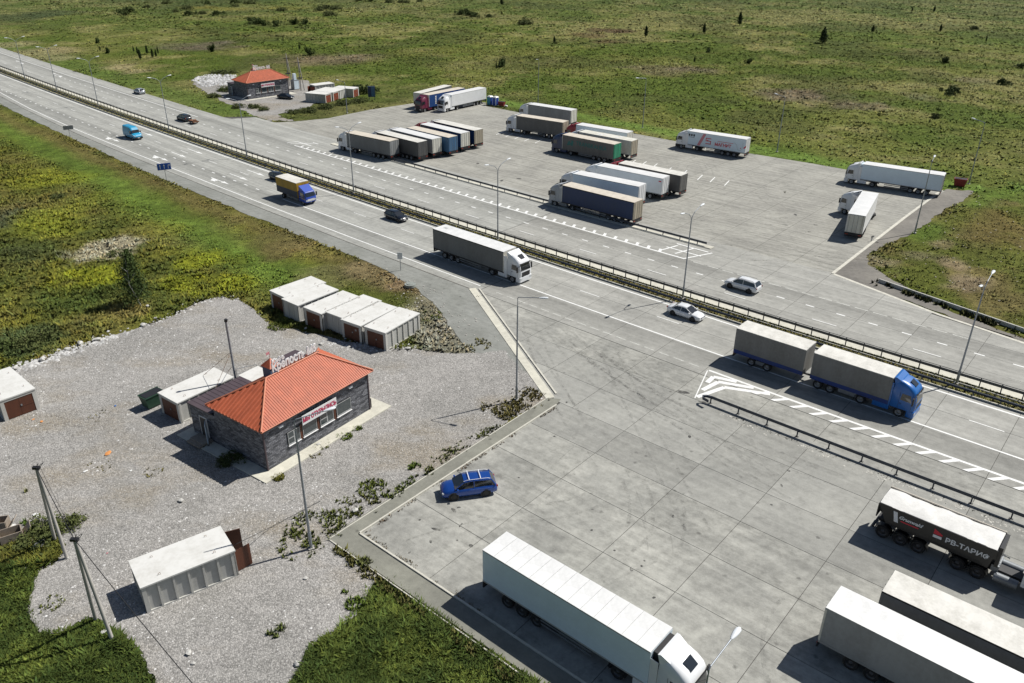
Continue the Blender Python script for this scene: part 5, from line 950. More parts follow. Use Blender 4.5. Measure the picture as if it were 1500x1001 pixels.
# parked and moving articulated lorries --------------------------------------------------
SEMIS = [
 ('highway', hw(-72.7, 77.05)+(hdg(-72.7),), dict(side='curt_grey', roof='white_roof', rear='curt_grey', cab='c_white', cabstyle=0), 'white cab lorry with a grey curtain trailer driving on the highway'),
 ('a', (-28.86, 166.4, 2.511), dict(L=12.4, side='curt_grey', roof='beige_roof', rear='curt_lgrey', cab='c_white'), 'grey curtain lorry with cream roof and white cab, nearest the road of six'),
 ('b', (-22.84, 166.21, 2.4077), dict(L=12.7, side='curt_dgrey', roof='grey_roof', rear='curt_dgrey', cab='c_white'), 'black grey curtain trailer with pale roof, second in the row of six'),
 ('c', (-20.19, 169.02, 2.4008), dict(L=12.7, side='curt_lgrey', roof='white_roof', rear='dirtywhite', cab='c_white', kind='reefer'), 'white roofed box trailer with white rear doors, third in the row of six'),
 ('d', (-17.07, 170.57, 2.4048), dict(L=12.8, side='curt_steel', roof='beige_roof', rear='curt_steel', cab='c_yellow', cabstyle=2), 'blue trailer with tan roof and blue rear doors, fourth in the row of six'),
 ('e', (-14.71, 174.28, 2.3926), dict(L=12.7, side='curt_navy', roof='white_roof', rear='dirtywhite', cab='c_red'), 'navy sided white roofed trailer with red cab, fifth in the row of six'),
 ('f', (-12.04, 177.12, 2.3953), dict(L=12.7, side='curt_navy', roof='grey_roof', rear='beige_door', cab='c_white'), 'navy trailer with tan rear doors, farthest in the row of six'),
 ('g', (-12.56, 217.35, -2.2385), dict(L=13.6, side='white_body', roof='white_roof', rear='white_body', cab='c_white', kind='reefer'), 'all white reefer lorry facing the road beside the portable toilets'),
 ('h', (-18.21, 216.87, -2.2592), dict(L=13.4, side='curt_blue', roof='beige_roof', rear='curt_blue', cab='c_maroon', cabstyle=1), 'blue curtain lorry with maroon cab beside the all white reefer'),
 ('i', (-21.27, 219.66, -2.1066), dict(side='curt_grey', roof='grey_roof', rear='curt_grey', cab='c_grey', front=False), 'dark grey trailer with pale roof behind the maroon cab lorry'),
 ('j', (9.1, 197.89, 2.5031), dict(L=12.4, side='curt_lgrey', roof='white_roof', rear='dirtywhite', cab='c_white'), 'grey sided white roofed lorry at the back edge of the parking above the brown one'),
 ('k', (6.31, 184.81, 2.5515), dict(L=12.3, side='curt_brown', roof='beige_roof', rear='beige_door', cab='c_white'), 'brown grey curtain lorry with a white cab in front of the back edge lorry'),
 ('l', (19.31, 175.61, 2.492), dict(L=12.7, side='bluewhite', roof='white_roof', rear='dirtywhite', cab='c_red', kind='reefer'), 'white box lorry with dark red cab behind the cream roofed one'),
 ('m', (19.39, 168.6, 2.4648), dict(L=12.9, side='dirtywhite', roof='dirtywhite', rear='beige_door', cab='c_white', kind='reefer'), 'cream box lorry with patched roof between the green lettered and red cab lorries'),
 ('n', (15.76, 165.79, 2.4461), dict(L=12.8, side='curt_brown', roof='beige_roof', rear='green_door', cab='c_navy'), 'brown curtain lorry with faded green lettering, bright green rear doors and navy cab'),
 ('o', (14.33, 128.69, 2.431), dict(L=14.3, side='curt_navy', roof='beige_roof', rear='beige_door', cab='c_grey', skirts=False), 'navy curtain lorry with tan roof, nearest the guardrail in the group of four'),
 ('p', (16.37, 136.65, 2.507), dict(L=12.9, side='bluewhite', roof='white_roof', rear='white_body', cab='c_white', kind='reefer'), 'white box lorry directly behind the navy one in the group of four'),
 ('q', (21.07, 141.78, 2.4846), dict(L=13.2, side='white_body', roof='white_roof', rear='white_body', cab='c_white', kind='reefer'), 'second white box lorry, third back in the group of four'),
 ('r', (24.82, 143.59, 2.4539), dict(L=12.8, side='curt_dgrey', roof='grey_roof', rear='curt_brown', cab='c_red'), 'dark grey trailer with pale roof and red cab, rearmost in the group of four'),
 ('s', (42.81, 170.64, 2.5205), dict(L=12.6, side='bluewhite', roof='white_roof', rear='white_body', cab='c_white', kind='reefer', cabstyle=1), 'white box lorry with red lettering and stripe parked alone by the meadow edge'),
 ('t', (70.25, 144.85, 2.568), dict(L=13.5, side='bluewhite', roof='white_roof', rear='white_body', cab='c_white', kind='reefer'), 'long plain white lorry parked across the right corner of the parking'),
 ('v', (4.07, 40.13, -0.7057), dict(side='bluewhite', roof='white_roof', rear='white_body', cab='c_white', kind='reefer', panels=True, rim='darkrim'), 'large white reefer lorry with seamed roof panels in the foreground apron'),
 ('x', (30.29, 36.53, -0.7069), dict(side='curt_grey', roof='grey_roof', rear='curt_grey', cab='c_white', rim='darkrim'), 'pale ribbed roof trailer between the black tipper and the corner trailer at lower right'),
 ('y', (26.09, 35.01, -0.7127), dict(side='curt_lgrey', roof='white_roof', rear='dirtywhite', cab='c_white', rim='darkrim'), 'smooth white roof trailer with grey sides, cut by the bottom right corner'),
]
ST = {}
for key, (x, y, yaw), kw, lb in SEMIS: ST[key] = semi('articulated_truck', lb, x, y, yaw, **kw)
ul, ur = ((50.46, 118.2), (52.84, 117.43)); fl, fr_ = ((57.19, 130.32), (59.77, 129.67))
cx_, cy_ = (ul[0]+ur[0]+fl[0]+fr_[0])/4, (ul[1]+ur[1]+fl[1]+fr_[1])/4; yw = math.atan2(fl[1]+fr_[1]-ul[1]-ur[1], fl[0]+fr_[0]-ul[0]-ur[0])
ST['u'] = semi('articulated_truck', 'white lorry turning with its cab swung sharply to the left of the trailer', cx_, cy_, yw, side='white_body', roof='white_roof', rear='dirtywhite', cab='c_white', kind='reefer', turn=R(62), L=13.6)
# writing and stripes
def on_left(t, text, x, z, size, mat, **k): return letters(text, size, .004, M[mat], t, (x, 1.295, z), (R(90), 0, R(180)), **k)
def on_right(t, text, x, z, size, mat, **k): return letters(text, size, .004, M[mat], t, (x, -1.295, z), (R(90), 0, 0), **k)
s = ST['s']; on_left(s, 'МАГНИТ', -1.5, 2.05, .85, 'red_print', bold=.03)
MB().b2(-3.7, -.3, 1.287, 1.293, 2.68, 2.80).build('thin_red_stripe', M['pink_print'], s)
MB().add([(4.2, 1.292, 1.3), (3.55, 1.292, 1.3), (2.35, 1.292, 3.8), (3.0, 1.292, 3.8)], [(0, 1, 2, 3)]).build('red_slanted_stripe', M['pink_print'], s)
lg = MB()
for a, b, c, d in ((1.15, 2.35, 2.95, 3.1), (2.2, 2.35, 2.45, 3.1), (1.15, 2.35, 2.42, 2.57), (1.15, 1.3, 1.95, 2.5), (1.15, 2.35, 1.85, 2.0), (1.75, 2.0, 2.57, 2.75)): lg.b2(a, b, 1.286, 1.292, c, d)
lg.build('square_emblem', M['red_print'], s)
lg = MB(); [lg.b2(5.9-k*.52, 6.25-k*.52, 1.286, 1.292, 3.0, 3.45) for k in range(3)]; lg.b2(4.9, 6.2, 1.286, 1.291, 2.75, 2.82); lg.build('small_black_mark', M['black_print'], s)
pts = [(-3.8, 3.0), (-4.4, 2.7), (-4.6, 2.0), (-4.9, 1.6), (-5.4, 1.6), (-5.7, 2.1), (-5.75, 3.2)]
MB().tube([(x, 1.288, z) for x, z in pts], .03, 4).build('grey_line_drawing', M['grey_print'], s)
MB().add([(-5.9, 1.293, 2.2), (-6.5, 1.293, 2.75), (-6.4, 1.293, 2.3), (-6.1, 1.293, 2.05)], [(0, 1, 2, 3)]).add([(-5.2, 1.293, 2.0), (-5.35, 1.293, 2.2), (-5.4, 1.293, 1.9)], [(0, 1, 2)]).build('red_leaf_mark', M['red_print'], s)
n = ST['n']; on_left(n, 'TRANSKAUKA', -.9, 2.75, 1.15, 'teal_print', bold=.02)
MB().add([(5.2, 1.30, 2.0), (4.8, 1.30, 2.9), (4.3, 1.30, 3.0), (4.5, 1.30, 2.1)], [(0, 1, 2, 3)]).add([(4.2, 1.30, 2.1), (4.0, 1.30, 3.3), (3.5, 1.30, 3.0), (3.7, 1.30, 2.0)], [(0, 1, 2, 3)]).add([(4.8, 1.301, 2.5), (3.9, 1.301, 2.6), (3.9, 1.301, 2.3), (4.8, 1.301, 2.2)], [(0, 1, 2, 3)]).build('green_emblem', M['teal_print'], n)
h_ = ST['h']; lg = MB(); [lg.b2(4.0, 4.5, 1.287, 1.294, 1.5+k*.42, 1.82+k*.42) for k in range(5)]; lg.build('white_letter_column', M['white_print'], h_)
g_ = ST['g']; on_left(g_, '', 0, 3, 1, 'black_print') if False else None
for key in ('q',):
    MB().b2(-6.4, -5.9, 1.287, 1.293, 3.3, 3.5).build('small_red_logo', M['red_print'], ST[key])
r_m = ST['m']; lg = MB()
for (a, b) in ((2.0, .2), (.9, -.4), (-2.4, .3), (-2.9, -.5), (1.4, .5)): lg.b2(a-.35, a+.35, b-.3, b+.3, 4.0, 4.014)
lg.build('roof_patch', M['white_roof'], r_m)
MB().b2(-5.9, -5.2, -.1, .35, 3.985, 4.012).build('roof_patch', M['grey_print'], ST['highway'])
MB().b2(6.6, 7.0, -1.2, -.4, .9, 1.1).build('air_tank', M['galv'], ST['v'])

# ---- dump trailer lorry
def tipper():
    s0, s1 = -10.55, -2.25; L = s1-s0; x, y = hw((s0+s1)/2, 58.02); t = thing('tipper_truck', 'black tipper lorry with a pale tarpaulin over its half round body', 'truck', (x, y, ZP), hdg(-6)-R(.7)); h = L/2
    # half-round body: sections along x
    def sec(x, zt, top=1.24, bot=1.15):
        pts = [(x, -top, zt)]
        for k in range(1, 8): a = math.pi+math.pi*k/8; pts.append((x, top*math.cos(a), zt-.35+(zt-.35-bot)*math.sin(a)))
        pts.append((x, top, zt)); return pts
    MB().loft([sec(-h+.05, 2.95, 1.24, 1.95), sec(-h+.9, 2.98, 1.25, 1.2), sec(h-.6, 3.05, 1.25, 1.15), sec(h, 3.05, 1.24, 1.35)], smooth=False).build('tipper_body', M['tipper'], t)
    for sg in (-1, 1): MB().b2(-h, h, sg*1.19, sg*1.29, 2.92, 3.08).build('top_rail', M['tipper'], t)
    # side skin so the flank reads flat, with ribs
    for sg in (-1, 1):
        MB().add([(-h+.75, sg*1.262, 1.5), (h-.3, sg*1.262, 1.35), (h-.05, sg*1.262, 2.94), (-h+.05, sg*1.262, 2.92)], [(0, 1, 2, 3)]).build('side_plate', M['tipper'], t)
    rg = []
    n_ = 15
    for i in range(n_+1):
        xx = -h+.03+(L-.1)*i/n_; w_ = 1.25; zz = 3.085; r = []
        for j in range(7):
            f = j/6; yy = -w_+2*w_*f; r.append((xx, yy, zz+.14*math.sin(math.pi*f)*(.8+.35*math.sin(i*2.1+j))+.05*random.uniform(-1, 1)))
        rg.append(r)
    MB().loft(rg, cap=False, closed=False).build('tarpaulin', M['tarp_white'], t)
    MB().cyl((-h, 1.28, 3.14), (h, 1.28, 3.14), .07, n=8).build('tarp_roll', M['beige_roof'], t)
    MB().b2(-h-.05, -h+.03, -1.25, 1.25, 1.75, 2.95).build('tailgate', M['tipper'], t)
    MB().b2(-h+.1, h+.1, -.45, .45, .88, 1.2).b2(-h-.15, -h, -1.2, 1.2, .6, .8).build('chassis', M['chassis'], t)
    MB().b2(h+.0, h+.25, -1.0, 1.0, 1.5, 3.25).build('front_platform', M['tipper'], t)
    for i in range(3):
        for sg in (-1, 1):
            xx = -3.45+i*1.32; wheel(t, xx, sg*1.05, .53, .40, 'darkrim')
            MB().loft([[(xx+.66*math.cos(a), sg*y_, .53+.66*math.sin(a)) for y_ in (.80, 1.27)]+[(xx+.62*math.cos(a), sg*y_, .53+.62*math.sin(a)) for y_ in (1.27, .80)] for a in [math.pi*k/8 for k in range(9)]], smooth=False).build('mudguard', M['tipper'], t)
    letters('РВ-ТАРИФ', .56, .004, M['white_print'], t, (2.3, -1.275, 2.2), (R(90), 0, 0), bold=.015, sx=1.05)
    letters('Grunwald', .40, .004, M['white_print'], t, (-1.75, -1.275, 2.5), (R(90), 0, 0), shear=.3, bold=.012, sx=1.05)
    MB().b2(-2.4, -1.1, -1.274, -1.27, 2.14, 2.24).build('red_underline', M['red_print'], t)
    MB().add([(-3.05, -1.275, 2.85), (-2.75, -1.275, 2.85), (-2.55, -1.275, 1.95), (-2.85, -1.275, 1.95)], [(0, 1, 2, 3)]).build('white_slash', M['white_print'], t)
    MB().add([(-.05, -1.275, 2.8), (.55, -1.275, 2.5), (.55, -1.275, 2.35), (-.05, -1.275, 2.35)], [(0, 1, 2, 3)]).build('red_emblem', M['red_print'], t)
    MB().b2(-.05, .55, -1.275, -1.271, 2.05, 2.28).build('white_emblem', M['white_print'], t)
    # tractor: two driven axles under the nose of the body
    tr = (h-1.15, 0, 0)
    for dx in (-1.05, .32):
        for sg in (-1, 1):
            wheel(t, tr[0]+dx, sg*.95, .53, .56, 'darkrim')
            MB().loft([[(tr[0]+dx+.66*math.cos(a), sg*y_, .53+.66*math.sin(a)) for y_ in (.66, 1.25)]+[(tr[0]+dx+.62*math.cos(a), sg*y_, .53+.62*math.sin(a)) for y_ in (1.25, .66)] for a in [math.pi*k/8 for k in range(9)]], smooth=False).build('mudguard', M['tipper'], t)
    MB().b2(tr[0]-1.9, tr[0]+5.4, -.42, .42, .7, .98).build('tractor_chassis', M['chassis'], t)
    for sg in (-1, 1): MB().cyl((tr[0]+1.35, sg*.93, .72), (tr[0]+2.9, sg*.93, .72), .34, n=14).build('fuel_tank', M['galv'], t); wheel(t, tr[0]+4.0, sg*1.05, .5, .31, 'darkrim')
    MB().b2(tr[0]+1.0, tr[0]+1.5, -.8, .8, .98, 1.5).cyl((tr[0]+1.3, .7, 1), (tr[0]+1.3, .7, 3.2), .08).tube([(tr[0]+1.1, -.3, 1.0), (tr[0]+1.2, -.1, 2.3), (tr[0]+1.9, .1, 1.9)], .03).tube([(tr[0]+1.1, .2, 1.0), (tr[0]+1.3, .0, 2.0), (tr[0]+1.9, -.2, 2.2)], .03).build('air_lines', M['galv'], t)
    R_ = cab_rings(3.3); cabo = MB().loft([ring(z, xf, w_, r) for z, xf, w_, r in R_]).build('cab', M['c_white'], t, (tr[0]+.9, 0, 0)); cab_patch(R_, 1.86, 2.7, -1.1, 1.1).build('windscreen', M['glass'], cabo)
tipper()

# ---- rigid lorries: tilt body with coloured lower boards
def tiltbox(t, x0, x1, z0, z1, up, low, zl, roofm, name='tilt_cover', w_=1.265):
    L = x1-x0; n = 12
    def skin(sgn):
        mb = MB(); vs = []
        for i in range(n+1):
            xx = x0+L*i/n; b = .02*math.sin(i*2.3)
            vs += [(xx, sgn*w_, zl), (xx, sgn*(w_+.02+b), (zl+z1)/2), (xx, sgn*w_, z1-.05)]
        return mb.add(vs, [(3*i+k, 3*i+3+k, 3*i+4+k, 3*i+1+k) for i in range(n) for k in range(2)], True)
    for sg in (-1, 1): skin(sg).build(name, M[up], t); MB().b2(x0, x1, sg*(w_-.03), sg*(w_+.012), z0, zl).build('side_board', M[low], t)
    MB().b2(x0+.02, x1-.02, -w_+.04, w_-.04, z0, z1-.06).build('load_box', M[up], t)
    rg = []
    for i in range(n+1):
        xx = x0+L*i/n; dz = .03*(i % 2); rg.append([(xx, -w_-.01, z1-.07), (xx, w_+.01, z1-.07), (xx, w_+.01, z1-.01), (xx, w_*.5, z1+.03-dz), (xx, -w_*.5, z1+.03-dz), (xx, -w_-.01, z1-.01)])
    MB().loft(rg, smooth=False).build('roof_cover', M[roofm], t)
    for xx, nm_ in ((x0, 'rear_flap'), (x1, 'front_flap')): MB().b2(xx-.012, xx+.012, -w_+.02, w_-.02, z0, z1-.08).build(nm_, M[up], t)
def roadtrain():
    x, y = hw(-19.65, 77.12); t = thing('road_train', 'bright blue road train with two grey tarpaulin boxes on the highway', 'truck', (x, y, ZP), hdg(-22))
    tiltbox(t, -3.93, 3.93, .98, 3.95, 'tarp_grey', 'band_blue', 1.42, 'grey_roof')
    tiltbox(t, -12.55, -4.75, .98, 3.95, 'tarp_grey', 'band_blue', 1.42, 'grey_roof')
    MB().b2(-3.9, 5.5, -.42, .42, .66, .95).b2(-12.4, -4.9, -.5, .5, .7, .97).b2(-4.95, -3.8, -.12, .12, .6, .72).b2(-12.62, -12.5, -1.2, 1.2, .5, .7).build('chassis', M['chassis'], t)
    tractor(t, 'c_blue', (1.95, 0, 0), 0, 0)
    for xx in (-1.75, -3.05):
        for sg in (-1, 1): wheel(t, xx, sg*.95, .5, .56)
    for xx in (-10.4, -8.6, -6.0)[0:2]:
        for sg in (-1, 1): wheel(t, xx, sg*.98, .48, .5)
    for sg in (-1, 1):
        MB().b2(-.9, .9, sg*.75, sg*1.18, .5, .92).build('side_locker', M['galv'], t); MB().b2(-12.6, -12.54, sg*.8, sg*1.15, .74, .9).build('tail_light', M['redlens'], t)
    MB().b2(-9.9, -8.9, -1.2, -.9, .45, .85).build('pallet_box', M['galv'], t)
roadtrain()
def boxtruck():
    x, y = hw(-116.75, 77.55); t = thing('box_truck', 'blue lorry with a yellow over navy tarpaulin box on the highway', 'truck', (x, y, ZP), hdg(-116))
    tiltbox(t, -3.2, 3.0, .95, 3.55, 'tarp_yellow', 'tarp_navy', 2.05, 'grey_roof', w_=1.22)
    MB().loft([ring(z, xf, w_, r, 3.15) for z, xf, w_, r in ((.55, 5.15, 1.08, .22), (1.2, 5.2, 1.10, .25), (1.5, 5.15, 1.10, .25), (2.15, 4.85, 1.06, .25), (2.35, 4.65, 1.0, .25))]).build('cab', M['c_royal'], t)
    R2 = [(.55, 5.15, 1.08, .22), (1.2, 5.2, 1.10, .25), (1.5, 5.15, 1.10, .25), (2.15, 4.85, 1.06, .25), (2.35, 4.65, 1.0, .25)]
    cab_patch(R2, 1.48, 2.12, -.95, .95).build('windscreen', M['glass'], t); cab_patch(R2, .72, 1.1, -.7, .7).build('grille', M['white_print'], t)
    for sg in (-1, 1):
        MB().add([(3.6, sg*1.105, 1.45), (4.75, sg*1.11, 1.42), (4.55, sg*1.075, 2.1), (3.65, sg*1.075, 2.1)], [(0, 1, 2, 3)]).build('side_window', M['glass'], t)
        MB().b2(4.9, 5.0, sg*1.15, sg*1.38, 1.4, 2.05).build('mirror', M['black'], t); MB().b2(5.12, 5.21, sg*.72, sg*1.02, .75, .98).build('headlight', M['headlight'], t)
        wheel(t, 4.25, sg*.95, .42, .26); wheel(t, -1.6, sg*.9, .42, .48); MB().b2(-.6, 2.6, sg*1.0, sg*1.05, .5, .75).build('side_guard', M['galv'], t)
        MB().add([(3.7, sg*1.106, 1.15), (4.9, sg*1.106, 1.0), (4.9, sg*1.106, 1.1), (3.7, sg*1.106, 1.3)], [(0, 1, 2, 3)]).build('yellow_stripe', M['c_yellow'], t)
    MB().add([(4.75, -.9, 2.3), (4.75, .9, 2.3), (3.3, -1.0, 3.1), (3.3, 1.0, 3.1), (3.2, -1.0, 2.3), (3.2, 1.0, 2.3)], [(0, 1, 3, 2), (0, 2, 4), (1, 5, 3), (2, 3, 5, 4)]).build('roof_deflector', M['c_royal'], t)
    MB().b2(-3.1, 4.8, -.4, .4, .55, .9).build('chassis', M['chassis'], t)
boxtruck()

# ---- cars
def carbody(L, W, hood, belt, roofh, prof):
    """prof: list of (x, top z, half width) along the lower body; returns MB"""
    rg = []
    for x, zt, w_, zb in prof:
        rg.append([(x, -w_*.86, zb), (x, -w_*.98, zb+.12), (x, -w_, (zb+zt)*.5), (x, -w_*.96, zt-.10), (x, -w_*.80, zt-.01), (x, 0, zt+.03), (x, w_*.80, zt-.01), (x, w_*.96, zt-.10), (x, w_, (zb+zt)*.5), (x, w_*.98, zb+.12), (x, w_*.86, zb)])
    return MB().loft(rg)
CARS = {
 'suv': dict(L=4.65, w=.93, body=[(-2.32, .78, .78, .42), (-2.26, 1.02, .86, .30), (-1.9, 1.10, .92, .26), (-.6, 1.08, .93, .26), (.6, 1.05, .93, .26), (1.0, 1.02, .925, .26), (1.75, .95, .90, .26), (2.15, .84, .84, .28), (2.32, .62, .72, .36)],
     glass=[(-2.22, 1.05, .74), (-1.85, 1.52, .66), (-.2, 1.62, .66), (.55, 1.52, .66), (1.25, 1.03, .76)], rx=(-1.85, .45), rz=1.66, wr=.36, wx=(-1.33, 1.38), belt=1.02),
 'sedan': dict(L=4.6, w=.90, body=[(-2.30, .72, .72, .40), (-2.22, .98, .82, .28), (-1.6, 1.02, .88, .24), (-.6, .97, .90, .23), (.6, .95, .90, .23), (1.0, .93, .895, .23), (1.7, .86, .87, .23), (2.1, .76, .80, .25), (2.28, .56, .68, .32)],
     glass=[(-1.75, .98, .74), (-1.05, 1.36, .63), (-.3, 1.44, .62), (.35, 1.38, .62), (1.15, .93, .74)], rx=(-1.0, .30), rz=1.46, wr=.325, wx=(-1.35, 1.35), belt=.95),
 'hatch': dict(L=4.3, w=.88, body=[(-2.12, .70, .74, .40), (-2.08, .98, .82, .28), (-1.6, 1.0, .87, .24), (-.6, .96, .88, .23), (.6, .94, .88, .23), (1.0, .92, .875, .23), (1.6, .86, .85, .23), (1.95, .76, .79, .25), (2.12, .56, .68, .32)],
     glass=[(-2.0, .98, .72), (-1.6, 1.36, .62), (-.3, 1.45, .62), (.35, 1.38, .62), (1.1, .92, .73)], rx=(-1.55, .3), rz=1.47, wr=.31, wx=(-1.25, 1.25), belt=.95)}
def car(kind, label, x, y, yaw, paint, rim='rim', rails=False, scale=1.0):
    c = CARS[kind]; t = thing('car', label, 'car', (x, y, ZP), yaw); K = lambda key, fn, n_, m, p=None: cached(('car', kind, key), fn, n_, m, p or t)
    body = K('b', lambda: carbody(c['L'], c['w'], 0, 0, 0, c['body']), 'body', M[paint])
    def gl():
        rg = []
        for x_, z_, w_ in c['glass']: rg.append([(x_, -w_, z_), (x_, w_, z_)])
        top = [(x_, z_, w_) for x_, z_, w_ in c['glass']]; rg = []
        for x_, z_, w_ in top: zb = c['belt']-.03; rg.append([(x_, -c['w']*.90, zb), (x_, -w_, max(z_, zb+.01)), (x_, w_, max(z_, zb+.01)), (x_, c['w']*.90, zb)])
        return MB().loft(rg, smooth=False)
    K('g', gl, 'windows', M['glass'])
    def roof():
        g = c['glass']; rg = []
        for f in range(7):
            x_ = c['rx'][0]+(c['rx'][1]-c['rx'][0])*f/6; z_ = float(np.interp(x_, [q[0] for q in g], [q[1] for q in g])); w_ = float(np.interp(x_, [q[0] for q in g], [q[2] for q in g]))+.025
            rg.append([(x_, -w_, z_-.06), (x_, -w_, z_+.005), (x_, -w_*.5, z_+.045), (x_, w_*.5, z_+.045), (x_, w_, z_+.005), (x_, w_, z_-.06)])
        mb = MB().loft(rg)
        for sg in (-1, 1):      # pillars
            q = [(g[k][0], sg*(g[k][2]+.012 if 0 < k < 4 else c['w']*.90), max(g[k][1], c['belt'])) for k in range(5)]
            mb.cyl((g[4][0]-.02, sg*(c['w']*.87), c['belt']), (g[3][0]-.05, sg*(g[3][2]+.01), g[3][1]), .045, n=6); mb.cyl((g[0][0]+.05, sg*(c['w']*.87), c['belt']), (g[1][0], sg*(g[1][2]+.01), g[1][1]), .075, n=6)
            xm = -.35; zt_ = float(np.interp(xm, [k_[0] for k_ in g], [k_[1] for k_ in g])); mb.cyl((xm, sg*c['w']*.905, c['belt']-.02), (xm, sg*(g[2][2]+.02), zt_), .035, n=6)
        return mb
    K('r', roof, 'roof', M[paint])
    for sg in (-1, 1):
        K(('hl', sg), lambda: MB().box((c['body'][-2][0]+.03, sg*c['w']*.70, .68), (.18, .26, .12), rz=-sg*.5), 'headlight', M['headlight']); K(('tl', sg), lambda: MB().box((c['body'][1][0]+.0, sg*c['w']*.74, .88), (.14, .26, .16), rz=sg*.4), 'tail_light', M['redlens'])
        K(('mi', sg), lambda: MB().box((c['glass'][4][0]-.22, sg*(c['w']+.08), c['belt']+.05), (.14, .2, .13)), 'mirror', M[paint])
        for wx in c['wx']:
            K(('arch', sg, wx), lambda: MB().cyl((wx, sg*(c['w']-.25), c['wr']), (wx, sg*(c['w']-.012), c['wr']), c['wr']+.075, n=20), 'wheel_arch', M['black']); wheel(t, wx, sg*(c['w']-.09), c['wr'], .21, rim)
        if rails: K(('rl', sg), lambda: MB().tube([(-1.75, sg*.60, 1.60), (-1.5, sg*.62, 1.70), (.2, sg*.62, 1.70), (.5, sg*.60, 1.60)], .022, 5), 'roof_rail', M['galv'] if paint == 'car_white' else M['white_body'])
    if rails == 2: K('cb', lambda: MB().b2(-.98, -.92, -.66, .66, 1.71, 1.75).b2(-.02, .04, -.66, .66, 1.71, 1.75), 'roof_bar', M['white_body'])
    K('np', lambda: MB().b2(c['body'][-1][0]-.02, c['body'][-1][0]+.03, -.26, .26, .40, .52), 'number_plate', M['white_print']); K('gr', lambda: MB().b2(c['body'][-1][0]-.06, c['body'][-1][0]+.015, -.5, .5, .52, .60), 'grille', M['black'])
    return t
fw = lambda s, o: (*hw(s, o), hdg(s)); bw = lambda s, o: (*hw(s, o), hdg(s)+math.pi)
car('suv', 'bright blue SUV with silver roof bars parked on the near apron', -3.55, 55.15, math.atan2(-.6, -2.6), 'car_blue', 'rim', 2)
car('sedan', 'white saloon driving right just behind the grey road train', *fw(-41.7, 82.3), 'car_white')
car('hatch', 'black hatchback driving right beyond the white cab lorry', *fw(-95.2, 82.4), 'car_black')
car('suv', 'white SUV with dark wheels driving left on the far carriageway', *bw(-40.3, 94.7), 'car_white', 'darkrim', 1)
car('hatch', 'dark car hidden behind the yellow and blue lorry', *fw(-128.2, 82.0), 'car_black')
car('suv', 'dark green car towing a small flat trailer on the far carriageway', *bw(-187.6, 94.2), 'car_green')
car('hatch', 'silver white car on the shoulder of the far carriageway at upper left', *bw(-228.2, 101.6), 'car_silver')
car('sedan', 'black car parked on gravel in front of the far cafe', *(-61.7, 225.85), R(-20), 'car_black')
t = thing('car_trailer', 'small flat trailer loaded with boards behind the dark green car', 'trailer', (*hw(-183.0, 94.2), ZP), hdg(-183)+math.pi)
MB().b2(-1.3, 1.2, -.8, .8, .5, .62).cyl((1.2, 0, .5), (2.4, 0, .5), .05).build('bed', M['chassis'], t); MB().box((-.1, .1, .72), (2.2, 1.0, .18), rz=.12).box((-.6, -.2, .88), (1.2, .5, .16), rz=-.3).build('load', M['rust'], t); MB().b2(-1.34, -1.28, -.8, .8, .45, .7).build('tail_board', M['rust'], t)
for sg in (-1, 1): wheel(t, -.1, sg*.85, .3, .18)
# van
v = thing('van', 'turquoise high roof van driving right near the lane arrows', 'van', (*hw(-179.6, 77.9), ZP), hdg(-179))
vb = [(-2.85, 2.3, .92, .35, .80), (-2.75, 2.55, .98, .30, .82), (.4, 2.58, 1.0, .28, .82), (1.05, 2.42, 1.0, .28, .78), (1.42, 1.98, .99, .28, .80), (1.85, 1.42, .98, .28, .84), (2.55, 1.12, .93, .30, .80), (2.80, .85, .85, .35, .72), (2.85, .55, .80, .4, .7)]
MB().loft([[(x, -w_*.9, zb), (x, -w_, zb+.15), (x, -w_, min(zt-.06, 1.3)), (x, -w_*k, zt-.12 if zt > 1.5 else zt-.08), (x, -w_*k*.7, zt), (x, w_*k*.7, zt), (x, w_*k, zt-.12 if zt > 1.5 else zt-.08), (x, w_, min(zt-.06, 1.3)), (x, w_, zb+.15), (x, w_*.9, zb)] for x, zt, w_, zb, k in vb], smooth=False).build('body', M['van_blue'], v)
MB().add([(1.47, -.72, 1.98), (1.47, .72, 1.98), (1.93, .86, 1.44), (1.93, -.86, 1.44)], [(0, 1, 2, 3)]).build('windscreen', M['glass'], v)
for sg in (-1, 1):
    MB().add([(.75, sg*1.005, 1.35), (1.7, sg*1.0, 1.33), (1.35, sg*.93, 1.85), (.75, sg*.95, 1.85)], [(0, 1, 2, 3)]).build('side_window', M['glass'], v); MB().b2(1.5, 1.62, sg*1.02, sg*1.25, 1.3, 1.65).build('mirror', M['black'], v); MB().b2(2.55, 2.84, sg*.6, sg*.84, .80, .98).build('headlight', M['headlight'], v)
    wheel(v, 1.85, sg*.9, .34, .22); wheel(v, -1.55, sg*.9, .34, .22)
MB().b2(2.7, 2.92, -.88, .88, .32, .66).build('bumper', M['black'], v); MB().b2(2.915, 2.935, -.26, .26, .45, .57).build('number_plate', M['white_print'], v)

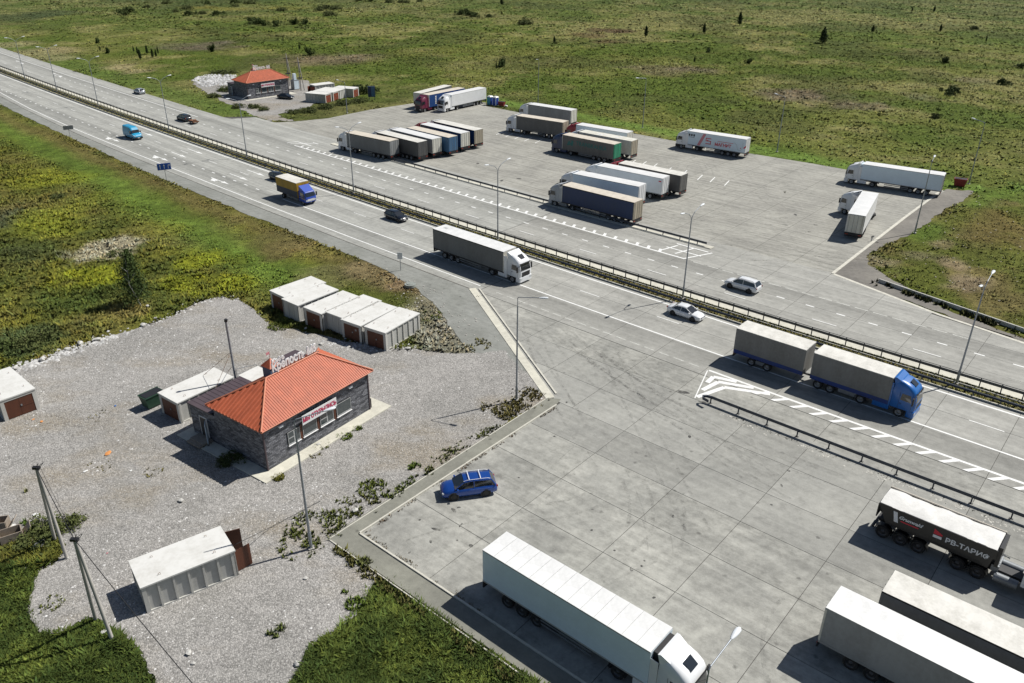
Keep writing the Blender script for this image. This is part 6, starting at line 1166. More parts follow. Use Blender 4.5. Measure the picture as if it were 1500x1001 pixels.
# ================================================================== GARAGES, CAFES, STREET FURNITURE
def garage(name, label, x, y, yaw, L=6.1, W=3.1, H=2.3, gate='gate', open_=0, group=None, z=0.0, hooks=True):
    """concrete box garage: origin at the middle, gate on the +x end"""
    t = thing(name, label, 'garage', (x, y, z), yaw, group); h, w_ = L/2, W/2; K = lambda k, fn, n_, m, p=None: cached(('gar', L, W, H, k), fn, n_, m, p or t)
    K('roof', lambda: MB().b2(-h-.05, h+.08, -w_-.05, w_+.05, H-.12, H), 'roof_slab', M['gar_roof'])
    K('core', lambda: MB().b2(-h+.12, h-.9, -w_+.10, w_-.10, 0, H-.12), 'inner_walls', M['gar_panel'])
    n = 6; pw = (L-.3)/n
    for sg in (-1, 1):
        K(('base', sg), lambda sg=sg: MB().b2(-h, h, sg*(w_-.12), sg*w_, 0, .12), 'wall_base', M['gar'])
        for i in range(n+1): K(('rib', sg, i), lambda sg=sg, i=i: MB().b2(-h+i*pw, -h+i*pw+.14 if i else -h+.28, sg*(w_-.13), sg*w_, .12, H-.12) if i < n else MB().b2(h-.30, h, sg*(w_-.13), sg*w_, .12, H-.12), 'wall_rib', M['gar'])
        for i in range(n): K(('pan', sg, i), lambda sg=sg, i=i: MB().b2(-h+i*pw+.10, -h+(i+1)*pw+.03, sg*(w_-.125), sg*(w_-.095), .12, H-.12), 'wall_panel', M['gar_panel'])
    for i in range(4): K(('bp', i), lambda i=i: MB().b2(-h-.0, -h+.12, -w_+.10+i*(W-.2)/3-.05, -w_+.10+i*(W-.2)/3+.05, 0, H-.12), 'wall_rib', M['gar'])
    K('bw', lambda: MB().b2(-h+.05, -h+.12, -w_+.1, w_-.1, 0, H-.12), 'rear_wall', M['gar_panel'])
    for sg in (-1, 1): K(('post', sg), lambda sg=sg: MB().b2(h-.12, h+.02, sg*(w_-.34), sg*w_, 0, H-.12), 'door_post', M['gar'])
    K('lintel', lambda: MB().b2(h-.12, h+.02, -w_+.34, w_-.34, H-.38, H-.12), 'lintel', M['gar'])
    gw = w_-.34
    for sg in (-1, 1):
        o = cached(('gar', L, W, H, 'leaf'), lambda: MB().b2(0, .04, -gw+.01, 0, .05, H-.40).b2(.04, .06, -gw+.01, 0, .9, .98), 'gate_leaf', M[gate], t, (h-.06, sg*gw, 0) , (0, 0, 0 if sg > 0 else math.pi))
        if sg < 0: o.location.x += .04
        if open_: o.rotation_euler = (0, 0, R(open_) if sg > 0 else math.pi-R(open_)); o.location.x = h+.04
        else: cached(('gar', L, W, H, 'lock'), lambda: MB().b2(.05, .09, -gw+.05, -gw+.2, 1.0, 1.16), 'lock', M['galv'], o)
    if open_: K('dark', lambda: MB().b2(h-.92, h-.9, -gw, gw, 0, H-.4), 'interior_shade_panel', M['black'])  # black sheet standing in for the shade inside the open garage
    if hooks:
        for sx_ in (-1, 1):
            for sg in (-1, 1): K(('hk', sx_, sg), lambda sx_=sx_, sg=sg: MB().tube([(sx_*1.9, sg*1.05, H-.01), (sx_*1.9, sg*1.05, H+.13), (sx_*1.9+.14, sg*1.02, H+.15), (sx_*1.9+.16, sg*1.05, H-.01)], .014, 4), 'lifting_loop', M['rust'])
    return t
def gpos(cx, cy, yaw, L=6.1): return cx-math.cos(yaw)*L/2, cy-math.sin(yaw)*L/2
y_ = R(36); garage('concrete_garage', 'whitewashed concrete garage with open brown gate leaves at the bottom of the gravel lot', *gpos(-20.78, 46.46, y_, 6.4), y_, 6.4, 3.2, 2.35, open_=78)
y_ = R(233.5); garage('concrete_garage', 'concrete garage with cream roof standing against the brown roofed part of the near cafe', *gpos(-32.6, 66.3, y_), y_, 6.2, 3.15, 2.3)
y_ = R(-41.5); garage('concrete_garage', 'pale roofed garage with wide brown gates cut by the left edge of the picture', *gpos(-47.15, 66.6, y_, 6.3), y_, 6.3, 3.2, 2.3)
row = [(-28.63, 90.8, 229, 0, 'first garage of the row of six, farthest from the highway fork'), (-26.5, 88.35, 231, 1, 'second garage of the row, its panelled back wall facing the gravel'), (-23.3, 86.1, 233, 0, 'third garage of the row, brown gate behind weeds'), (-20.52, 84.9, 234, 1, 'fourth garage of the row, panelled back wall towards the gravel'), (-18.25, 82.95, 236, 0, 'fifth garage of the row with a brown gate and a small white notice'), (-15.28, 81.2, 238, 0, 'last garage of the row with a brown gate and sunlit ribbed side')]
for cx, cy, a, rev, lb in row:
    a = R(a); X_, Y_ = gpos(cx, cy, a); g = garage('concrete_garage', lb, X_, Y_, a+(math.pi if rev else 0), 6.1, 3.05, 2.3, group='concrete garages in a row beside the gravel lot')
    if 'fifth' in lb: MB().b2(3.0, 3.03, .5, .75, 1.35, 1.55).build('notice', M['white_print'], g)
for cx, cy, a, rev, lb in ((-49.2, 221.4, -20, 0, 'nearest garage of the far group, long grey side and red gate'), (-47.8, 224.5, -20, 0, 'second garage of the far group with a red gate'), (-46.6, 227.4, -20, 1, 'third garage of the far group turned the other way round'), (-43.4, 229.8, -20, 0, 'rear garage of the far group, its red gate beside the grey bush')):
    a = R(a); X_, Y_ = gpos(cx, cy, a); garage('concrete_garage', lb, X_, Y_, a+(math.pi if rev else 0), 6.1, 3.05, 2.3, 'gate_red', group='concrete garages beside the far cafe', hooks=False)
a = R(222); X_, Y_ = gpos(-56.2, 234.2, a); garage('concrete_garage', 'open dark fronted garage standing apart behind the far garages', X_, Y_, a, 6.1, 3.05, 2.3, 'gate_red', open_=70, hooks=False)

def cafe(name, label, A, yaw, near=True):
    """origin at the near wall corner; u along the front (+x), depth along +y"""
    t = thing(name, label, 'cafe', (A[0], A[1], 0), yaw); Lm, D, H = 12.5, 6.7, 4.40
    B = lambda mb, n_, m, p=None, **k: mb.build(n_, M[m], p or t, **k)
    B(MB().b2(-1.3, Lm+1.7, -1.25, D+4.6, 0, .10), 'concrete_plinth', 'cream_conc' if near else 'kerb')
    # walls as four separate slabs
    B(MB().b2(0, Lm, 0, .3, .10, H), 'front_wall', 'stone'); B(MB().b2(0, .3, .302, D, .10, H), 'side_wall', 'stone'); B(MB().b2(Lm-.3, Lm, .302, D, .10, H), 'side_wall', 'stone'); B(MB().b2(.302, Lm-.302, D-.3, D, .10, H), 'rear_wall', 'stone')
    # lower rear wing with door
    B(MB().b2(0, .3, D+.002, D+3.75, .10, 3.15), 'annex_wall', 'stone'); B(MB().b2(Lm-.3, Lm, D+.002, D+3.75, .10, 3.15), 'annex_wall', 'stone'); B(MB().b2(.302, Lm-.302, D+3.45, D+3.75, .10, 3.15), 'annex_wall', 'stone')
    B(MB().b2(.02, .02+.06, -.02, -.004, .1, H), 'corner_trim', 'rust'); B(MB().b2(-.06, .06, -.06, .06, .1, H-.05), 'corner_trim', 'purple_roof'); B(MB().b2(Lm-.06, Lm+.06, -.06, .06, .1, H-.05), 'corner_trim', 'purple_roof')
    # hip roof: four corrugated slopes
    o_ = .42; x0, x1, y0, y1, ze, zr = -o_, Lm+o_, -o_, D+o_, H-.02, 6.55; ry = (y0+y1)/2; ra, rb = x0+3.95, x1-3.45
    def slope(pa, pb, qa, qb, rib=.24, amp=.035):
        """eave pa->pb, top qa->qb; ribs run up the slope"""
        pa, pb, qa, qb = map(Vector, (pa, pb, qa, qb)); e = (pb-pa).normalized(); Lh = (pb-pa).length; nrm = (pb-pa).cross(qa-pa).normalized()
        if nrm.z < 0: nrm = -nrm
        up = nrm.cross(e).normalized()
        if up.z < 0: up = -up
        s0 = (qa-pa).dot(e); s1 = (qb-pa).dot(e); Ht = (qa-pa).dot(up); mb = MB(); n = int(Lh/rib)
        def top(s):
            if s < s0: return Ht*s/max(s0, 1e-6)
            if s > s1: return Ht*(Lh-s)/max(Lh-s1, 1e-6)
            return Ht
        st_ = [0]
        for i in range(n):
            a = Lh*i/n; st_ += [a+Lh/n*.35, a+Lh/n*.5, a+Lh/n*.85, a+Lh/n]
        st_ += [s0, s1]; st_ = sorted(set(round(v, 4) for v in st_)); vs = []
        for s in st_:
            ph = (s*n/Lh) % 1; zz = amp if .45 < ph < .9 else 0; T_ = max(top(s), .0)
            p = pa+e*s+nrm*zz; vs += [p, p+up*T_]
        mb.add(vs, [(2*i, 2*i+2, 2*i+3, 2*i+1) for i in range(len(st_)-1)]); return mb
    R1, R2 = (ra, ry, zr), (rb, ry, zr)
    B(slope((x0, y0, ze), (x1, y0, ze), R1, R2), 'front_roof_slope', 'orange_roof'); B(slope((x1, y1, ze), (x0, y1, ze), R2, R1), 'rear_roof_slope', 'orange_roof')
    B(slope((x0, y1, ze), (x0, y0, ze), R1, R1, .42, .085), 'hip_roof_slope', 'orange_roof'); B(slope((x1, y0, ze), (x1, y1, ze), R2, R2, .42, .05), 'hip_roof_slope', 'orange_roof')
    for a, b in (((x0, y0, ze+.04), R1), ((x1, y0, ze+.04), R2), ((x0, y1, ze+.04), R1), ((x1, y1, ze+.04), R2), (R1, R2)): B(MB().cyl((a[0], a[1], a[2]+.03), (b[0], b[1], b[2]+.04), .10, n=8), 'ridge_cap', 'orange_ridge')
    B(MB().b2(x0+.02, x1-.02, y0+.02, y1-.02, ze-.06, ze-.02), 'soffit', 'rust')
    for a, b in (((x0, y0), (x1, y0)), ((x0, y0), (x0, y1)), ((x1, y0), (x1, y1)), ((x0, y1), (x1, y1))): B(MB().cyl((a[0], a[1], ze-.03), (b[0], b[1], ze-.03), .055, n=6), 'gutter', 'orange_ridge')
    # flat brown roofs of the annex
    B(MB().b2(-.1, 5.9, D+.5, D+3.95, 3.17, 3.27), 'annex_roof', 'purple_roof'); B(MB().b2(8.3, Lm+.3, D+.5, D+3.95, 3.17, 3.27), 'annex_roof', 'purple_roof'); B(MB().b2(5.92, 8.28, D+.5, D+4.3, 3.12, 3.24), 'annex_roof_slab', 'gar_roof')
    for k in range(13): B(MB().b2(-.1+k*.5, -.06+k*.5, D+.52, D+3.94, 3.272, 3.295), 'roof_seam', 'purple_roof') if k < 12 else None
    # turret with flag box
    tx, ty = 5.25, 4.7
    tb = B(MB().b2(tx-.55, tx+.55, ty-.55, ty+.55, 5.6, 6.75), 'turret', 'curt_steel'); B(MB().add([(tx-.66, ty-.66, 6.75), (tx+.66, ty-.66, 6.75), (tx+.66, ty+.66, 6.75), (tx-.66, ty+.66, 6.75), (tx, ty, 7.45)], [(0, 1, 4), (1, 2, 4), (2, 3, 4), (3, 0, 4), (0, 1, 2, 3)]), 'turret_roof', 'orange_roof', tb); B(MB().cyl((tx, ty, 7.35), (tx, ty, 8.1), .025, n=5).b2(tx-.35, tx, ty-.01, ty+.01, 7.85, 8.1), 'flag', 'pink_print', tb)
    # roof lettering standing on the ridge
    fr_ = B(MB().b2(ra+.3, rb+.3, ry-.02, ry+.02, zr+.06, zr+.12), 'letter_frame', 'galv')
    letters('Крепость М5', 1.08, .05, M['white_print'], fr_, ((ra+rb)/2+.35, ry-.05, zr+.66), (R(90), 0, 0), bold=.04, sx=.77)
    letters('Кафе', .58, .05, M['white_print'], fr_, (ra+1.5, ry-.05, zr+1.28), (R(90), 0, 0), bold=.02)
    # windows: four frames with panes; dark reveals between
    for i, (wx, ww, kind) in enumerate(((2.4, 1.45, 2), (4.1, 1.72, 1), (6.15, 1.72, 3), (8.2, 1.9, 1))):
        f = B(MB().b2(wx, wx+ww, -.05, -.002, 1.35, 2.75), 'window_frame', 'rust' if 0 else 'black')
        g = MB(); z0, z1 = 1.42, 2.68
        g.b2(wx+.05, wx+ww-.05, -.075, -.05, z0, z0+.08).b2(wx+.05, wx+ww-.05, -.075, -.05, z1-.04, z1).b2(wx+.05, wx+.10, -.075, -.05, z0+.08, z1-.04).b2(wx+ww-.10, wx+ww-.05, -.075, -.05, z0+.08, z1-.04)
        if kind > 1: g.b2(wx+ww*.48, wx+ww*.55, -.078, -.05, z0+.1, z1-.09)
        if kind > 1: g.b2(wx+.14, wx+ww*.48, -.078, -.05, (z0+z1)/2-.04, (z0+z1)/2+.04)
        B(g, 'sash', 'grey_print', f); B(MB().b2(wx+.13, wx+ww-.13, -.062, -.052, z0+.08, z1-.07), 'pane', 'winglass', f); B(MB().b2(wx, wx+ww, -.16, -.052, 1.31, 1.36), 'sill', 'white_print', f)
    for wx in (3.86, 5.86, 7.92): B(MB().b2(wx, wx+.22, -.045, -.003, 1.2, 2.8), 'brown_pilaster', 'gate')
    bn = B(MB().b2(4.0, 8.1, -.34, -.30, 2.78, 3.72), 'banner', 'white_print'); letters('МЫ ОТКРЫЛИСЬ', .62, .006, M['crimson'], bn, (6.05, -.35, 3.24), (R(90), 0, 0), bold=.025, sx=.76)
    for wx in (1.6, 9.9): B(MB().b2(wx, wx+.42, -.24, -.002, 3.7, 3.9), 'floodlight', 'lampwhite')
    if near: B(MB().b2(Lm+.05, Lm+.35, .1, .4, .1, 1.1), 'black_bin_post', 'black')
    # annex door on the side wall
    dr = B(MB().b2(-.05, -.002, D+1.35, D+2.45, .25, 2.4), 'door_frame', 'white_print'); B(MB().b2(-.06, -.052, D+1.43, D+2.37, .3, 2.32), 'doorway_shade_panel', 'black', dr); B(MB().box((-.45, D+1.0, 1.3), (.05, .9, 2.05), rz=R(-40)), 'door_leaf', 'bluewhite', dr)  # the doorway is a black panel in place of the shade indoors
    B(MB().b2(-1.5, -.05, D+.9, D+2.8, .1, .25).b2(-1.1, -.05, D+.9, D+2.8, .25, .36), 'door_step', 'wood')
    return t
cafe('roadside_cafe', 'near cafe with orange hipped roof, dark stone walls and opening banner', (-21.08, 57.82), math.atan2(.817, .577))
cafe('roadside_cafe', 'far cafe with orange hipped roof across the highway', (-71.2, 223.9), R(46.5), near=False)
# mast behind the near cafe
mm = thing('tall_mast', 'thin dark steel mast with guy ropes between the garage and the near cafe', 'mast', (-27.2, 69.6, 0)); MB().cyl((0, 0, 0), (0, 0, 8.9), .12, .10, 10).build('pole', M['pole'], mm); MB().cyl((0, 0, 8.75), (.06, 0, 9.0), .16, n=10).build('cap', M['black'], mm)
for a, r_q in ((2.9, 3.6), (4.3, 3.2), (2.2, 2.2)): MB().cyl((0, 0, 5.5 if r_q > 3 else 4), (math.cos(a)*r_q, math.sin(a)*r_q, 2.35), .022, n=4).build('guy_rope', M['rust'], mm)
MB().tube([(.2, 0, 2.4), (.2, 0, 3.6), (1.8, 1.3, 3.4), (1.8, 1.3, 2.4)], .03, 4).tube([(.2, 0, 3.0), (1.8, 1.3, 2.9)], .02, 4).build('railing', M['galv'], mm)

# ---- lamps
def lamp(kind, label, x, y, rz, H=11.3, group=None):
    t = thing('street_lamp', label, 'street lamp', (x, y, 0), rz, group); K = lambda k, fn, n_, m, p=None: cached(('lamp', kind, H, k), fn, n_, m, p or t)
    K('p', lambda: MB().cyl((0, 0, 0), (0, 0, 1.6), .125, n=8).cyl((0, 0, 1.6), (0, 0, H-1.0), .10, .065, 8), 'pole', M['pole']); K('f', lambda: MB().b2(-.22, .22, -.22, .22, 0, .12), 'foot', M['polec'])
    arms = (-1, 1) if kind == 'double' else (1,)
    for sg in arms:
        if kind == 'double': pts = [(0, 0, H-1.0), (sg*.18, 0, H-.45), (sg*.7, 0, H+.0), (sg*1.9, 0, H+.45)]
        else: pts = [(0, 0, H-1.0), (0, 0, H-.1), (.12, 0, H+.02), (2.1, 0, H+.22)]
        a = K(('a', sg), lambda pts=pts: MB().tube(pts, .04, 6), 'arm', M['pole']); e = pts[-1]
        def head(e=e, sg=sg):
            rg = []
            for f, w_, hh in ((0, .06, .05), (.15, .12, .07), (.45, .17, .09), (.75, .16, .08), (.86, .08, .04)):
                rg.append([(e[0]+sg*f, w_*math.cos(q), e[2]+f*.12+hh*math.sin(q)) for q in [2*math.pi*k/8 for k in range(8)]])
            return MB().loft(rg)
        K(('h', sg), head, 'lamp_head', M['lampwhite'], a)
    return t
ml = [(-274.9,), (-248.7,), (-220.0,), (-180.5,), (-146.9,), (-111.7,), (-76.8,), (-44.7,), (-12.0,)]
lbm = ['farthest double arm lamp in the median at the top left', 'second double arm median lamp from the top left', 'third double arm median lamp from the top left', 'double arm median lamp above the turquoise van', 'double arm median lamp left of the parking entrance', 'double arm median lamp in front of the row of six trailers', 'double arm median lamp behind the white cab highway lorry', 'double arm median lamp behind the white saloon', 'double arm median lamp by the front of the blue road train']
for (s0,), lb in zip(ml, lbm): x, y = hw(s0, 86.75); lamp('double', lb, x, y, hdg(s0)+math.pi/2, 11.4, 'double arm lamps along the median')
for (x, y), (hx, hy), lb, H in (((-15.19, 48.08), (-11.91, 49.53), 'single arm lamp in front of the near cafe by the footpath corner', 11.6), ((0.5, 70.12), (3.15, 69.34), 'single arm lamp by the tip of the gravel lot and the road fork', 11.3), ((62.82, 121.37), (66.08, 126.85), 'lamp in front of the long white lorry at the right parking corner', 11.3), ((84.98, 149.02), (83.72, 151.98), 'lamp in the meadow beside the red skip', 11.3), ((55.79, 172.17), (55.06, 173.34), 'thin lamp at the parking edge right of the lettered white lorry', 11.3), ((30.28, 193.77), (28.46, 192.84), 'thin lamp at the parking edge behind the red cab lorry', 11.3), ((6.37, 222.23), (4.57, 215.05), 'thin lamp at the parking edge near the portable toilets', 11.3), ((-41.86, 207.89), (-42.04, 207.5), 'lamp on the verge island in front of the far garages', 8.5)):
    if 'verge island' in lb: lamp('single', lb, x, y, 2.5, 7.5, 'single arm lamps'); continue
    lamp('single', lb, x, y, math.atan2(hy-y, hx-x), H, 'single arm lamps')
# foreground lamp whose pole stands below the picture: aim its arm at the visible head
hx, hy = (11.14, 29.24); ang = 0.8503
lamp('single', 'lamp whose white head hangs in front of the large reefer lorry cab', hx-2.5*math.cos(ang), hy-2.5*math.sin(ang), ang, 11.2, 'single arm lamps')

# ---- guard rails and median fences
def wrail(pts, z, h=.31, d=.08):
    """W-beam swept along world points"""
    prof = [(-d*.2, 0), (d, h*.18), (-d*.1, h*.5), (d, h*.82), (-d*.2, h), (-d*.2-.02, h), (-d*.2-.02, 0)]; P_ = [Vector(p) for p in pts]; rg = []
    for i, p in enumerate(P_):
        q = (P_[min(i+1, len(P_)-1)]-P_[max(i-1, 0)]).normalized(); nn = Vector((-q.y, q.x)); rg.append([(p.x+nn.x*a, p.y+nn.y*a, z+b) for a, b in prof])
    return MB().loft(rg, smooth=False)
def fence(name, label, s0, s1, o, step, H, wz, mat, top=True, side=1, group=None, foot=False):
    x, y = hw((s0+s1)/2, o(0) if callable(o) else o); t = thing(name, label, 'guardrail', (0, 0, 0)); f = o if callable(o) else (lambda s: o)
    pts = lambda d: [hw(s, f(s)+d) for s in np.linspace(s0, s1, max(3, int(abs(s1-s0)/4)))]
    wrail(pts(.09*side) if side > 0 else pts(.09*side)[::-1], wz).build('rail_beam', M[mat], t)
    if top: MB().loft([[(p[0]+a, p[1]+b, H+c) for a, b, c in ((-.03, 0, 0), (0, 0, .035), (.03, 0, 0), (0, 0, -.035))] for p in pts(0)], smooth=False).build('top_rail', M[mat], t)
    n = int((s1-s0)/step); pm = MB().b2(-.055, .055, -.04, .04, 0, H).mesh('post'); fm = MB().b2(-.16, .16, -.14, .14, 0, .05).mesh('post_foot') if foot else None
    for i in range(n+1):
        s = s0+i*step; x, y = hw(s, f(s)); po = put(pm, 'post', M[mat], t, (x, y, 0), (0, 0, hdg(s)))
        if foot: put(fm, 'post_foot', M['darkgalv'], po, (0, 0, ZP))
    return t
fence('median_fence', 'long two rail steel fence along the far side of the median', -480, 88, 87.5, 2.0, 1.12, .66, 'railblue')
fence('median_guardrail', 'low dark guardrail along the near side of the median', -480, 88, 85.1, 2.5, .62, .42, 'darkgalv', top=False, side=-1)
def seps(s): return 66.0-(1.0*max(0, (-27.6-s)/2.2)**2*.35)
fence('guardrail', 'dark guardrail between the near apron and the hatched line, its blunt end near the chevrons', -29.6, 60, lambda s: 66.0, 3.0, .80, .58, 'darkgalv', top=False, foot=True)
fence('guardrail', 'weathered guardrail between the far carriageway and the lorry park', -140, -51.5, 105.5, 3.0, .72, .45, 'darkgalv', top=False)
g = thing('guardrail_end', 'rounded dark end piece of the near apron guardrail', 'guardrail', (0, 0, 0)); wrail([hw(-29.6, 66.1), hw(-30.1, 66.0), hw(-30.4, 65.7), hw(-30.2, 65.4), hw(-29.5, 65.25)], .55).build('end_terminal', M['darkgalv'], g)
ribbon('verge_barrier', hline(-27.5, 30, lambda s: 109.3-(s+27.5)*.222), -.09, .09, 0, .5, M['gar'], kind=None); o = bpy.data.objects['verge_barrier']; tag(o, 'low grey concrete barrier half hidden by weeds along the right verge', 'barrier')
line_tufts('barrier_weeds', [hw(s, 108.7-(s+27.5)*.222) for s in np.linspace(-28, 28, 12)], 1500, .35, .5, .25, (.085, .095, .03), 6)

# ---- utility poles with overhead cable
def apole(label, apex, feet, h):
    t = thing('utility_pole', label, 'utility pole', (apex[0], apex[1], 0)); L_ = [(f[0]-apex[0], f[1]-apex[1]) for f in feet]
    for k, (dx, dy) in enumerate(L_): MB().cyl((dx, dy, -.2), (0, 0 if k else .05, h), .135, .10, 8).build('leg', M['polec'], t)
    MB().b2(-.25, .25, -.12, .12, h-.12, h+.06).cyl((0, 0, h), (.15, .1, h+.28), .03).build('crossarm', M['black'], t)
    MB().tube([(.15, .1, h+.1), (.5, .15, h+.3), (.35, -.3, h+.12), (0, -.1, h)], .02, 4).build('cable_coil', M['cable'], t); return t
apole('nearer concrete utility pole with a leaning brace near the bottom left', (-26.99, 39.2), [(-26.37, 39.02), (-28.34, 40.85)], 8.45)
apole('farther concrete utility pole with a leaning brace at the left edge', (-33.42, 46.86), [(-33.21, 46.79), (-35.2, 48.89)], 8.25)
def cable(label, pts, r_=.022, sag=.5, n=14):
    mb = MB()
    for a, b in zip(pts[:-1], pts[1:]):
        a, b = Vector(a), Vector(b); q = [a.lerp(b, k/n)+Vector((0, 0, -sag*4*(k/n)*(1-k/n))) for k in range(n+1)]; mb.tube(q, r_, 4)
    tag(mb.build('overhead_cable', M['cable']), label, 'cable')
p1, p2 = (-26.95, 39.14), (-33.37, 46.79); e3 = (-15.41, 28.97)
cable('thick black cable strung between the two utility poles', [(*p2, 8.3), (*p1, 8.5)], .03, .25); cable('black cable running from the nearer utility pole to the bottom edge', [(*p1, 8.5), (*e3, 6.2)], .026, .2)
cable('thin cable beside the thick one between the utility poles', [(p2[0]+.3, p2[1], 8.2), (p1[0]+.25, p1[1], 8.35)], .014, .5)
cable('thin cable from the garage roof to the near cafe side', [(*(-20.05, 45.57), 2.42), (*(-18.96, 50.3), .12), (*(-15.67, 53.76), .1)], .02, .0)

# ---- signs
def sign(name, label, base, rz, w_, h, H, face, arrows=False, cat='road sign', posts=1):
    t = thing(name, label, cat, (*base, 0), rz)
    for k in range(posts): px_ = (k-(posts-1)/2)*w_*.6; MB().cyl((0, px_, 0), (0, px_, H-h*.3), .045, n=6).build('post', M['pole'], t)
    pl = MB().b2(.04, .07, -w_/2, w_/2, H-h, H).build('sign_plate', M[face], t)
    if arrows:
        MB().b2(.03, .04, -w_/2-.05, w_/2+.05, H-h-.05, H+.05).build('plate_border', M['white_print'], pl)
        for k in range(3):
            yy = (-1+k)*w_*.30; m_b = MB().b2(.072, .08, yy-.05, yy+.05, H-h*.86, H-h*.32)
            if k != 2: m_b.add([(.08, yy-.16, H-h*.38), (.08, yy+.16, H-h*.38), (.08, yy, H-h*.10)], [(0, 1, 2)])
            else: m_b.b2(.072, .08, yy, yy+.26, H-h*.36, H-h*.26).add([(.08, yy+.22, H-h*.16), (.08, yy+.22, H-h*.46), (.08, yy+.40, H-h*.31)], [(0, 1, 2)])
            m_b.build('lane_arrow', M['white_print'], pl)
    return t
v_ = hdg(-155)
sign('lane_sign', 'blue road sign with three white lane arrows beside the highway', (-64.03, 147.18), R(-64), 2.3, 1.15, 3.1, 'sign_blue', True)
sign('road_sign', 'wide grey backed road sign beside the highway at left', (-97.79, 180.06), R(-60), 2.0, .85, 2.5, 'galv')
sign('road_sign', 'small white sign on a post on the shoulder above the garages', (-15.41, 104.29), R(-95), .7, .95, 2.6, 'lampwhite')
sign('marker_post', 'tiny marker post on the edge of the lorry park at right', (54.44, 117.4), R(-90), .25, .3, .9, 'polec', cat='marker')
t = thing('billboard', 'dark backed board outside the right edge whose shadow falls on the verge', 'road sign', (*(73.5, 99.09), 0), R(70)); MB().cyl((0, 0, 0), (0, 0, 3.5), .12).build('post', M['pole'], t); MB().b2(-.05, .05, -1.6, 1.6, 2.6, 5.4).build('panel', M['galv'], t)
t = thing('information_board', 'dark blue standing board on the verge right of the far garages', 'sign', (*(-38.29, 224.97), 0), R(-75)); MB().b2(-.3, .3, -.95, .95, .9, 3.6).build('board', M['curt_navy'], t); MB().b2(.30, .33, -.1, .9, 1.0, 3.5).build('board_face', M['curt_steel'], t)
for sg in (-1, 1): MB().b2(-.06, .06, sg*.7-.06, sg*.7+.06, 0, .9).build('leg', M['galv'], t)
# transformer and far poles
t = thing('transformer_cabinet', 'grey transformer cabinet beside the far cafe', 'transformer', (*(-62.55, 240.13), 0), R(46)); MB().b2(-.9, .9, -.8, .8, 0, 2.6).build('cabinet', M['galv'], t); MB().b2(-.4, .4, -.4, .4, 2.6, 4.3).build('upper_box', M['bluewhite'], t); MB().b2(-.75, .75, -.82, -.80, .2, 2.4).build('door', M['bluewhite'], t)
for px_, lb in (((-65.63, 245.51), 'left one of the two tall poles behind the far cafe'), ((-60.5, 238.08), 'tall pole with insulators right of the transformer cabinet')):
    t = thing('utility_pole', lb, 'utility pole', (*px_, 0)); MB().cyl((0, 0, 0), (0, 0, 9.0), .15, .10, 8).build('pole', M['polec'], t); MB().cyl((.9, .4, 0), (.05, 0, 8.3), .13, .10, 8).build('brace', M['polec'], t); MB().b2(-.9, .9, -.06, .06, 7.6, 7.75).b2(-.7, .7, -.5, .5, 3.4, 3.55).build('crossarm', M['black'], t)
# portable toilets
for i, (px_, m1, lb) in enumerate((((-6.3, 219.84), 'toilet_teal', 'left portable toilet with a teal wall and white roof'), ((-4.84, 218.99), 'toilet_blue', 'right portable toilet with a blue door and white roof'))):
    t = thing('portable_toilet', lb, 'toilet', (*px_, 0), R(-40)); MB().b2(-.6, .6, -.6, .6, .1, 2.15).build('cabin', M['curt_steel' if i == 0 else 'bluewhite'], t); MB().b2(-.48, .48, -.63, -.60, .15, 2.05).build('door', M[m1], t); MB().b2(.60, .63, -.48, .48, .15, 2.05).build('side_panel', M['toilet_blue'], t); MB().loft([[(-.66, -.66, 2.15), (.66, -.66, 2.15), (.66, .66, 2.15), (-.66, .66, 2.15)], [(-.4, -.4, 2.4), (.4, -.4, 2.4), (.4, .4, 2.4), (-.4, .4, 2.4)]], smooth=False).build('roof', M['white_roof'], t)
def skip(label, base, rz, mat, k=1.0):
    t = thing('waste_skip', label, 'skip', (*base, 0), rz); mb = MB(); a, b = 1.0*k, .6*k
    mb.loft([[(-a*.8, -b*.8, .15), (a*.8, -b*.8, .15), (a*.8, b*.8, .15), (-a*.8, b*.8, .15)], [(-a, -b, 1.3*k), (a, -b, 1.3*k), (a, b, 1.3*k), (-a, b, 1.3*k)]], smooth=False).build('body', M[mat], t)
    for sg in (-1, 1): MB().b2(-a-.05, a+.05, sg*b-.05, sg*b+.05, 1.25*k, 1.34*k).build('rim_bar', M[mat], t)
    MB().b2(-a*.9, a*.9, -b*.85, b*.85, 1.1*k, 1.2*k+.15).build('rubbish', M['black'], t); return t
skip('dark green waste skip against the gate of the cafe garage', (-35.3, 68.6), R(55), 'skip_green', 1.05); skip('dark red skip in the grass behind the long white lorry', (82.51, 147.61), R(-30), 'skip_red', 1.1); skip('small dark red bin beside the portable toilets', (-3.21, 218.16), R(-30), 'skip_red', .9)
tag(put(RM[2], 'paper_bag', M['white_junk'], None, (*(-2.13, 217.31), .3)), 'pale sack beside the small dark red bin', 'sack')
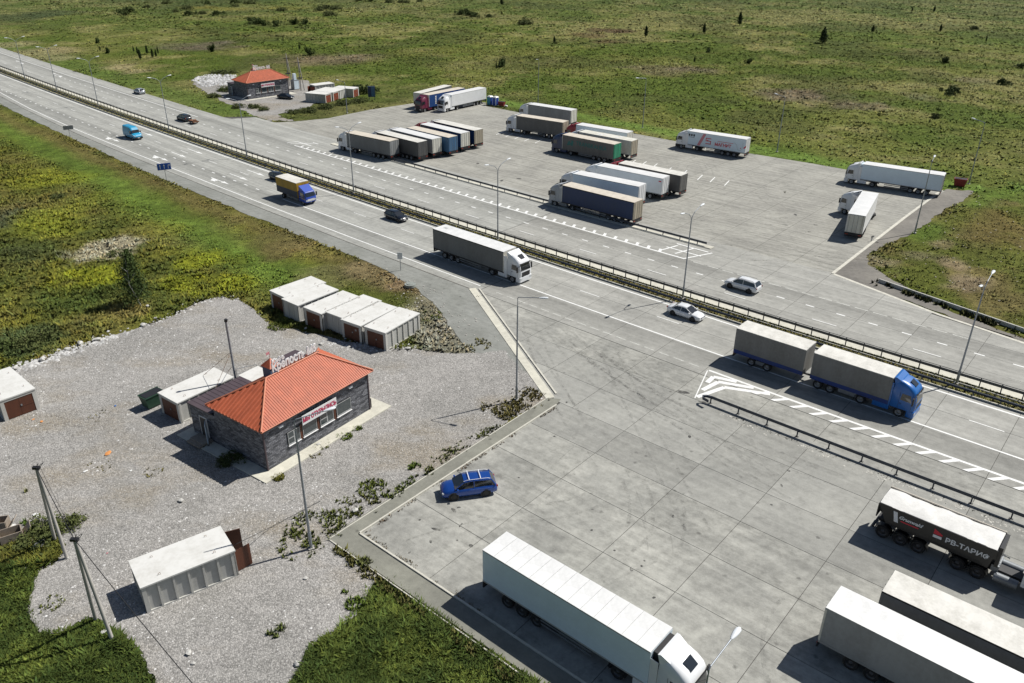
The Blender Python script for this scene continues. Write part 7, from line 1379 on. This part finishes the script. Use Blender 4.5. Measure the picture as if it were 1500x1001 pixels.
# wooden boxes and litter at the left edge
for (px_, d, rz, lb) in (((-38.44, 48.85), (1.5, 1.0, .8), .6, 'open grey wooden box nearest the grass clump at the left edge'), ((-39.95, 50.03), (1.2, .9, .9), .2, 'wooden box with white bags at the left edge')):
    t = thing('wooden_box', lb, 'box', (*px_, 0), rz); a, b, c = d
    for sg in (-1, 1): MB().b2(-a/2, a/2, sg*b/2-.03, sg*b/2+.03, 0, c).build('side_board', M['wood'], t); MB().b2(sg*a/2-.03, sg*a/2+.03, -b/2+.03, b/2-.03, 0, c).build('end_board', M['wood'], t)
    MB().b2(-a/2, a/2, -b/2, b/2, 0, .06).build('floor_board', M['wood'], t); MB().box((a*.7, 0, .5), (.05, b, 1.1), ry=.7).build('leaning_board', M['wood'], t)
LIT = [(-36.15, 60.27, 'orange_junk', 0.55, 'orange plastic sheet lying on the gravel left of the near cafe'), (-44.76, 65.42, 'orange_junk', 0.28, 'orange scrap below the gates of the left garage'), (-45.72, 65.77, 'orange_junk', 0.22, 'smaller orange scrap below the gates of the left garage'), (-38.1, 51.71, 'white_junk', 0.5, 'white bag on the gravel by the farther utility pole'), (-39.08, 50.2, 'white_junk', 0.6, 'white bag on the wooden boxes at the left edge'), (-39.01, 68.36, 'c_blue', 0.2, 'small blue scrap on the gravel above the orange sheet'), (-30.44, 47.34, 'pink_print', 0.12, 'tiny pink scrap on the gravel left of the bottom garage'), (-36.91, 57.6, 'white_junk', 0.3, 'small white box on the gravel above the farther utility pole'), (-36.81, 45.16, 'red_print', 0.35, 'red scrap in the grass at the left edge'), (-19.06, 41.07, 'white_junk', 0.12, 'white scrap right below the bottom garage'), (-16.35, 42.37, 'rock', 0.01, ''), (-33.01, 57.75, 'white_junk', 0.2, 'small white scrap right of the white box'), (-36.98, 45.65, 'white_junk', 0.5, 'white sheet in the grass at the left edge')]
for x, y, m_, d, lb in LIT:
    if lb: o = put(RM[int(d*10) % 5], 'litter', M[m_], None, (x, y, .05), (0, 0, x)); o.scale = (d*1.6, d, d*.35); tag(o, lb, 'litter')
